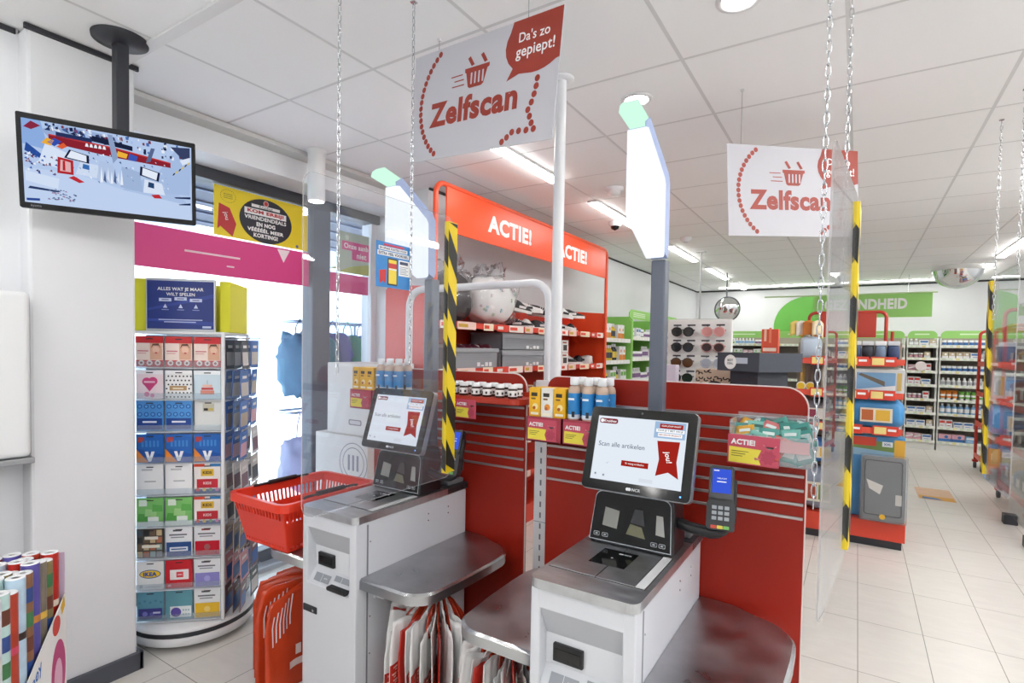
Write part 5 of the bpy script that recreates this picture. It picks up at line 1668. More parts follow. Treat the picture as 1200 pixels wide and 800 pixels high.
pb = MB(frame((-3.446, 0, 0), (0, 1, 0), (0, 0, 1)))
PK = mat('d83b86', 0.5)
pb.rect(1.30, 1.955, 2.60, 2.20, 0.0, PK)
pb.rect(1.72, 2.075, 2.07, 2.087, 0.0006, mat('f0d0df', 0.5)).rect(1.98, 2.015, 2.03, 2.025, 0.0006, mat('f0d0df', 0.5))
pb.flat([(2.34, 2.19), (2.44, 2.19), (2.39, 2.10)], 0.0006, mat('f0dfe6', 0.5))
pb.box(1.30, 2.60, 1.955, 2.20, -0.003, -0.0002, PK)
o = pb.build('window_banner')
tag(o, 'long pink band stuck across the shop window pane below the yellow poster', 'window sticker')
pb = MB(frame((-3.446, 0, 0), (0, 1, 0), (0, 0, 1)))
pb.box(2.77, 3.18, 1.94, 2.09, -0.003, 0.0, PK).flat([(2.77, 2.12), (3.18, 2.12), (3.18, 2.16), (2.9, 2.15)], 0.0, mat('b9c04a', 0.5))
o = pb.build('window_banner')
tag(o, 'short pink band on the window pane beyond the dark mullion', 'window sticker')
t = thing('hanging_poster', 'green-grey window poster with a pink caption strip beyond the mullion', 'poster', (-3.440, 0, 0))
q = MB(M)
q.box(2.86, 3.18, 2.10, 2.42, -0.004, 0, mat('a9b9a6', 0.5))
q.build('poster_board', t)
q = MB(M)
q.rect(2.90, 2.28, 3.18, 2.35, 0.0006, PK).rect(3.00, 2.21, 3.18, 2.285, 0.0008, PK)
q.text('Onze aanb', 3.045, 2.315, 0.0012, LETTER, width=0.25, bold=0.02)
q.text('niet', 3.10, 2.247, 0.0012, LETTER, width=0.10, bold=0.02)
q.flat([(2.86, 2.10), (3.18, 2.10), (3.18, 2.19), (2.98, 2.15)], 0.0006, mat('a8b040', 0.5))
q.disc(2.95, 2.38, 0.02, 0.0006, mat('c9d6c4', 0.5), n=12)
q.build('poster_print', t)

# small blue flyer fixed to the hanging screen
y0 = at(440, 281, x=XA).y
y1 = at(480, 288, x=XA).y
z1 = at(440, 281, x=XA).z
z0 = at(440, 335, x=XA).z
w, h = y1 - y0, z1 - z0
t = thing('blue_flyer', 'blue flyer picturing a phone, stuck on the clear screen between the checkouts', 'flyer', (XA + 0.0035, y0, z0))
M = frame((0, 0, 0), (0, 1, 0), (0, 0, 1))
MB(M).box(0, w, 0, h, 0, 0.001, mat('2b80c6', 0.4)).build('flyer_sheet', t)
q = MB(M)
R = lambda a, b, c, d, m_, z=0.0016: q.rect(a * w, b * h, c * w, d * h, z, m_)
R(0.2, 0.92, 0.8, 0.965, mat('c23a50', 0.5)); R(0.06, 0.82, 0.90, 0.905, LETTER); R(0.03, 0.70, 0.95, 0.80, LETTER)
q.text('EN SPAAR PUNTEN VOOR', 0.48 * w, 0.862 * h, 0.002, mat('1e3a66', 0.5), width=0.78 * w, bold=0.03)
q.text('EXTRA VEEL VOORDEEL', 0.49 * w, 0.75 * h, 0.002, mat('1e3a66', 0.5), width=0.86 * w, bold=0.04)
R(0.32, 0.06, 0.60, 0.66, BLACK); R(0.345, 0.09, 0.575, 0.63, mat('ead04a', 0.5), 0.002); R(0.345, 0.44, 0.575, 0.55, mat('c8403a', 0.5), 0.0024); R(0.345, 0.40, 0.575, 0.43, LETTER, 0.0024)
q.flat([(0.08 * w, 0.36 * h), (0.28 * w, 0.40 * h), (0.27 * w, 0.08 * h), (0.19 * w, 0.14 * h), (0.10 * w, 0.07 * h)], 0.0016, mat('c23a3e', 0.5))
R(0.64, 0.30, 0.98, 0.66, LETTER); R(0.67, 0.56, 0.92, 0.63, mat('33415c', 0.5), 0.002)
for k in range(5): R(0.67, 0.50 - 0.04 * k, 0.92 - 0.05 * (k % 2), 0.515 - 0.04 * k, mat('8a94a8', 0.5), 0.002)
q.build('flyer_print', t)
# ------------------------------------------------------------------ goods: small things for the shelves
def carton(w, d, h, c1, c2, kind):
    """printed box standing on its base, front towards local -y"""
    b = MB()
    b.box(-w / 2, w / 2, -d / 2, d / 2, 0, h, mat(c1, 0.4))
    F = frame((0, -d / 2 - 0.0006, 0), (1, 0, 0), (0, 0, 1))
    if kind == 0:
        b.rect(-w * 0.42, h * 0.55, w * 0.42, h * 0.85, 0, mat(c2, 0.4), F).rect(-w * 0.3, h * 0.2, w * 0.2, h * 0.28, 0, mat(c2, 0.4), F)
    elif kind == 1:
        b.rect(-w * 0.5, 0, w * 0.5, h * 0.4, 0, mat(c2, 0.4), F).disc(w * 0.1, h * 0.65, min(w, h) * 0.2, 0, mat(c2, 0.4), F, n=12)
    else:
        b.flat([(-w * 0.5, h * 0.3), (w * 0.5, h * 0.6), (w * 0.5, h * 0.8), (-w * 0.5, h * 0.5)], 0, mat(c2, 0.4), F).rect(-w * 0.35, h * 0.84, w * 0.35, h * 0.94, 0, mat(c2, 0.4), F)
    return b


def flask(r, h, c1, c2, kind):
    """bottle (0), jar (1) or tube (2) with a band of colour"""
    b = MB()
    if kind == 0:
        b.lathe([(r * 0.9, 0), (r, 0.004), (r, h * 0.62), (r * 0.45, h * 0.76), (r * 0.42, h * 0.82)], mat(c1, 0.25), 14)
        b.lathe([(r * 0.5, h * 0.8), (r * 0.5, h), (0.0005, h)], mat('e9eaea', 0.4), 12)
        b.lathe([(r * 1.012, h * 0.15), (r * 1.012, h * 0.52)], mat(c2, 0.4), 14)
    elif kind == 1:
        b.lathe([(r * 0.95, 0), (r, 0.003), (r, h * 0.7)], mat(c1, 0.25), 14)
        b.lathe([(r * 1.03, h * 0.7), (r * 1.03, h * 0.97), (r * 0.95, h), (0.0005, h)], mat('ecedee', 0.4), 14)
        b.lathe([(r * 1.012, h * 0.15), (r * 1.012, h * 0.6)], mat(c2, 0.4), 14)
    else:
        b.lathe([(r * 0.75, 0), (r * 0.75, h * 0.2)], mat('ecedee', 0.4), 14)
        b.lathe([(r * 0.85, h * 0.2), (r, h * 0.3), (r * 0.9, h * 0.8)], mat(c1, 0.3), 14)
        b.sheet(lambda u, v: ((u - 0.5) * 2 * r * (0.9 + 0.2 * v), 0, h * (0.78 + 0.22 * v)), 2, 2, mat(c1, 0.3), both=0.002)
        b.lathe([(r * 1.0, h * 0.4), (r * 0.97, h * 0.6)], mat(c2, 0.4), 14)
    return b


COLN = {'e9eaec': 'white', '3f74b4': 'blue', '7fb1dc': 'light blue', 'd9822b': 'orange', '6fae4a': 'green', 'c23a34': 'red', 'd9a7b4': 'pink', '7a5a86': 'violet', 'e0c23c': 'yellow', '5a4a40': 'brown', '2e3138': 'black', 'a8c8a4': 'pale green', 'c9b89a': 'beige', '58a8b4': 'turquoise', 'b9bcc2': 'grey', '8c2f4a': 'wine-red'}
CK = list(COLN)
_pcache = {}


def product(kind, dims, c1, c2, loc, rz, label, group):
    key = (kind, tuple(round(x, 3) for x in dims), c1, c2)
    nm = {'carton': 'product_box', 'bottle': 'product_bottle', 'jar': 'product_jar', 'tube': 'product_tube'}[kind[0]]
    if key not in _pcache:
        b = carton(*dims, c1, c2, kind[1]) if kind[0] == 'carton' else flask(dims[0], dims[1], c1, c2, {'bottle': 0, 'jar': 1, 'tube': 2}[kind[0]])
        o = b.build(nm)
        _pcache[key] = o
    else:
        o = _pcache[key].copy()
        COL.objects.link(o)
    o.location = loc
    o.rotation_euler = (0, 0, rz)
    return tag(o, label, kind[0] if kind[0] != 'carton' else 'box', group)


def fill(place, u0, u1, rz, hmax, where, group, seed, plan=None, gapx=0.006, depth=0.09, fillness=1.0, z0=0.0):
    """a row of goods from u0 to u1 along a shelf; place(u) gives the base point of each"""
    r_ = random.Random(seed)
    u = u0
    n = 0
    while u < u1 - 0.03:
        kind, w, h, c1, c2, cnt = plan[r_.randrange(len(plan))]
        for i in range(cnt):
            if u + w > u1 or n >= 20:
                break
            hh = min(h, hmax)
            dims = (w, depth, hh) if kind[0] == 'carton' else (w / 2, hh)
            if r_.random() < fillness:
                p = place(u + w / 2)
                words = {'carton': 'box', 'bottle': 'bottle', 'jar': 'jar', 'tube': 'tube'}[kind[0]]
                product(kind, dims, c1, c2, p, rz, '%s %s, %s along %s' % (COLN[c1], words, ORD[n], where), group)
            n += 1
            u += w + gapx
        u += gapx


PHARM = [(('carton', 0), 0.07, 0.10, 'e9eaec', '3f74b4', 2), (('carton', 1), 0.075, 0.11, 'e9eaec', '6fae4a', 2), (('bottle', 0), 0.05, 0.13, 'e9eaec', '7fb1dc', 3), (('jar', 0), 0.05, 0.08, 'e9eaec', '7a5a86', 3), (('carton', 2), 0.08, 0.09, 'd9a7b4', 'e9eaec', 2), (('carton', 0), 0.07, 0.09, 'a8c8a4', 'e9eaec', 2), (('carton', 0), 0.09, 0.08, 'e9eaec', 'c23a34', 1)]

# ------------------------------------------------------------------ red promotion gondola along the wall
GX0, GX1, GY0, GY1 = -2.855, -2.40, 2.80, 5.72
g = thing('promotion_shelving', 'long red promotion shelving along the wall under an orange header', 'shelving', (0, 0, 0))
MB().box(GX0, GX0 + 0.03, GY0 + 0.02, GY1 - 0.02, 0.0, 1.93, RED_BRIGHT).build('back_panel', g)
q = MB(frame((0, GY0, 0), (1, 0, 0), (0, 0, 1))).prism([(GX0, 0), (GX1, 0), (GX1, 1.93)] + [(GX0 + 0.04, 1.96), (GX0, 1.92)], -0.02, 0.0, RED_BRIGHT)
q.build('end_panel', g)
q = MB(frame((0, GY1 + 0.02, 0), (1, 0, 0), (0, 0, 1))).prism([(GX0, 0), (GX1, 0), (GX1, 1.93)] + [(GX0 + 0.04, 1.96), (GX0, 1.92)], 0.0, 0.02, ORANGE)
q.build('end_panel', g)
MB().box(GX0, GX1, GY0 + 0.02, GY1 - 0.02, 0.0, 0.16, RED_BRIGHT).build('plinth', g)
TAGS = mat('efd9d0', 0.5)
for k, z in enumerate((0.45, 0.75, 1.06, 1.365, 1.70)):
    q = MB().box(GX0 + 0.03, GX1 - 0.01, GY0 + 0.02, GY1 - 0.02, z - 0.022, z, mat('b9402e', 0.45))
    q.box(GX1 - 0.012, GX1, GY0 + 0.02, GY1 - 0.02, z - 0.035, z + 0.006, RED_BRIGHT)
    sh = q.build('shelf_board', g)
    y = GY0 + 0.06
    i = 0
    while y < GY1 - 0.2:
        q = MB()
        w_ = (0.16, 0.22, 0.13)[i % 3]
        q.box(GX1, GX1 + 0.003, y, y + w_, z - 0.045, z + 0.010, mat(['f0e2da', 'e9c8be', 'f0dcc0', 'd9402e'][i % 4], 0.5))
        q.box(GX1 + 0.003, GX1 + 0.0036, y + 0.01, y + w_ * 0.55, z - 0.03, z - 0.005, mat(['d9442e', 'c9a03a', 'd9442e', 'efe2da'][i % 4], 0.5))
        y += w_ + (0.03, 0.10, 0.05, 0.02)[i % 4]
        i += 1
        q.build('price_label', sh)
# tube frame and header
tb = MB()
zt = 2.63
tb.tube([(GX1, GY0, 0.02), (GX1, GY0, zt - 0.08)] + [(GX1, GY0 + 0.08 - 0.08 * math.cos(a * 0.2618), zt - 0.08 + 0.08 * math.sin(a * 0.2618)) for a in range(1, 7)] + [(GX1, GY1 - 0.08, zt)] + [(GX1, GY1 - 0.08 + 0.08 * math.sin(a * 0.2618), zt - 0.08 + 0.08 * math.cos(a * 0.2618)) for a in range(1, 7)] + [(GX1, GY1, 0.02)], 0.018, ORANGE, 10)
tb.build('tube_frame', g)
hd = MB(frame((GX1 + 0.014, 0, 0), (0, 1, 0), (0, 0, 1)))
hd.box(GY0 + 0.10, GY1 - 0.06, 2.315, 2.615, -0.012, 0.0, mat('e94d1a', 0.34))
hb = hd.build('header_board', g)
hd = MB(frame((GX1 + 0.0145, 0, 0), (0, 1, 0), (0, 0, 1)))
ya, yb_ = at(570, 265, x=GX1).y, at(621, 288, x=GX1).y
hd.text('ACTIE!', (ya + yb_) / 2, 2.468, 0.0006, LETTER, width=(yb_ - ya), height=0.135, bold=0.045)
hd.build('lettering', hb)
hd = MB(frame((GX1 + 0.0145, 0, 0), (0, 1, 0), (0, 0, 1)))
yc = at(686, 310, x=GX1).y
yw = (yb_ - ya)
hd.text('ACTIE!', yc - yw / 2, 2.462, 0.0006, LETTER, width=yw, height=0.135, bold=0.045)
hd.build('lettering', hb)

# goods on the promotion shelving
def wrapped(loc, r, mcol, seed, label, rz=0.0, stars=False, name='pillow'):
    t = thing(name, label, 'pillow', loc, rz, 'bagged bedding on the promotion shelf')
    MB(T(0, 0, r[2])).blob(r[0], r[1], r[2], mcol, seed=seed, amp=0.10, n=24, sq=0.75).build('cushion', t)
    if stars:
        q = MB()
        for k in range(16):
            a, z = rnd.uniform(-1.2, 1.2), rnd.uniform(-0.6, 0.6)
            d = Vector((math.cos(a) * math.cos(z), math.sin(a) * math.cos(z), math.sin(z)))
            p = Vector((r[0] * abs(d.x) ** 0.75 * 1.06, r[1] * math.copysign(abs(d.y) ** 0.75, d.y) * 1.05, r[2] + r[2] * math.copysign(abs(d.z) ** 0.75, d.z) * 1.05))
            M_ = Matrix.Translation(p) @ d.to_track_quat('Z', 'Y').to_matrix().to_4x4()
            pts = [((0.018 if i % 2 else 0.008) * math.cos(i * math.pi / 5), (0.018 if i % 2 else 0.008) * math.sin(i * math.pi / 5)) for i in range(10)]
            q.prism(pts, -0.004, 0.004, mat(['a9c4cc', 'b9c9b4', 'c9b9c0'][k % 3], 0.6), M_)
        q.build('star_print', t)
    q = MB(T(0, 0, r[2] * 1.04))
    q.blob(r[0] * 1.10, r[1] * 1.07, r[2] * 1.06, FILM, seed=seed + 3, amp=0.14, n=22, sq=0.7, freq=3.5)
    for q_, hh in ((-0.45, 0.07), (0.30, 0.11)):
        q.blob(0.05, 0.085, hh, FILM, T(0.03 * q_, r[1] * q_, r[2] * 0.98), seed=seed + 11 + int(10 * q_), amp=0.35, n=16, sq=0.8, freq=4)
    q.build('clear_bag', t)
    return settle(t, loc[2])


yA = lambda u: at(u, 372, x=-2.46).y
FUR = mat('2f292d', 0.9, noise=0.6, nscale=60, bump=0.8)
wrapped((-2.62, (yA(525) + yA(565)) / 2, 1.70), (0.14, 0.165, 0.185), FUR, 3, 'dark furry cushion in a clear bag on the top promotion shelf')
wrapped((-2.62, (yA(566) + yA(618)) / 2, 1.70), (0.14, 0.265, 0.195), mat('eeeeec', 0.8), 8, 'white star-print pillow in a clear bag on the top promotion shelf', stars=True)


def shoe(loc, rz, dark, label, tilt=0.0):
    t = thing('sneaker', label, 'shoe', loc, rz, 'sneakers on the promotion shelf')
    A_, B_ = (mat('2c2c30', 0.6), mat('d9d9d9', 0.5)) if dark else (mat('dcdcda', 0.6), mat('2c2c30', 0.5))
    prof = [(-0.13, 0.036), (-0.10, 0.043), (-0.03, 0.036), (0.04, 0.044), (0.10, 0.043), (0.135, 0.018)]
    pts = [(x, w) for x, w in prof] + [(x, -w) for x, w in prof[::-1]]
    MB().prism(pts, 0.0, 0.026, mat('e6e6e4', 0.5)).build('sole', t)
    u = MB()
    secs = [(-0.125, 0.030, 0.085), (-0.09, 0.038, 0.095), (-0.04, 0.034, 0.092), (0.0, 0.034, 0.078), (0.05, 0.040, 0.058), (0.10, 0.038, 0.045), (0.128, 0.018, 0.036)]
    vs = []
    for x, w, h in secs:
        for i in range(9):
            a = math.pi * i / 8
            vs.append((x, w * math.cos(a), 0.022 + (h - 0.022) * math.sin(a) ** 0.6))
    fs = [(j * 9 + i, (j + 1) * 9 + i, (j + 1) * 9 + i + 1, j * 9 + i + 1) for j in range(6) for i in range(8)]
    u.add(vs, fs + [list(range(9)), [54 + i for i in range(9)][::-1]], A_, None, True)
    u.build('upper', t)
    l = MB()
    for k in range(4):
        x = -0.005 + 0.018 * k
        l.tube([(x, -0.022, 0.073 - 0.006 * k), (x + 0.004, 0, 0.083 - 0.007 * k), (x, 0.022, 0.073 - 0.006 * k)], 0.003, B_, 5)
    l.build('laces', t)
    for s_ in (1, -1):
        MB().box(-0.05, 0.03, s_ * 0.0385 - 0.002, s_ * 0.0385 + 0.002, 0.035, 0.055, B_).build('side_stripe', t)
    if tilt:
        t.rotation_euler = (tilt, 0.12, rz)
    t.scale = (1.02, 1.02, 1.02)
    return t


sh_spots = []
for k in range(12):
    u = 622 + (k % 6) * 12.5
    y = yA(u)
    z = 1.7005 + (0.155 if k >= 6 else 0)
    sh_spots.append((-2.58 - 0.02 * (k % 2), y, z, 0.3 + 0.5 * ((k * 7) % 4), k % 3 != 1))
for k, (x, y, z, a, dk) in enumerate(sh_spots):
    shoe((x, y, z), a, dk, '%s sneaker on the top promotion shelf, %s from the star pillow, %s layer' % ('black' if dk else 'white', ORD[k % 6], 'upper' if k >= 6 else 'lower'), 0.75 - 0.25 * (k % 4) if k >= 6 else 0.0)


def crate(y0, y1, z, h, label, full, text):
    w = y1 - y0
    t = thing('storage_box', label, 'box', (-2.60, (y0 + y1) / 2, z), 0, 'grey storage boxes on the promotion shelf')
    GB = mat('8f9298', 0.45)
    b = MB()
    b.box(-0.16, 0.16, -w / 2, w / 2, 0, 0.006, GB).box(-0.16, -0.152, -w / 2, w / 2, 0, h, GB).box(0.152, 0.16, -w / 2, w / 2, 0, h, GB).box(-0.16, 0.16, -w / 2, -w / 2 + 0.008, 0, h, GB).box(-0.16, 0.16, w / 2 - 0.008, w / 2, 0, h, GB)
    b.box(0.16, 0.168, -w / 2 - 0.006, w / 2 + 0.006, h - 0.03, h, mat('9a9da3', 0.45), bev=0.002)
    if not full:
        b.box(-0.165, 0.165, -w / 2 - 0.004, w / 2 + 0.004, h, h + 0.012, mat('9a9da3', 0.45), bev=0.003)
    b.build('box_body', t)
    q = MB(frame((0.1605, 0, 0), (0, 1, 0), (0, 0, 1)))
    for k in range(4):
        q.rect(-w * 0.42, h * (0.72 - 0.09 * k), w * (0.36 - 0.05 * (k % 2)), h * (0.735 - 0.09 * k), 0, mat('7b7e85', 0.5))
    x = w * 0.05
    for k in range(4):
        q.rect(x + k * w * 0.085, h * 0.10, x + k * w * 0.085 + w * 0.062, h * 0.30, 0.0004, mat('e2e4e6', 0.5)) if k != 1 else q.rect(x + k * w * 0.085, h * 0.10, x + k * w * 0.085 + w * 0.062, h * 0.17, 0.0004, mat('e2e4e6', 0.5))
    q.build('printed_front', t)
    return t


yB = lambda u: at(u, 425, x=-2.44).y
yy = [yB(526), yB(583), yB(588), yB(637)]
crate(yy[0], yy[1], 1.3655, 0.155, 'open grey storage box of wrapped goods on the second promotion shelf', True, '')
crate(yy[2], yy[3], 1.3655, 0.13, 'lower grey storage box of the stack of two on the second promotion shelf', False, '')
crate(yy[2], yy[3], 1.5085, 0.13, 'upper grey storage box of the stack of two on the second promotion shelf', False, '')
for k in range(9):
    y = yy[0] + 0.04 + (yy[1] - yy[0] - 0.08) * (k + 0.5) / 9
    dk = k % 3 != 0
    o = MB().blob(0.075, 0.032, 0.035, mat('5a2438' if dk else 'd9d6d4', 0.4, noise=0.4, nscale=40), seed=k, amp=0.2, n=12).build('wrapped_parcel')
    o.location = (-2.56 + 0.02 * (k % 3), y, 1.515)
    tag(o, '%s wrapped parcel, %s in the open grey box' % ('maroon' if dk else 'white', ORD[k]), 'parcel', 'wrapped goods in the open grey box')
# more goods on the same shelves
for k in range(4):
    y = yB(653 + 9 * (k % 2))
    z = 1.3655 + (0.125 if k >= 2 else 0)
    w_ = yB(661) - yB(653) - 0.01
    o = MB().box(-0.06, 0.06, -w_ / 2, w_ / 2, 0, 0.12, mat('e9e7e3', 0.45), bev=0.001, seg=1).rect(-w_ * 0.3, 0.02, w_ * 0.3, 0.075, 0, mat('3a3336', 0.5), frame((0.0604, 0, 0), (0, 1, 0), (0, 0, 1))).rect(-w_ * 0.4, 0.09, w_ * 0.2, 0.105, 0, mat('a8452f', 0.5), frame((0.0606, 0, 0), (0, 1, 0), (0, 0, 1))).build('gadget_box')
    o.location = (-2.50, y, z)
    tag(o, 'white picture box, %s row, %s, behind the white pole on the promotion shelf' % (('lower', 'upper')[k // 2], ('nearer', 'farther')[k % 2]), 'box', 'white picture boxes on the promotion shelf')
for k in range(4):
    shoe((-2.58, yB(676 + 6.0 * k), 1.3655), 0.4 + k, k % 2 == 0, '%s sneaker on the second promotion shelf, %s from the white picture boxes' % ('black' if k % 2 == 0 else 'white', ORD[k]))
PROMO = [(('carton', 0), 0.11, 0.12, 'b9bcc2', 'c23a34', 2), (('carton', 1), 0.13, 0.15, 'e9eaec', '2e3138', 2), (('bottle', 0), 0.07, 0.18, '3f74b4', 'e9eaec', 3), (('carton', 2), 0.12, 0.14, 'c9b89a', '8c2f4a', 2)]
fill(lambda u: (-2.50, u, 1.0605), 2.95, 5.6, math.pi / 2, 0.2, 'the third promotion shelf', 'goods on the third promotion shelf', 5, PROMO, depth=0.14)

# ------------------------------------------------------------------ green shelving farther along the wall
def green_bay(y0, y1, top, head, label, shelves, seed, plan, where, xf=-2.42):
    g = thing('green_shelving', label, 'shelving', (0, 0, 0), 0, 'green wall shelving')
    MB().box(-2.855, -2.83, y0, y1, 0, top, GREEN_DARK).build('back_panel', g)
    MB().box(-2.83, -2.82, y0, y1, shelves[-1] + 0.02, top, GREEN).build('upper_panel', g)
    MB(frame((0, y1, 0), (1, 0, 0), (0, 0, 1))).prism([(-2.855, 0), (xf + 0.0, 0), (xf, top - 0.04), (xf - 0.04, top), (-2.855, top)], -0.03, 0.0, GREEN).build('side_panel', g)
    MB(frame((0, y0 + 0.03, 0), (1, 0, 0), (0, 0, 1))).prism([(-2.855, 0), (xf + 0.0, 0), (xf, top - 0.04), (xf - 0.04, top), (-2.855, top)], 0, 0.03, GREEN).build('side_panel', g)
    for z in shelves:
        b = MB().box(-2.83, xf - 0.006, y0 + 0.03, y1 - 0.03, z - 0.02, z, SHELF_WHITE).box(xf - 0.008, xf, y0 + 0.03, y1 - 0.03, z - 0.045, z + 0.004, mat('e9ece6', 0.4))
        k = 0
        y = y0 + 0.06
        while y < y1 - 0.12:
            b.box(xf, xf + 0.002, y, y + 0.06, z - 0.04, z - 0.004, PAPER)
            y += 0.11
        b.build('shelf_board', g)
    MB().box(-2.83, xf - 0.02, y0 + 0.03, y1 - 0.03, 0, 0.12, SHELF_WHITE).build('plinth', g)
    if head:
        b = MB(frame((xf - 0.05, 0, 0), (0, 1, 0), (0, 0, 1)))
        b.prism([(y0 + 0.02, top - 0.02), (y1 - 0.02, top - 0.02), (y1 - 0.02, top + 0.06)] + [(y1 - 0.10, top + 0.10), (y0 + 0.10, top + 0.10), (y0 + 0.02, top + 0.06)], -0.01, 0.0, GREEN)
        hb_ = b.build('header_board', g)
        b = MB(frame((xf - 0.0495, 0, 0), (0, 1, 0), (0, 0, 1)))
        for k in range(3):
            b.rect(y0 + 0.16, top + 0.055 - 0.022 * k, y0 + 0.16 + (y1 - y0) * 0.42, top + 0.065 - 0.022 * k, 0, mat('dff0d0', 0.5))
        b.build('header_print', hb_)
    for i, z in enumerate(shelves):
        fill(lambda u: (xf - 0.09, u, z + 0.0005), y0 + 0.06, y1 - 0.05, math.pi / 2, 0.2, 'the %s shelf of %s' % (ORD[i], where), 'goods on %s' % where, seed + i, plan, depth=0.10)
    return g


GP1 = [(('carton', 1), 0.10, 0.17, 'e9eaec', 'd9822b', 2), (('bottle', 0), 0.06, 0.18, 'e0c23c', '2e3138', 3), (('carton', 2), 0.14, 0.07, 'b9bcc2', '7a5a86', 2), (('bottle', 0), 0.06, 0.2, '2e3138', 'e0c23c', 2), (('carton', 0), 0.09, 0.16, 'e9eaec', '6fae4a', 2)]
GP2 = [(('jar', 0), 0.06, 0.08, 'e9eaec', '7a5a86', 4), (('bottle', 0), 0.055, 0.15, 'e9eaec', '7a5a86', 4), (('jar', 0), 0.06, 0.11, '5a4a40', 'e9eaec', 3), (('carton', 0), 0.08, 0.12, 'e9eaec', '3f74b4', 2)]
green_bay(5.78, 6.62, 1.93, False, 'nearer green wall shelving next to the red promotion shelving', (0.45, 0.80, 1.12, 1.40, 1.66), 100, GP1, 'the nearer green shelving')
green_bay(6.65, 7.75, 1.95, True, 'green wall shelving with a raised header board, second along the wall', (0.45, 0.80, 1.14, 1.43, 1.70), 120, GP2, 'the second green shelving')
green_bay(7.78, 8.9, 1.95, True, 'farthest green wall shelving, mostly hidden by the sunglasses board', (0.80, 1.14, 1.43, 1.70), 140, GP2, 'the farthest green shelving')
t = thing('ceiling_rod', 'thin white rod hanging from the ceiling above the sunglasses board', 'rod', (-1.68, 7.0, 0))
MB().cyl((0, 0, 1.93), (0, 0, CEIL - 0.002), 0.012, mat('b9bcc0', 0.4), 10).build('rod', t)
MB().box(-0.05, 0.05, -0.05, 0.05, CEIL - 0.012, CEIL - 0.001, WHITE_PAINT).box(-0.3, 0.3, -0.012, 0.012, 1.90, 1.93, mat('b9bcc0', 0.4)).build('mounts', t)

# ------------------------------------------------------------------ sunglasses board
SX0, SX1, SY = -1.245, -0.775, 4.2
t = thing('sunglasses_stand', 'white floor stand with rows of sunglasses behind the red panel', 'stand', ((SX0 + SX1) / 2, SY, 0))
MB().box(SX0 - (SX0 + SX1) / 2, SX1 - (SX0 + SX1) / 2, 0.0, 0.05, 0.25, 1.765, mat('e4e5e3', 0.4), bev=0.008).build('board', t)
MB().box(-0.22, 0.22, -0.2, 0.2, 0.0, 0.04, mat('d9dadb', 0.4), bev=0.01).build('foot_plate', t)
MB().box(-0.05, 0.05, 0.0, 0.05, 0.04, 0.25, mat('d9dadb', 0.4)).build('stem', t)
for r in range(4):
    for c in range(4):
        q = MB(frame((0, -0.0006, 0), (1, 0, 0), (0, 0, 1)))
        x = -0.16 + 0.105 * c
        z = 1.715 - 0.116 * r
        q.rect(x - 0.03, z, x + 0.03, z + 0.012, 0, mat('35373c', 0.5))
        if c % 2 == 0:
            MB(q.M).rect(x + 0.03, z - 0.085, x + 0.07, z - 0.045, 0, mat('f6f6f4', 0.5)).build('price_tag', t)
        q.build('size_label', t)
for r in range(4):
    for c in range(2):
        z = 1.672 - 0.116 * r
        x = (SX0 + SX1) / 2 - 0.112 + 0.222 * c
        lens, rim, nm = [(('1e1a18', '2a2320', 'black'), ('c98a86', 'd9a0a0', 'rose'),), (('15161a', '1c1d22', 'glossy black'), ('3a2a2c', 'b98a86', 'brown-lensed pink')), (('5a3f26', '4a3624', 'tortoiseshell'), ('9aa0ac', 'b9bec8', 'clear silver')), (('22382f', '26302c', 'dark green'), ('6d7078', '3a3c40', 'grey'))][r][c]
        s = thing('sunglasses', '%s sunglasses, %s row of the white stand, %s column' % (nm, ORD[r], ('first', 'second')[c]), 'sunglasses', (x, SY - 0.0345, z), 0, 'sunglasses on the stand')
        s.scale = (1.2, 1.2, 1.2)
        F = frame((0, 0, 0), (1, 0, 0), (0, 0, 1))
        for sx in (-1, 1):
            pts = [(sx * 0.036 + 0.031 * math.cos(a), 0.026 * math.sin(a) * (1.0 if math.sin(a) > 0 else 1.12)) for a in [i * 2 * math.pi / 18 for i in range(18)]]
            MB(F).prism(pts, -0.001, 0.001, mat(lens, 0.08)).build('lens', s)
            MB(F).tube([(p[0], p[1], 0) for p in pts], 0.0032, mat(rim, 0.2), 6, closed=True).build('rim', s)
            MB().tube([(sx * 0.067, 0, 0.010), (sx * 0.072, 0.006, 0.010), (sx * 0.066, 0.026, 0.004)], 0.003, mat(rim, 0.2), 6).build('temple', s)
        MB(F).tube([(-0.008, 0.008, 0), (0, 0.012, 0.001), (0.008, 0.008, 0)], 0.003, mat(rim, 0.2), 6).build('bridge', s)
        MB().tube([(-0.043, 0.031, 0.040), (-0.043, -0.004, 0.040), (-0.043, -0.008, 0.052)], 0.0022, mat('2c2d31', 0.4), 5).tube([(0.043, 0.031, 0.040), (0.043, -0.004, 0.040), (0.043, -0.008, 0.052)], 0.0022, mat('2c2d31', 0.4), 5).build('hook', t).location = (x - (SX0 + SX1) / 2, -0.03, z)

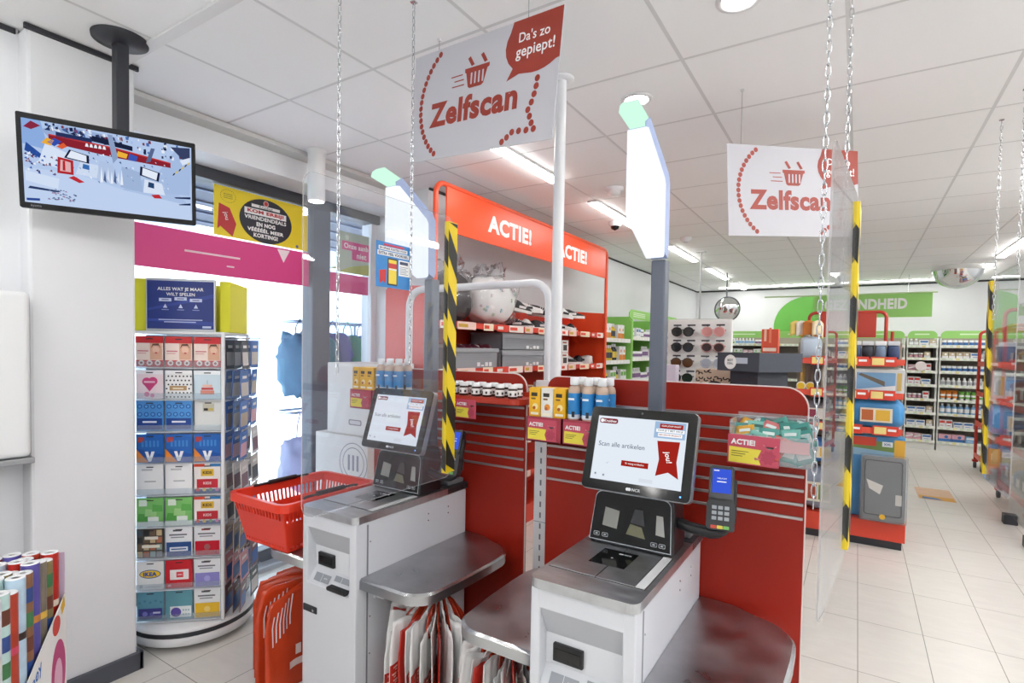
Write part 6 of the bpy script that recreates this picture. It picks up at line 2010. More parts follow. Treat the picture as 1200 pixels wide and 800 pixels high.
# dark cardboard display, boxes before it
def at_y(u, v, y):
    return at(u, v, y=y)
dk = mat('3d424d', 0.55)
c_ = at(890, 411, y=3.25)
lft, rgt = at(841, 411, y=3.40), at(941, 411, y=3.52)
t = thing('counter_display', 'dark grey counter display with an inset base and a round white badge', 'display', (c_.x, c_.y, 0))
def col4(a, b, z0, z1, m, inset=0.0, back=0.35):
    A_ = Vector((lft.x - c_.x, lft.y - c_.y)); B_ = Vector((rgt.x - c_.x, rgt.y - c_.y))
    d1, d2 = A_.normalized(), B_.normalized()
    O_ = (d1 + d2) * inset
    P1, P2 = A_ - d1 * inset + d2 * inset, B_ - d2 * inset + d1 * inset
    return MB().prism([tuple(O_), tuple(P2), tuple(P1 + P2 - O_), tuple(P1)], z0, z1, m)
col4(0, 0, 1.415, 1.522, dk).build('top_box', t)
col4(0, 0, 0.86, 1.415, mat('2f333c', 0.6), 0.05).build('column', t)
col4(0, 0, 0.0, 0.86, dk, 0.0).build('base_cabinet', t)
A_ = (lft - c_); A_.z = 0
F = frame((A_.x, A_.y, 1.415), -A_, (0, 0, 1))
q = MB(F)
L_ = A_.length
q.disc(L_ * 0.33, 0.052, 0.042, 0.0008, PAPER, n=28)
q.text('BEST', L_ * 0.33, 0.062, 0.0014, mat('4a4f58', 0.5), width=0.04, bold=0.03)
q.text('DEAL', L_ * 0.33, 0.044, 0.0014, mat('4a4f58', 0.5), width=0.04, bold=0.03)
q.rect(L_ * 0.33, 0.044, L_ * 0.74, 0.078, 0.0004, mat('b9c3cf', 0.5))
q.build('badge', t)
# table carrying the patterned box and the lilac box
t = thing('display_table', 'low white table behind the red panel carrying boxes', 'table', (-0.93, 3.75, 0))
MB().box(-0.30, 0.30, -0.16, 0.16, 1.10, 1.125, SHELF_WHITE, bev=0.003).build('table_top', t)
for sx in (-0.27, 0.27):
    for sy in (-0.13, 0.13):
        MB().box(sx - 0.015, sx + 0.015, sy - 0.015, sy + 0.015, 0, 1.10, SHELF_WHITE).build('leg', t)
a_, b_ = at(815, 432, y=3.66), at(861, 434, y=3.66)
w = b_.x - a_.x
h = a_.z - 1.126
t = thing('patterned_gift_box', 'leopard-print gift box with a round dark badge behind the red panel', 'box', ((a_.x + b_.x) / 2, 3.73, 1.1255))
MB().box(-w / 2, w / 2, -0.06, 0.06, 0, h, mat('cdb7a0', 0.5), bev=0.002, seg=1).build('carton', t)
q = MB(frame((0, -0.0606, 0), (1, 0, 0), (0, 0, 1)))
r_ = random.Random(3)
for k in range(64):
    x, z = (k % 10 + 0.5 + r_.uniform(-0.3, 0.3)) / 10 * w - w / 2, (k // 10 + 0.5 + r_.uniform(-0.25, 0.25)) / 7 * h
    a0 = r_.uniform(0, 6.3)
    pts = [(x + 0.0155 * math.cos(a0 + i * 0.5), z + 0.0125 * math.sin(a0 + i * 0.5)) for i in range(9)] + [(x + 0.0065 * math.cos(a0 + i * 0.5), z + 0.005 * math.sin(a0 + i * 0.5)) for i in range(8, -1, -1)]
    pts = [(min(w / 2, max(-w / 2, p[0])), min(h, max(0.0, p[1]))) for p in pts]
    q.flat(pts, 0, mat('2a2220', 0.5))
q.disc(0, h * 0.5, 0.068, 0.0005, mat('2a2220', 0.5), n=32).disc(0, h * 0.5, 0.052, 0.0009, mat('7c6250', 0.5), n=32).disc(0, h * 0.5, 0.046, 0.0013, mat('2a2220', 0.5), n=32).disc(0, h * 0.5, 0.014, 0.0017, mat('b08a5a', 0.5), n=16)
q.build('print', t)
a_, b_ = at(778, 427, y=3.72), at(793, 428, y=3.72)
o = MB().box(a_.x, b_.x, 3.70, 3.78, 1.1255, a_.z, mat('cfc8d8', 0.5), bev=0.001, seg=1)
for k in range(5):
    o.rect(a_.x + 0.008, 1.15 + 0.03 * k, b_.x - 0.008, 1.16 + 0.03 * k, 0, mat('a9a0b8', 0.5), frame((0, 3.6994, 0), (1, 0, 0), (0, 0, 1)))
o = o.build('lilac_box')
tag(o, 'pale lilac printed box beside the grey light pole, behind the red panel', 'box')
p = at(899, 411, y=3.62)
p2, p3 = at(893, 386, y=3.62), at(912, 388, y=3.62)
t = thing('red_display_box', 'orange-red upright box standing on the dark counter display', 'box', (p.x + 0.02, 3.60, 1.5225))
w = abs(p3.x - p2.x)
MB().box(-w / 2, w / 2, -0.04, 0.04, 0, p2.z - 1.5225, mat('cf4a2c', 0.45), bev=0.001, seg=1).build('carton', t)
q = MB(frame((0, -0.0405, 0), (1, 0, 0), (0, 0, 1)))
q.rect(-w * 0.4, 0.01, w * 0.4, 0.03, 0, mat('efd9c8', 0.5)).rect(-w * 0.35, 0.07, -w * 0.2, 0.14, 0, mat('e9b9a0', 0.5)).rect(-w * 0.05, 0.06, w * 0.1, 0.15, 0, mat('e07a5a', 0.5))
q.build('print', t)

# ------------------------------------------------------------------ back wall: shelving, banner, green disc
BX = [(-2.35, -1.35), (-1.33, -0.33), (-0.31, 0.66), (0.68, 1.09), (1.11, 2.1), (2.12, 3.1)]
ZS = [0.15, 0.38, 0.60, 0.82, 1.05, 1.27, 1.48, 1.68]
SOFT = [(('carton', 0), 0.08, 0.12, 'e9eaec', 'c23a34', 2), (('carton', 1), 0.08, 0.10, 'c9b89a', 'e9eaec', 2), (('jar', 0), 0.06, 0.08, '5a4a40', 'd9a7b4', 3), (('carton', 2), 0.1, 0.1, 'd9a7b4', 'e9eaec', 2), (('carton', 0), 0.12, 0.09, 'e9eaec', '3f74b4', 2), (('bottle', 0), 0.06, 0.13, 'b9bcc2', 'e9eaec', 2)]
BLUEP = [(('bottle', 0), 0.07, 0.16, '7fb1dc', 'e9eaec', 5), (('bottle', 0), 0.07, 0.16, '3f74b4', 'e9eaec', 3)]
ORGP = [(('tube', 0), 0.07, 0.15, '58a8b4', 'e9eaec', 3), (('tube', 0), 0.07, 0.15, 'd9822b', 'e9eaec', 3), (('tube', 0), 0.07, 0.14, '6fae4a', 'e9eaec', 4)]
WHTP = [(('jar', 0), 0.06, 0.09, 'e9eaec', '3f74b4', 5), (('bottle', 0), 0.06, 0.12, 'e9eaec', 'b9bcc2', 4)]
REDP = [(('carton', 2), 0.2, 0.13, '8c2f4a', 'e9eaec', 1), (('carton', 0), 0.12, 0.10, '7fb1dc', 'e9eaec', 3), (('carton', 1), 0.16, 0.12, 'd9a7b4', '3f74b4', 2)]
bay_n = ('behind the dark display', 'behind the sunglasses stand', 'behind the blue goods', 'with the round white sign', 'with blue bottles', 'at the far end')
for bi, (x0, x1) in enumerate(BX):
    g = thing('pharmacy_shelving', 'white back-wall shelving with green arched header, %s' % bay_n[bi], 'shelving', (0, 0, 0), 0, 'white shelving along the back wall')
    YF, YB = 10.97, 11.59
    MB().box(x0, x1, YB - 0.03, YB, 0, 1.84, mat('a39a8e', 0.6)).build('back_panel', g)
    for xx in (x0, x1 - 0.02):
        MB().box(xx, xx + 0.02, YF + 0.06, YB - 0.03, 0, 1.80, SHELF_WHITE).build('side_panel', g)
    for z in ZS:
        b = MB().box(x0 + 0.02, x1 - 0.02, YF + 0.02, YB - 0.03, z - 0.02, z, SHELF_WHITE).box(x0, x1, YF, YF + 0.02, z - 0.035, z + 0.008, mat('eef0ea', 0.4))
        x = x0 + 0.03
        while x < x1 - 0.06:
            b.box(x, x + 0.045, YF - 0.002, YF, z - 0.030, z + 0.004, mat('d9e6d0' if int(x * 37) % 4 else 'e8e2a0', 0.5))
            x += 0.085
        b.build('shelf_board', g)
    MB().box(x0, x1, YF + 0.03, YB - 0.03, 0.0, 0.11, mat('e9eae6', 0.4)).box(x0, x1, YF + 0.035, YB - 0.03, -0.0, 0.03, DARK).build('plinth', g)
    hd = MB(frame((0, YF + 0.10, 0), (1, 0, 0), (0, 0, 1))).prism([(x0 + 0.01, 1.80), (x1 - 0.01, 1.80)] + arc(x1 - 0.09, 1.84, 0.08, 0, 90, 5) + arc(x0 + 0.09, 1.84, 0.08, 90, 180, 5), 0.0, 0.015, mat('97d070', 0.45))
    hb_ = hd.build('header_board', g)
    MB(frame((0, YF + 0.0845, 0), (1, 0, 0), (0, 0, 1))).rect(x0 + (x1 - x0) * 0.25, 1.855, x0 + (x1 - x0) * 0.72, 1.875, 0, mat('dff0d0', 0.5)).build('header_print', hb_)
    vis = bi in (3, 4)
    for i, z in enumerate(ZS):
        if bi in (1, 2, 5) or (bi == 0 and i < 5):
            continue
        plan = [REDP, SOFT, BLUEP, ORGP, WHTP, WHTP, SOFT, WHTP][i] if bi == 4 else SOFT if bi == 3 else PHARM
        fill(lambda u: (u, YF + 0.10, z + 0.0005), x0 + 0.03, min(x1, 1.75) - 0.03, 0, 0.17 if i < 7 else 0.11, 'the %s shelf, back bay %s' % (ORD[i], bay_n[bi]), 'goods on the back shelving', 200 + 17 * bi + i, plan, depth=0.08, fillness=0.93)
t = thing('round_shelf_sign', 'round white sign on a stalk on the back shelving', 'sign', (0.87, 10.955, 1.35))
MB(frame((0, 0, 0), (1, 0, 0), (0, 0, 1))).prism([(0.075 * math.cos(i * 0.314), 0.075 * math.sin(i * 0.314)) for i in range(20)], -0.004, 0.004, mat('f0e6e6', 0.5)).build('disc', t)
MB().box(-0.004, 0.004, 0.005, 0.011, -0.12, 0.0, SHELF_WHITE).build('stalk', t)

p0, p1 = at(915, 347, y=10.4), at(1093, 347, y=10.4)
p2 = at(1093, 373, y=10.4)
t = thing('department_banner', 'light green hanging banner with white capitals in front of the back wall', 'banner', (0, 10.4, 0))
zt, zb = 2.475, 2.11
x1b = p1.x
x0b = at(953, 360, y=10.4).x
MB().box(x0b, x1b, -0.006, 0.006, zb, zt, mat('97d070', 0.5)).build('banner_board', t)
q = MB(frame((0, -0.0066, 0), (1, 0, 0), (0, 0, 1)))
xa, xb = at(966, 360, y=10.4).x, at(1063, 360, y=10.4).x
q.text('GEZONDHEID', (xb + xa) / 2, (zt + zb) / 2 + 0.03, 0, LETTER, width=xb - xa, height=0.17, bold=0.04)
q.build('lettering', t)
b = MB().tube([(x0b - 0.75, 0, zt + 0.01), (x1b + 0.06, 0, zt + 0.01)], 0.012, mat('b9d0a0', 0.4), 8)
b.build('rail', t)
for x in (x0b + 0.3, x1b - 0.3):
    MB().tube([(x, 0, zt + 0.01), (x, 0, CEIL - 0.001)], 0.004, CHROME, 6).build('hanging_wire', t)
cpt = at(946, 378, y=11.58)
o = MB(frame((cpt.x, 11.596, 2.02), (1, 0, 0), (0, 0, 1))).prism([(0.57 * math.cos(i * math.pi / 32), 0.57 * math.sin(i * math.pi / 32)) for i in range(64)], 0.0, 0.008, mat('6db852', 0.5)).build('wall_disc')
tag(o, 'large green disc on the back wall beside the green banner', 'wall decoration')

# ------------------------------------------------------------------ red gondola end with pool goods, mid shop
EX0, EX1, EY = -0.46, 0.335, 5.20
e = thing('gondola_end', 'free-standing red-edged shelving end stacked with pool goods', 'shelving', (0, 0, 0))
MB().box(EX0, EX1 + 0.02, EY - 0.04, EY + 0.9, 0.06, 0.205, mat('d5442e', 0.4), bev=0.004).build('plinth', e)
MB().box(EX0 + 0.01, EX1, EY - 0.03, EY + 0.88, 0.0, 0.06, DARK).build('kick_board', e)
MB().box(EX0, EX1 - 0.02, EY + 0.42, EY + 0.46, 0.2, 1.62, mat('8f8276', 0.6)).build('back_panel', e)
for z in (0.93, 1.21, 1.475):
    b = MB().box(EX0, EX1 - 0.02, EY, EY + 0.42, z - 0.02, z, mat('d9d4cc', 0.5)).box(EX0, EX1 - 0.02, EY - 0.012, EY, z - 0.035, z + 0.012, mat('d8503c', 0.4))
    sb = b.build('shelf_board', e)
    b = MB()
    for k, x in enumerate((-0.33, -0.12, 0.09)):
        xx = x + 0.03 * ((k + int(z * 10)) % 2)
        b.box(xx, xx + 0.17, EY - 0.018, EY - 0.0125, z - 0.045, z + 0.030, mat('d4402c', 0.4)).rect(xx + 0.01, z - 0.035, xx + 0.09, z + 0.02, 0, mat('ecd98a', 0.5), frame((0, EY - 0.0185, 0), (1, 0, 0), (0, 0, 1))).rect(xx + 0.10, z - 0.01, xx + 0.155, z + 0.008, 0, LETTER, frame((0, EY - 0.0185, 0), (1, 0, 0), (0, 0, 1)))
    b.build('offer_tags', sb)
MB().tube([(EX0 + 0.08, EY + 0.44, 1.6), (EX0 + 0.08, EY + 0.44, 1.84)] + [(EX0 + 0.13 - 0.05 * math.cos(a * 0.2618), EY + 0.44, 1.84 + 0.05 * math.sin(a * 0.2618)) for a in range(1, 7)] + [(0.15, EY + 0.44, 1.89)] + [(0.15 + 0.05 * math.sin(a * 0.2618), EY + 0.44, 1.84 + 0.05 * math.cos(a * 0.2618)) for a in range(1, 7)] + [(0.20, EY + 0.44, 1.6)], 0.014, mat('b03524', 0.4), 8).build('header_tube', e)
MB().box(EX0 + 0.16, 0.13, EY + 0.43, EY + 0.445, 1.67, 1.885, mat('ad3424', 0.45), bev=0.004).build('header_board', e)
MB().cyl((0.245, EY + 0.44, 1.6), (0.245, EY + 0.44, 1.72), 0.013, mat('b03524', 0.4), 8).build('short_post', e)


def pool_item(x0, x1, y0, y1, z, h, c, label, cat='bag', seed=0, panel=None, name='pool_cover'):
    t = thing(name, label, cat, ((x0 + x1) / 2, (y0 + y1) / 2, z), 0, 'pool goods on the gondola end')
    rx, ry = (x1 - x0) / 2, (y1 - y0) / 2
    MB(T(0, 0, h / 2)).blob(rx, ry, h / 2, mat(c, 0.35, noise=0.12, nscale=9, bump=0.3), seed=seed, amp=0.05, n=24, sq=0.45).build('packed_body', t)
    if panel:
        q = MB(frame((0, -ry * 1.07, h * 0.45), (1, 0, 0), (0, 0, 1)))
        q.box(-rx * 0.45, rx * 0.6, -h * 0.24, h * 0.24, -0.002, 0.0, mat('dcd6c4', 0.5)).rect(-rx * 0.40, -h * 0.18, -rx * 0.02, h * 0.18, 0.0008, mat(panel[0], 0.5)).rect(rx * 0.06, -h * 0.18, rx * 0.52, h * 0.18, 0.0008, mat(panel[1], 0.5))
        q.build('picture_label', t)
    q = MB(T(0, 0, h))
    q.tube([(-0.06, 0, -0.01), (-0.04, 0, 0.012), (0.04, 0, 0.012), (0.06, 0, -0.01)], 0.006, mat('2b2d33', 0.5), 6)
    q.build('carry_strap', t)
    return settle(t, z)


pool_item(-0.08, 0.33, EY + 0.02, EY + 0.38, 0.9305, 0.235, '3d86bd', 'blue bagged pool cover with a picture label on the lowest raised shelf', seed=4, panel=('b5602e', 'd9ad3a'))
pool_item(-0.44, -0.11, EY + 0.03, EY + 0.36, 0.9305, 0.19, '6f6a72', 'grey bagged pool goods behind the clear screen on the lowest raised shelf', seed=6, panel=('8c2f4a', 'd9d6d2'))
# flat picture pack leaning on the middle shelf
t = thing('picture_pack', 'silver-blue picture pack leaning on the middle shelf of the gondola end', 'pack', (0.13, EY + 0.10, 1.2105))
MB(RX(0.12)).box(-0.17, 0.19, -0.05, 0.05, 0.0, 0.20, mat('cfd3d4', 0.4), bev=0.008).build('pack_body', t)
q = MB(T(0, 0, 0) @ RX(0.12) @ frame((0, -0.0506, 0), (1, 0, 0), (0, 0, 1)))
q.rect(-0.13, 0.03, 0.13, 0.17, 0, mat('7aa6cc', 0.4)).flat([(-0.12, 0.15), (0.06, 0.06), (0.06, 0.10), (-0.10, 0.165)], 0.0006, mat('6b6256', 0.5)).flat([(-0.13, 0.03), (0.13, 0.03), (0.13, 0.07), (0.0, 0.05)], 0.0006, mat('e3ebf0', 0.4)).rect(0.14, 0.03, 0.17, 0.17, 0.0004, mat('c9b06a', 0.5))
q.build('picture', t)
settle(t, 1.2105)
for k, (x, nm) in enumerate(((-0.40, 'outer'), (-0.33, 'inner'))):
    t = thing('tape_roll', 'yellow-cored tape roll, the %s one of two on the middle shelf by the clear screen' % nm, 'roll', (x, EY + 0.06, 1.2105 + 0.036), 0, 'tape rolls on the gondola end')
    R2 = frame((0, 0, 0), (1, 0, 0), (0, 0, 1))
    MB(R2).lathe([(0.035, -0.02), (0.036, 0.02), (0.02, 0.021), (0.019, -0.02)], mat('e9e6d8', 0.5), 24).build('tape', t)
    MB(R2).lathe([(0.020, 0.0212), (0.029, 0.0214)], mat('e2bf2c', 0.5), 24).build('yellow_ring', t)
# top shelf
pool_item(-0.42, -0.26, EY + 0.03, EY + 0.30, 1.4755, 0.19, 'b9cbdc', 'pale blue soft pack on the top shelf, outermost by the dark display', seed=9, name='soft_pack')
for k in range(5):
    x = -0.10 + 0.085 * k
    t = thing('folded_towel_pack', '%s folded pack on the top gondola shelf, %s from the striped tape' % (['grey and white', 'dark blue', 'black', 'blue-grey', 'navy'][k], ORD[k]), 'pack', (x, EY + 0.12, 1.4755), 0, 'folded packs on the top gondola shelf')
    MB(T(0, 0, 0.066)).blob(0.04, 0.10, 0.06, mat(['c3c9d2', '3f5576', '2b2f3a', '6f839c', '35456a'][k], 0.5, noise=0.3, nscale=30), seed=k, amp=0.05, n=16, sq=0.4).build('pack_body', t)
    MB(T(0, 0, 0.125)).box(-0.04, 0.04, -0.09, 0.08, -0.004, 0.03, mat(['e9ebec', 'dcdedd', 'd2d6da', 'e6e8ea', 'c9cfd6'][k], 0.5), bev=0.006).build('card_sleeve', t)
for k in range(4):
    t = MB(RZ(0.3 * k)).sheet(lambda u, v: (0.10 * (u - 0.5), 0.03 * math.sin(2.5 * u + k), 0.12 * v + 0.02 * math.sin(4 * u)), 6, 5, mat(['e2c46a', 'efe9df', 'c9772e', 'e9d9b4'][k], 0.6), both=0.004).build('straw_hat_tag')
    t.location = (-0.445 + 0.05 * k, EY + 0.06, 1.665)
    tag(t, '%s folded tag sticking up from the pale blue pack, %s of four' % (['straw-coloured', 'white', 'orange-brown', 'cream'][k], ORD[k]), 'tag', 'tags on the top gondola shelf')
# goods on the plinth
t = thing('suitcase', 'grey film-wrapped flat case leaning at the foot of the gondola end', 'case', (0.20, EY - 0.10, 0.222))
M = T(0, 0.02, 0) @ RX(-0.10)
MB(M).box(-0.145, 0.145, -0.045, 0.045, 0.0, 0.50, mat('6f7174', 0.35, noise=0.12, nscale=8), bev=0.02).build('case_body', t)
MB(M).tube([(p_[0], -0.048, 0.26 + p_[1]) for p_ in rrect(-0.12, -0.21, 0.12, 0.21, 0.02)], 0.005, mat('4b4d50', 0.4), 6, closed=True).build('zip_seam', t)
MB(M).box(-0.155, 0.155, -0.052, 0.052, -0.005, 0.515, FILM, bev=0.012).build('film_wrap', t)
MB(M @ frame((0, -0.053, 0), (1, 0, 0), (0, 0, 1))).flat([(-0.11, 0.32), (0.0, 0.28), (-0.02, 0.21), (-0.09, 0.25)], 0, mat('c9c7c2', 0.5)).flat([(0.08, 0.14), (0.12, 0.14), (0.12, 0.22), (0.08, 0.22)], 0, mat('b9b8b4', 0.5)).disc(0.0, 0.04, 0.02, 0, mat('d9a92a', 0.5), n=12).build('sticker', t)
t = thing('picture_carton', 'blue and yellow picture carton standing behind the film-wrapped case', 'box', (0.15, EY + 0.12, 0.206))
MB().box(-0.19, 0.19, -0.06, 0.06, 0.0, 0.66, mat('4f93c8', 0.45), bev=0.003, seg=1).build('carton', t)
q = MB(frame((0, -0.0605, 0), (1, 0, 0), (0, 0, 1)))
q.rect(-0.19, 0.50, 0.12, 0.62, 0, mat('6f8a4a', 0.5)).flat([(-0.19, 0.50), (0.12, 0.50), (0.12, 0.54), (-0.19, 0.56)], 0.0005, mat('8fb4cc', 0.5)).rect(-0.17, 0.58, 0.0, 0.65, 0.0008, mat('cf4630', 0.5)).rect(0.04, 0.58, 0.11, 0.62, 0.0008, mat('e6ecf0', 0.5)).rect(0.12, 0.0, 0.19, 0.64, 0.0003, mat('dba83a', 0.5)).rect(0.12, 0.22, 0.19, 0.42, 0.0006, mat('6aa2d0', 0.5))
q.text('XXL', 0.075, 0.60, 0.0012, mat('2f5f9c', 0.5), width=0.05, bold=0.03)
q.build('picture', t)
pool_item(-0.42, -0.08, EY + 0.0, EY + 0.30, 0.206, 0.34, '8a93a4', 'grey-blue film-wrapped pack at the gondola foot behind the clear screen', seed=14, panel=('a8492e', '6f8a4a'), name='wrapped_pack')
pool_item(-0.40, -0.10, EY + 0.05, EY + 0.28, 0.60, 0.20, '3f6fae', 'blue wrapped pack lying on the grey-blue pack behind the clear screen', seed=17, panel=('dcd6c4', 'd9ad3a'), name='wrapped_pack')
# long thin goods in the clear tube-like packs seen through the screen
for k in range(6):
    x = -0.40 + 0.055 * k
    o = MB().lathe([(0.016, 0), (0.017, 0.01), (0.017, 0.17 + 0.02 * (k % 3)), (0.010, 0.19 + 0.02 * (k % 3)), (0.010, 0.22), (0.0005, 0.222)], mat(['c9a24a', '7a6a5e', '4f4a58', 'b9b4a8', '8c6a4a', '5f6a7c'][k], 0.35), 12).build('lotion_bottle')
    o.location = (x, EY + 0.05 if k < 5 else EY + 0.09, 1.2105) if k >= 2 else (x, EY + 0.18, 1.2105)
    tag(o, '%s slim bottle, %s on the middle shelf behind the clear screen' % (['mustard', 'taupe', 'plum', 'stone', 'brown', 'slate'][k], ORD[k]), 'bottle', 'slim bottles behind the clear screen')

# ------------------------------------------------------------------ wheeled red promotion racks at the edge of the view
def red_rack(x0, x1, y0, y1, zt, label, seed):
    t = thing('wheeled_rack', label, 'rack', (0, 0, 0), 0, 'wheeled red racks')
    rm = mat('c8321f', 0.35)
    r_ = random.Random(seed)
    for y in (y0, y1):
        MB().tube([(x0, y, 0.11), (x0, y, zt - 0.06)] + [(x0 + 0.06 - 0.06 * math.cos(a * 0.2618), y, zt - 0.06 + 0.06 * math.sin(a * 0.2618)) for a in range(1, 7)] + [(x1 - 0.06, y, zt)] + [(x1 - 0.06 + 0.06 * math.sin(a * 0.2618), y, zt - 0.06 + 0.06 * math.cos(a * 0.2618)) for a in range(1, 7)] + [(x1, y, 0.11)], 0.018, rm, 10).build('end_frame', t)
    for z in (0.18, 0.62, 1.02, 1.42):
        b = MB().box(x0, x1, y0, y1, z - 0.02, z, mat('d9d6d2', 0.5)).box(x0 - 0.014, x0, y0, y1, z - 0.03, z + 0.03, mat('d8503c', 0.4)).box(x0, x1, y0 - 0.014, y0, z - 0.03, z + 0.03, mat('d8503c', 0.4))
        b.build('shelf_board', t)
    for (x, y) in ((x0, y0), (x0, y1), (x1, y0), (x1, y1)):
        w = MB().box(x - 0.03, x + 0.03, y - 0.03, y + 0.03, 0.085, 0.115, rm).box(x - 0.012, x + 0.012, y - 0.02, y + 0.02, 0.03, 0.09, mat('8f9298', 0.4))
        w.cyl((x - 0.014, y, 0.042), (x + 0.014, y, 0.042), 0.042, mat('55585e', 0.5), 18)
        w.build('castor', t)
    for i, z in enumerate((0.18, 0.62, 1.02, 1.42)):
        n = 5
        for k in range(n):
            y = y0 + (y1 - y0) * (k + 0.5) / n
            c = ['6a4a56', 'c9ccd2', '4a5a78', 'b84a44', '3f6fae', 'd9c9c0', '8a6f7c', 'c79a4a'][r_.randrange(8)]
            cn = {'6a4a56': 'plum', 'c9ccd2': 'silver', '4a5a78': 'slate', 'b84a44': 'red', '3f6fae': 'blue', 'd9c9c0': 'cream', '8a6f7c': 'mauve', 'c79a4a': 'tan'}[c]
            h = r_.uniform(0.16, 0.27)
            o = MB(T(0, 0, h / 2)).blob((x1 - x0) * 0.42, (y1 - y0) / n * 0.46, h / 2, mat(c, 0.35, noise=0.3, nscale=14), seed=seed + i * 7 + k, amp=0.08, n=14, sq=0.5)
            o.box(-(x1 - x0) * 0.44, -(x1 - x0) * 0.43, -0.05, 0.05, -h * 0.2, h * 0.2, PAPER)
            o = o.build('soft_goods_pack')
            o.location = ((x0 + x1) / 2, y, z + 0.0005)
            settle(o, z)
            tag(o, '%s soft pack, %s along the %s shelf up, %s' % (cn, ORD[k], ORD[i], 'farther wheeled rack' if y0 > 7.5 else 'nearer wheeled rack'), 'pack', 'soft packs on the wheeled racks')
    return t


red_rack(1.40, 1.95, 8.75, 9.65, 1.86, 'farther red tube rack on castors at the edge of the view', 300)
red_rack(1.33, 1.9, 6.55, 7.75, 1.86, 'nearer red tube rack on castors at the edge of the view', 340)
t = thing('clear_side_panel', 'tall clear acrylic panel on black feet beside the nearer wheeled rack', 'panel', (1.22, 6.1, 0))
MB().box(-0.003, 0.003, -0.3, 0.55, 0.09, 2.0, ACRYLIC).build('clear_sheet', t)
for y in (-0.25, 0.5):
    MB().box(-0.05, 0.05, y - 0.05, y + 0.05, 0, 0.09, DARK, bev=0.006).build('foot', t)
MB().box(-0.02, 0.02, -0.33, -0.30, 0.0, 2.0, mat('c9ccd0', 0.3, metal=0.7)).build('post', t)

# floor sticker
fs = [at(1075, 575, z=0), at(1097, 570, z=0), at(1116, 582, z=0), at(1112, 589, z=0), at(1085, 586, z=0)]
cx_, cy_ = sum(p.x for p in fs) / 5, sum(p.y for p in fs) / 5
q = MB().box(-0.16, 0.16, -0.30, 0.30, 0.0, 0.0012, mat('d9b89a', 0.5, noise=0.15, nscale=10)).rect(-0.15, -0.29, 0.15, -0.12, 0.0016, mat('d9a23a', 0.5)).flat([(-0.13, -0.28), (0.05, -0.28), (0.0, -0.20), (-0.12, -0.18)], 0.002, mat('4f7fb8', 0.5))
o = q.build('floor_sticker')
o.location = (0.76, 7.5, 0.0003)
tag(o, 'worn peach and blue sticker on the shop floor before the back shelving', 'sticker')

# ------------------------------------------------------------------ white cartons behind the farther checkout
def plain_carton(x0, x1, y0, y1, z0, z1, label, mark):
    t = thing('shipping_carton', label, 'carton', ((x0 + x1) / 2, (y0 + y1) / 2, z0), 0, 'white cartons by the window')
    w, d, h = x1 - x0, y1 - y0, z1 - z0
    MB().box(-w / 2, w / 2, -d / 2, d / 2, 0, h, mat('d9d4d0', 0.6), bev=0.003, seg=1).box(-w / 2, w / 2, -0.001, 0.001, h, h + 0.0006, mat('a39c94', 0.6)).build('carton_body', t)
    q = MB(frame((0, -d / 2 - 0.0006, 0), (1, 0, 0), (0, 0, 1)))
    if mark:
        hc = h * 0.62
        for r0 in (0.13, 0.10):
            pts = [(0.12 + r0 * math.cos(i * 0.2618), hc + r0 * math.sin(i * 0.2618)) for i in range(24)]
            pts2 = [(0.12 + (r0 - 0.006) * math.cos(i * 0.2618), hc + (r0 - 0.006) * math.sin(i * 0.2618)) for i in range(24)]
            for i in range(24):
                j = (i + 1) % 24
                q.flat([pts[i], pts[j], pts2[j], pts2[i]], 0, mat('8f8a96', 0.6))
        for k in range(3):
            q.rect(0.07 + 0.04 * k, hc - 0.05, 0.09 + 0.04 * k, hc + 0.05, 0, mat('8f8a96', 0.6))
    else:
        q.flat(rrect(-0.02, h * 0.14, 0.10, h * 0.22, 0.012), 0, mat('8c7f86', 0.6)).flat(rrect(-0.01, h * 0.155, 0.09, h * 0.205, 0.008), 0.0004, mat('c9c2c2', 0.6))
    q.build('printed_mark', t)


plain_carton(-3.02, -2.54, 2.38, 2.74, 0.0, 0.50, 'lowest white carton of the stack by the window, mostly hidden', False)
plain_carton(-3.06, -2.56, 2.37, 2.74, 0.50, 0.945, 'middle white carton with a round emblem in the stack by the window', True)
plain_carton(-2.98, -2.52, 2.40, 2.74, 0.946, 1.41, 'top white carton of the stack by the window', False)

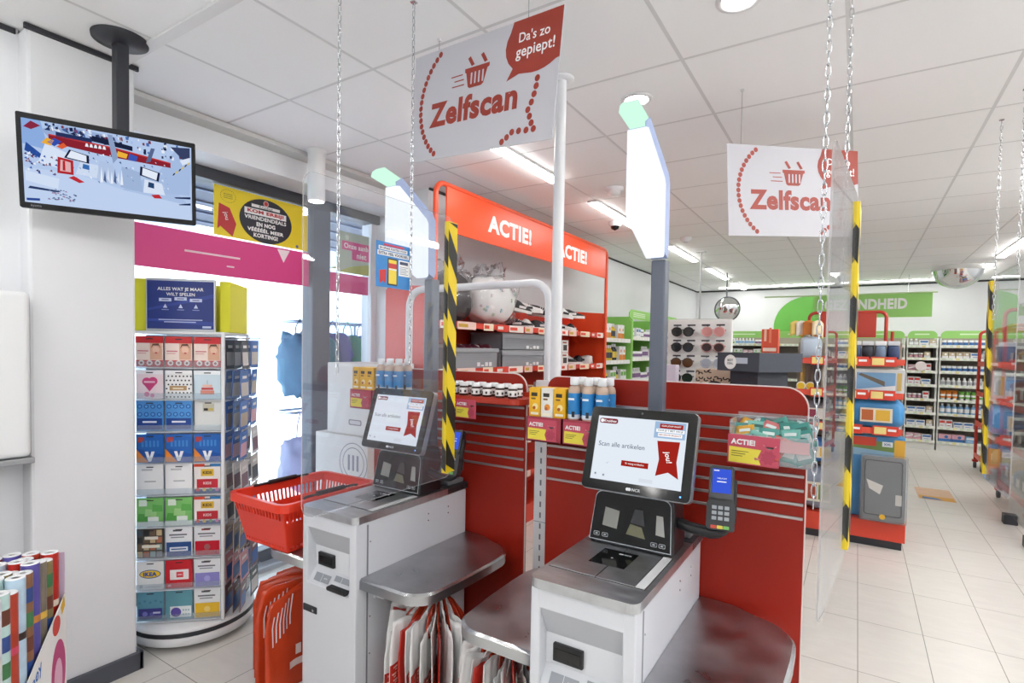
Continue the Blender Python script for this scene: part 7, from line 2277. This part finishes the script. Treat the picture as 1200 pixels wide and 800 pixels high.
# ------------------------------------------------------------------ bags on a rail outside the window
OX = -4.05
t = thing('bag_rail', 'chrome two-tier rail outside the window hung with bags', 'rack', (OX, 0, 0))
rm = mat('9fb0c4', 0.25, metal=0.8)
for z, ya, yb2 in ((1.72, 2.86, 3.86), (0.955, 2.82, 3.7)):
    for dx in (-0.12, 0.12):
        MB().tube([(dx, ya + 0.03, z), (dx, yb2 - 0.03, z)], 0.011, rm, 8).build('rail', t)
    MB().tube([(-0.12 + 0.0, ya + 0.03, z)] + [(-0.12 * math.cos(a * 0.3927), ya + 0.03 - 0.05 * math.sin(a * 0.3927), z) for a in range(1, 8)] + [(0.12, ya + 0.03, z)], 0.011, rm, 8).build('rail_end', t)
for y in (3.08, 3.66):
    MB().cyl((-0.10, y, -0.04), (-0.10, y, 1.72), 0.014, rm, 10).build('post', t)
    MB().box(-0.12, 0.12, y - 0.01, y + 0.01, 1.712, 1.728, rm).box(-0.25, 0.25, y - 0.02, y + 0.02, -0.04, -0.015, rm).box(-0.12, 0.12, y - 0.01, y + 0.01, 0.947, 0.963, rm).build('crossbar', t)


def drawstring_bag(loc, rz, w, h, col, seed, label, straps=0.16):
    t = thing('drawstring_bag', label, 'bag', loc, rz, 'bags on the rail outside the window')
    MB(T(0, 0, -straps - h / 2)).blob(w / 2, 0.06, h / 2, mat(col, 0.55, noise=0.2, nscale=7, bump=0.3), seed=seed, amp=0.17, n=24, sq=0.7, freq=3.2).build('bag_body', t)
    q = MB()
    for s_ in (-1, 1):
        q.tube([(s_ * w * 0.12, 0, -straps - h * 0.10), (s_ * w * 0.10, 0.0, -straps * 0.5), (s_ * 0.012, 0, 0.0), (0, 0, 0.012)], 0.005, mat(col, 0.6), 6)
    q.build('strap', t)
    return t


bagl = [('4f7fa0', 'blue'), ('1f6f78', 'teal'), ('4a3f90', 'violet'), ('3f8f6a', 'green'), ('4f68a8', 'slate blue'), ('5f2f5e', 'plum')]
for k in range(6):
    c, n_ = bagl[k]
    drawstring_bag((OX + 0.152, 2.86 + 0.165 * k, 1.722), 0.55 + 0.08 * math.sin(k * 2.1), 0.36, (0.50, 0.54, 0.46, 0.52, 0.36, 0.30)[k], c, 400 + k, '%s drawstring bag, %s along the upper rail outside the window' % (n_, ORD[k]), 0.11)
lowl = [('8f92b4', 'pale lilac'), ('a9a6b8', 'off-white'), ('7f8fae', 'grey-blue'), ('9c94b4', 'lavender'), ('7a78a4', 'mauve')]
for k in range(5):
    c, n_ = lowl[k]
    drawstring_bag((OX + 0.152, 2.88 + 0.165 * k, 0.957), 0.55 + 0.08 * math.sin(k * 1.7), 0.36, 0.42, c, 430 + k, '%s drawstring bag, %s along the lower rail outside the window' % (n_, ORD[k]), 0.22)

_d = {k: v for k, v in _labels.items() if len(v) > 1}
if _d:
    print('SAME LABEL', {k: v for k, v in list(_d.items())[:20]})
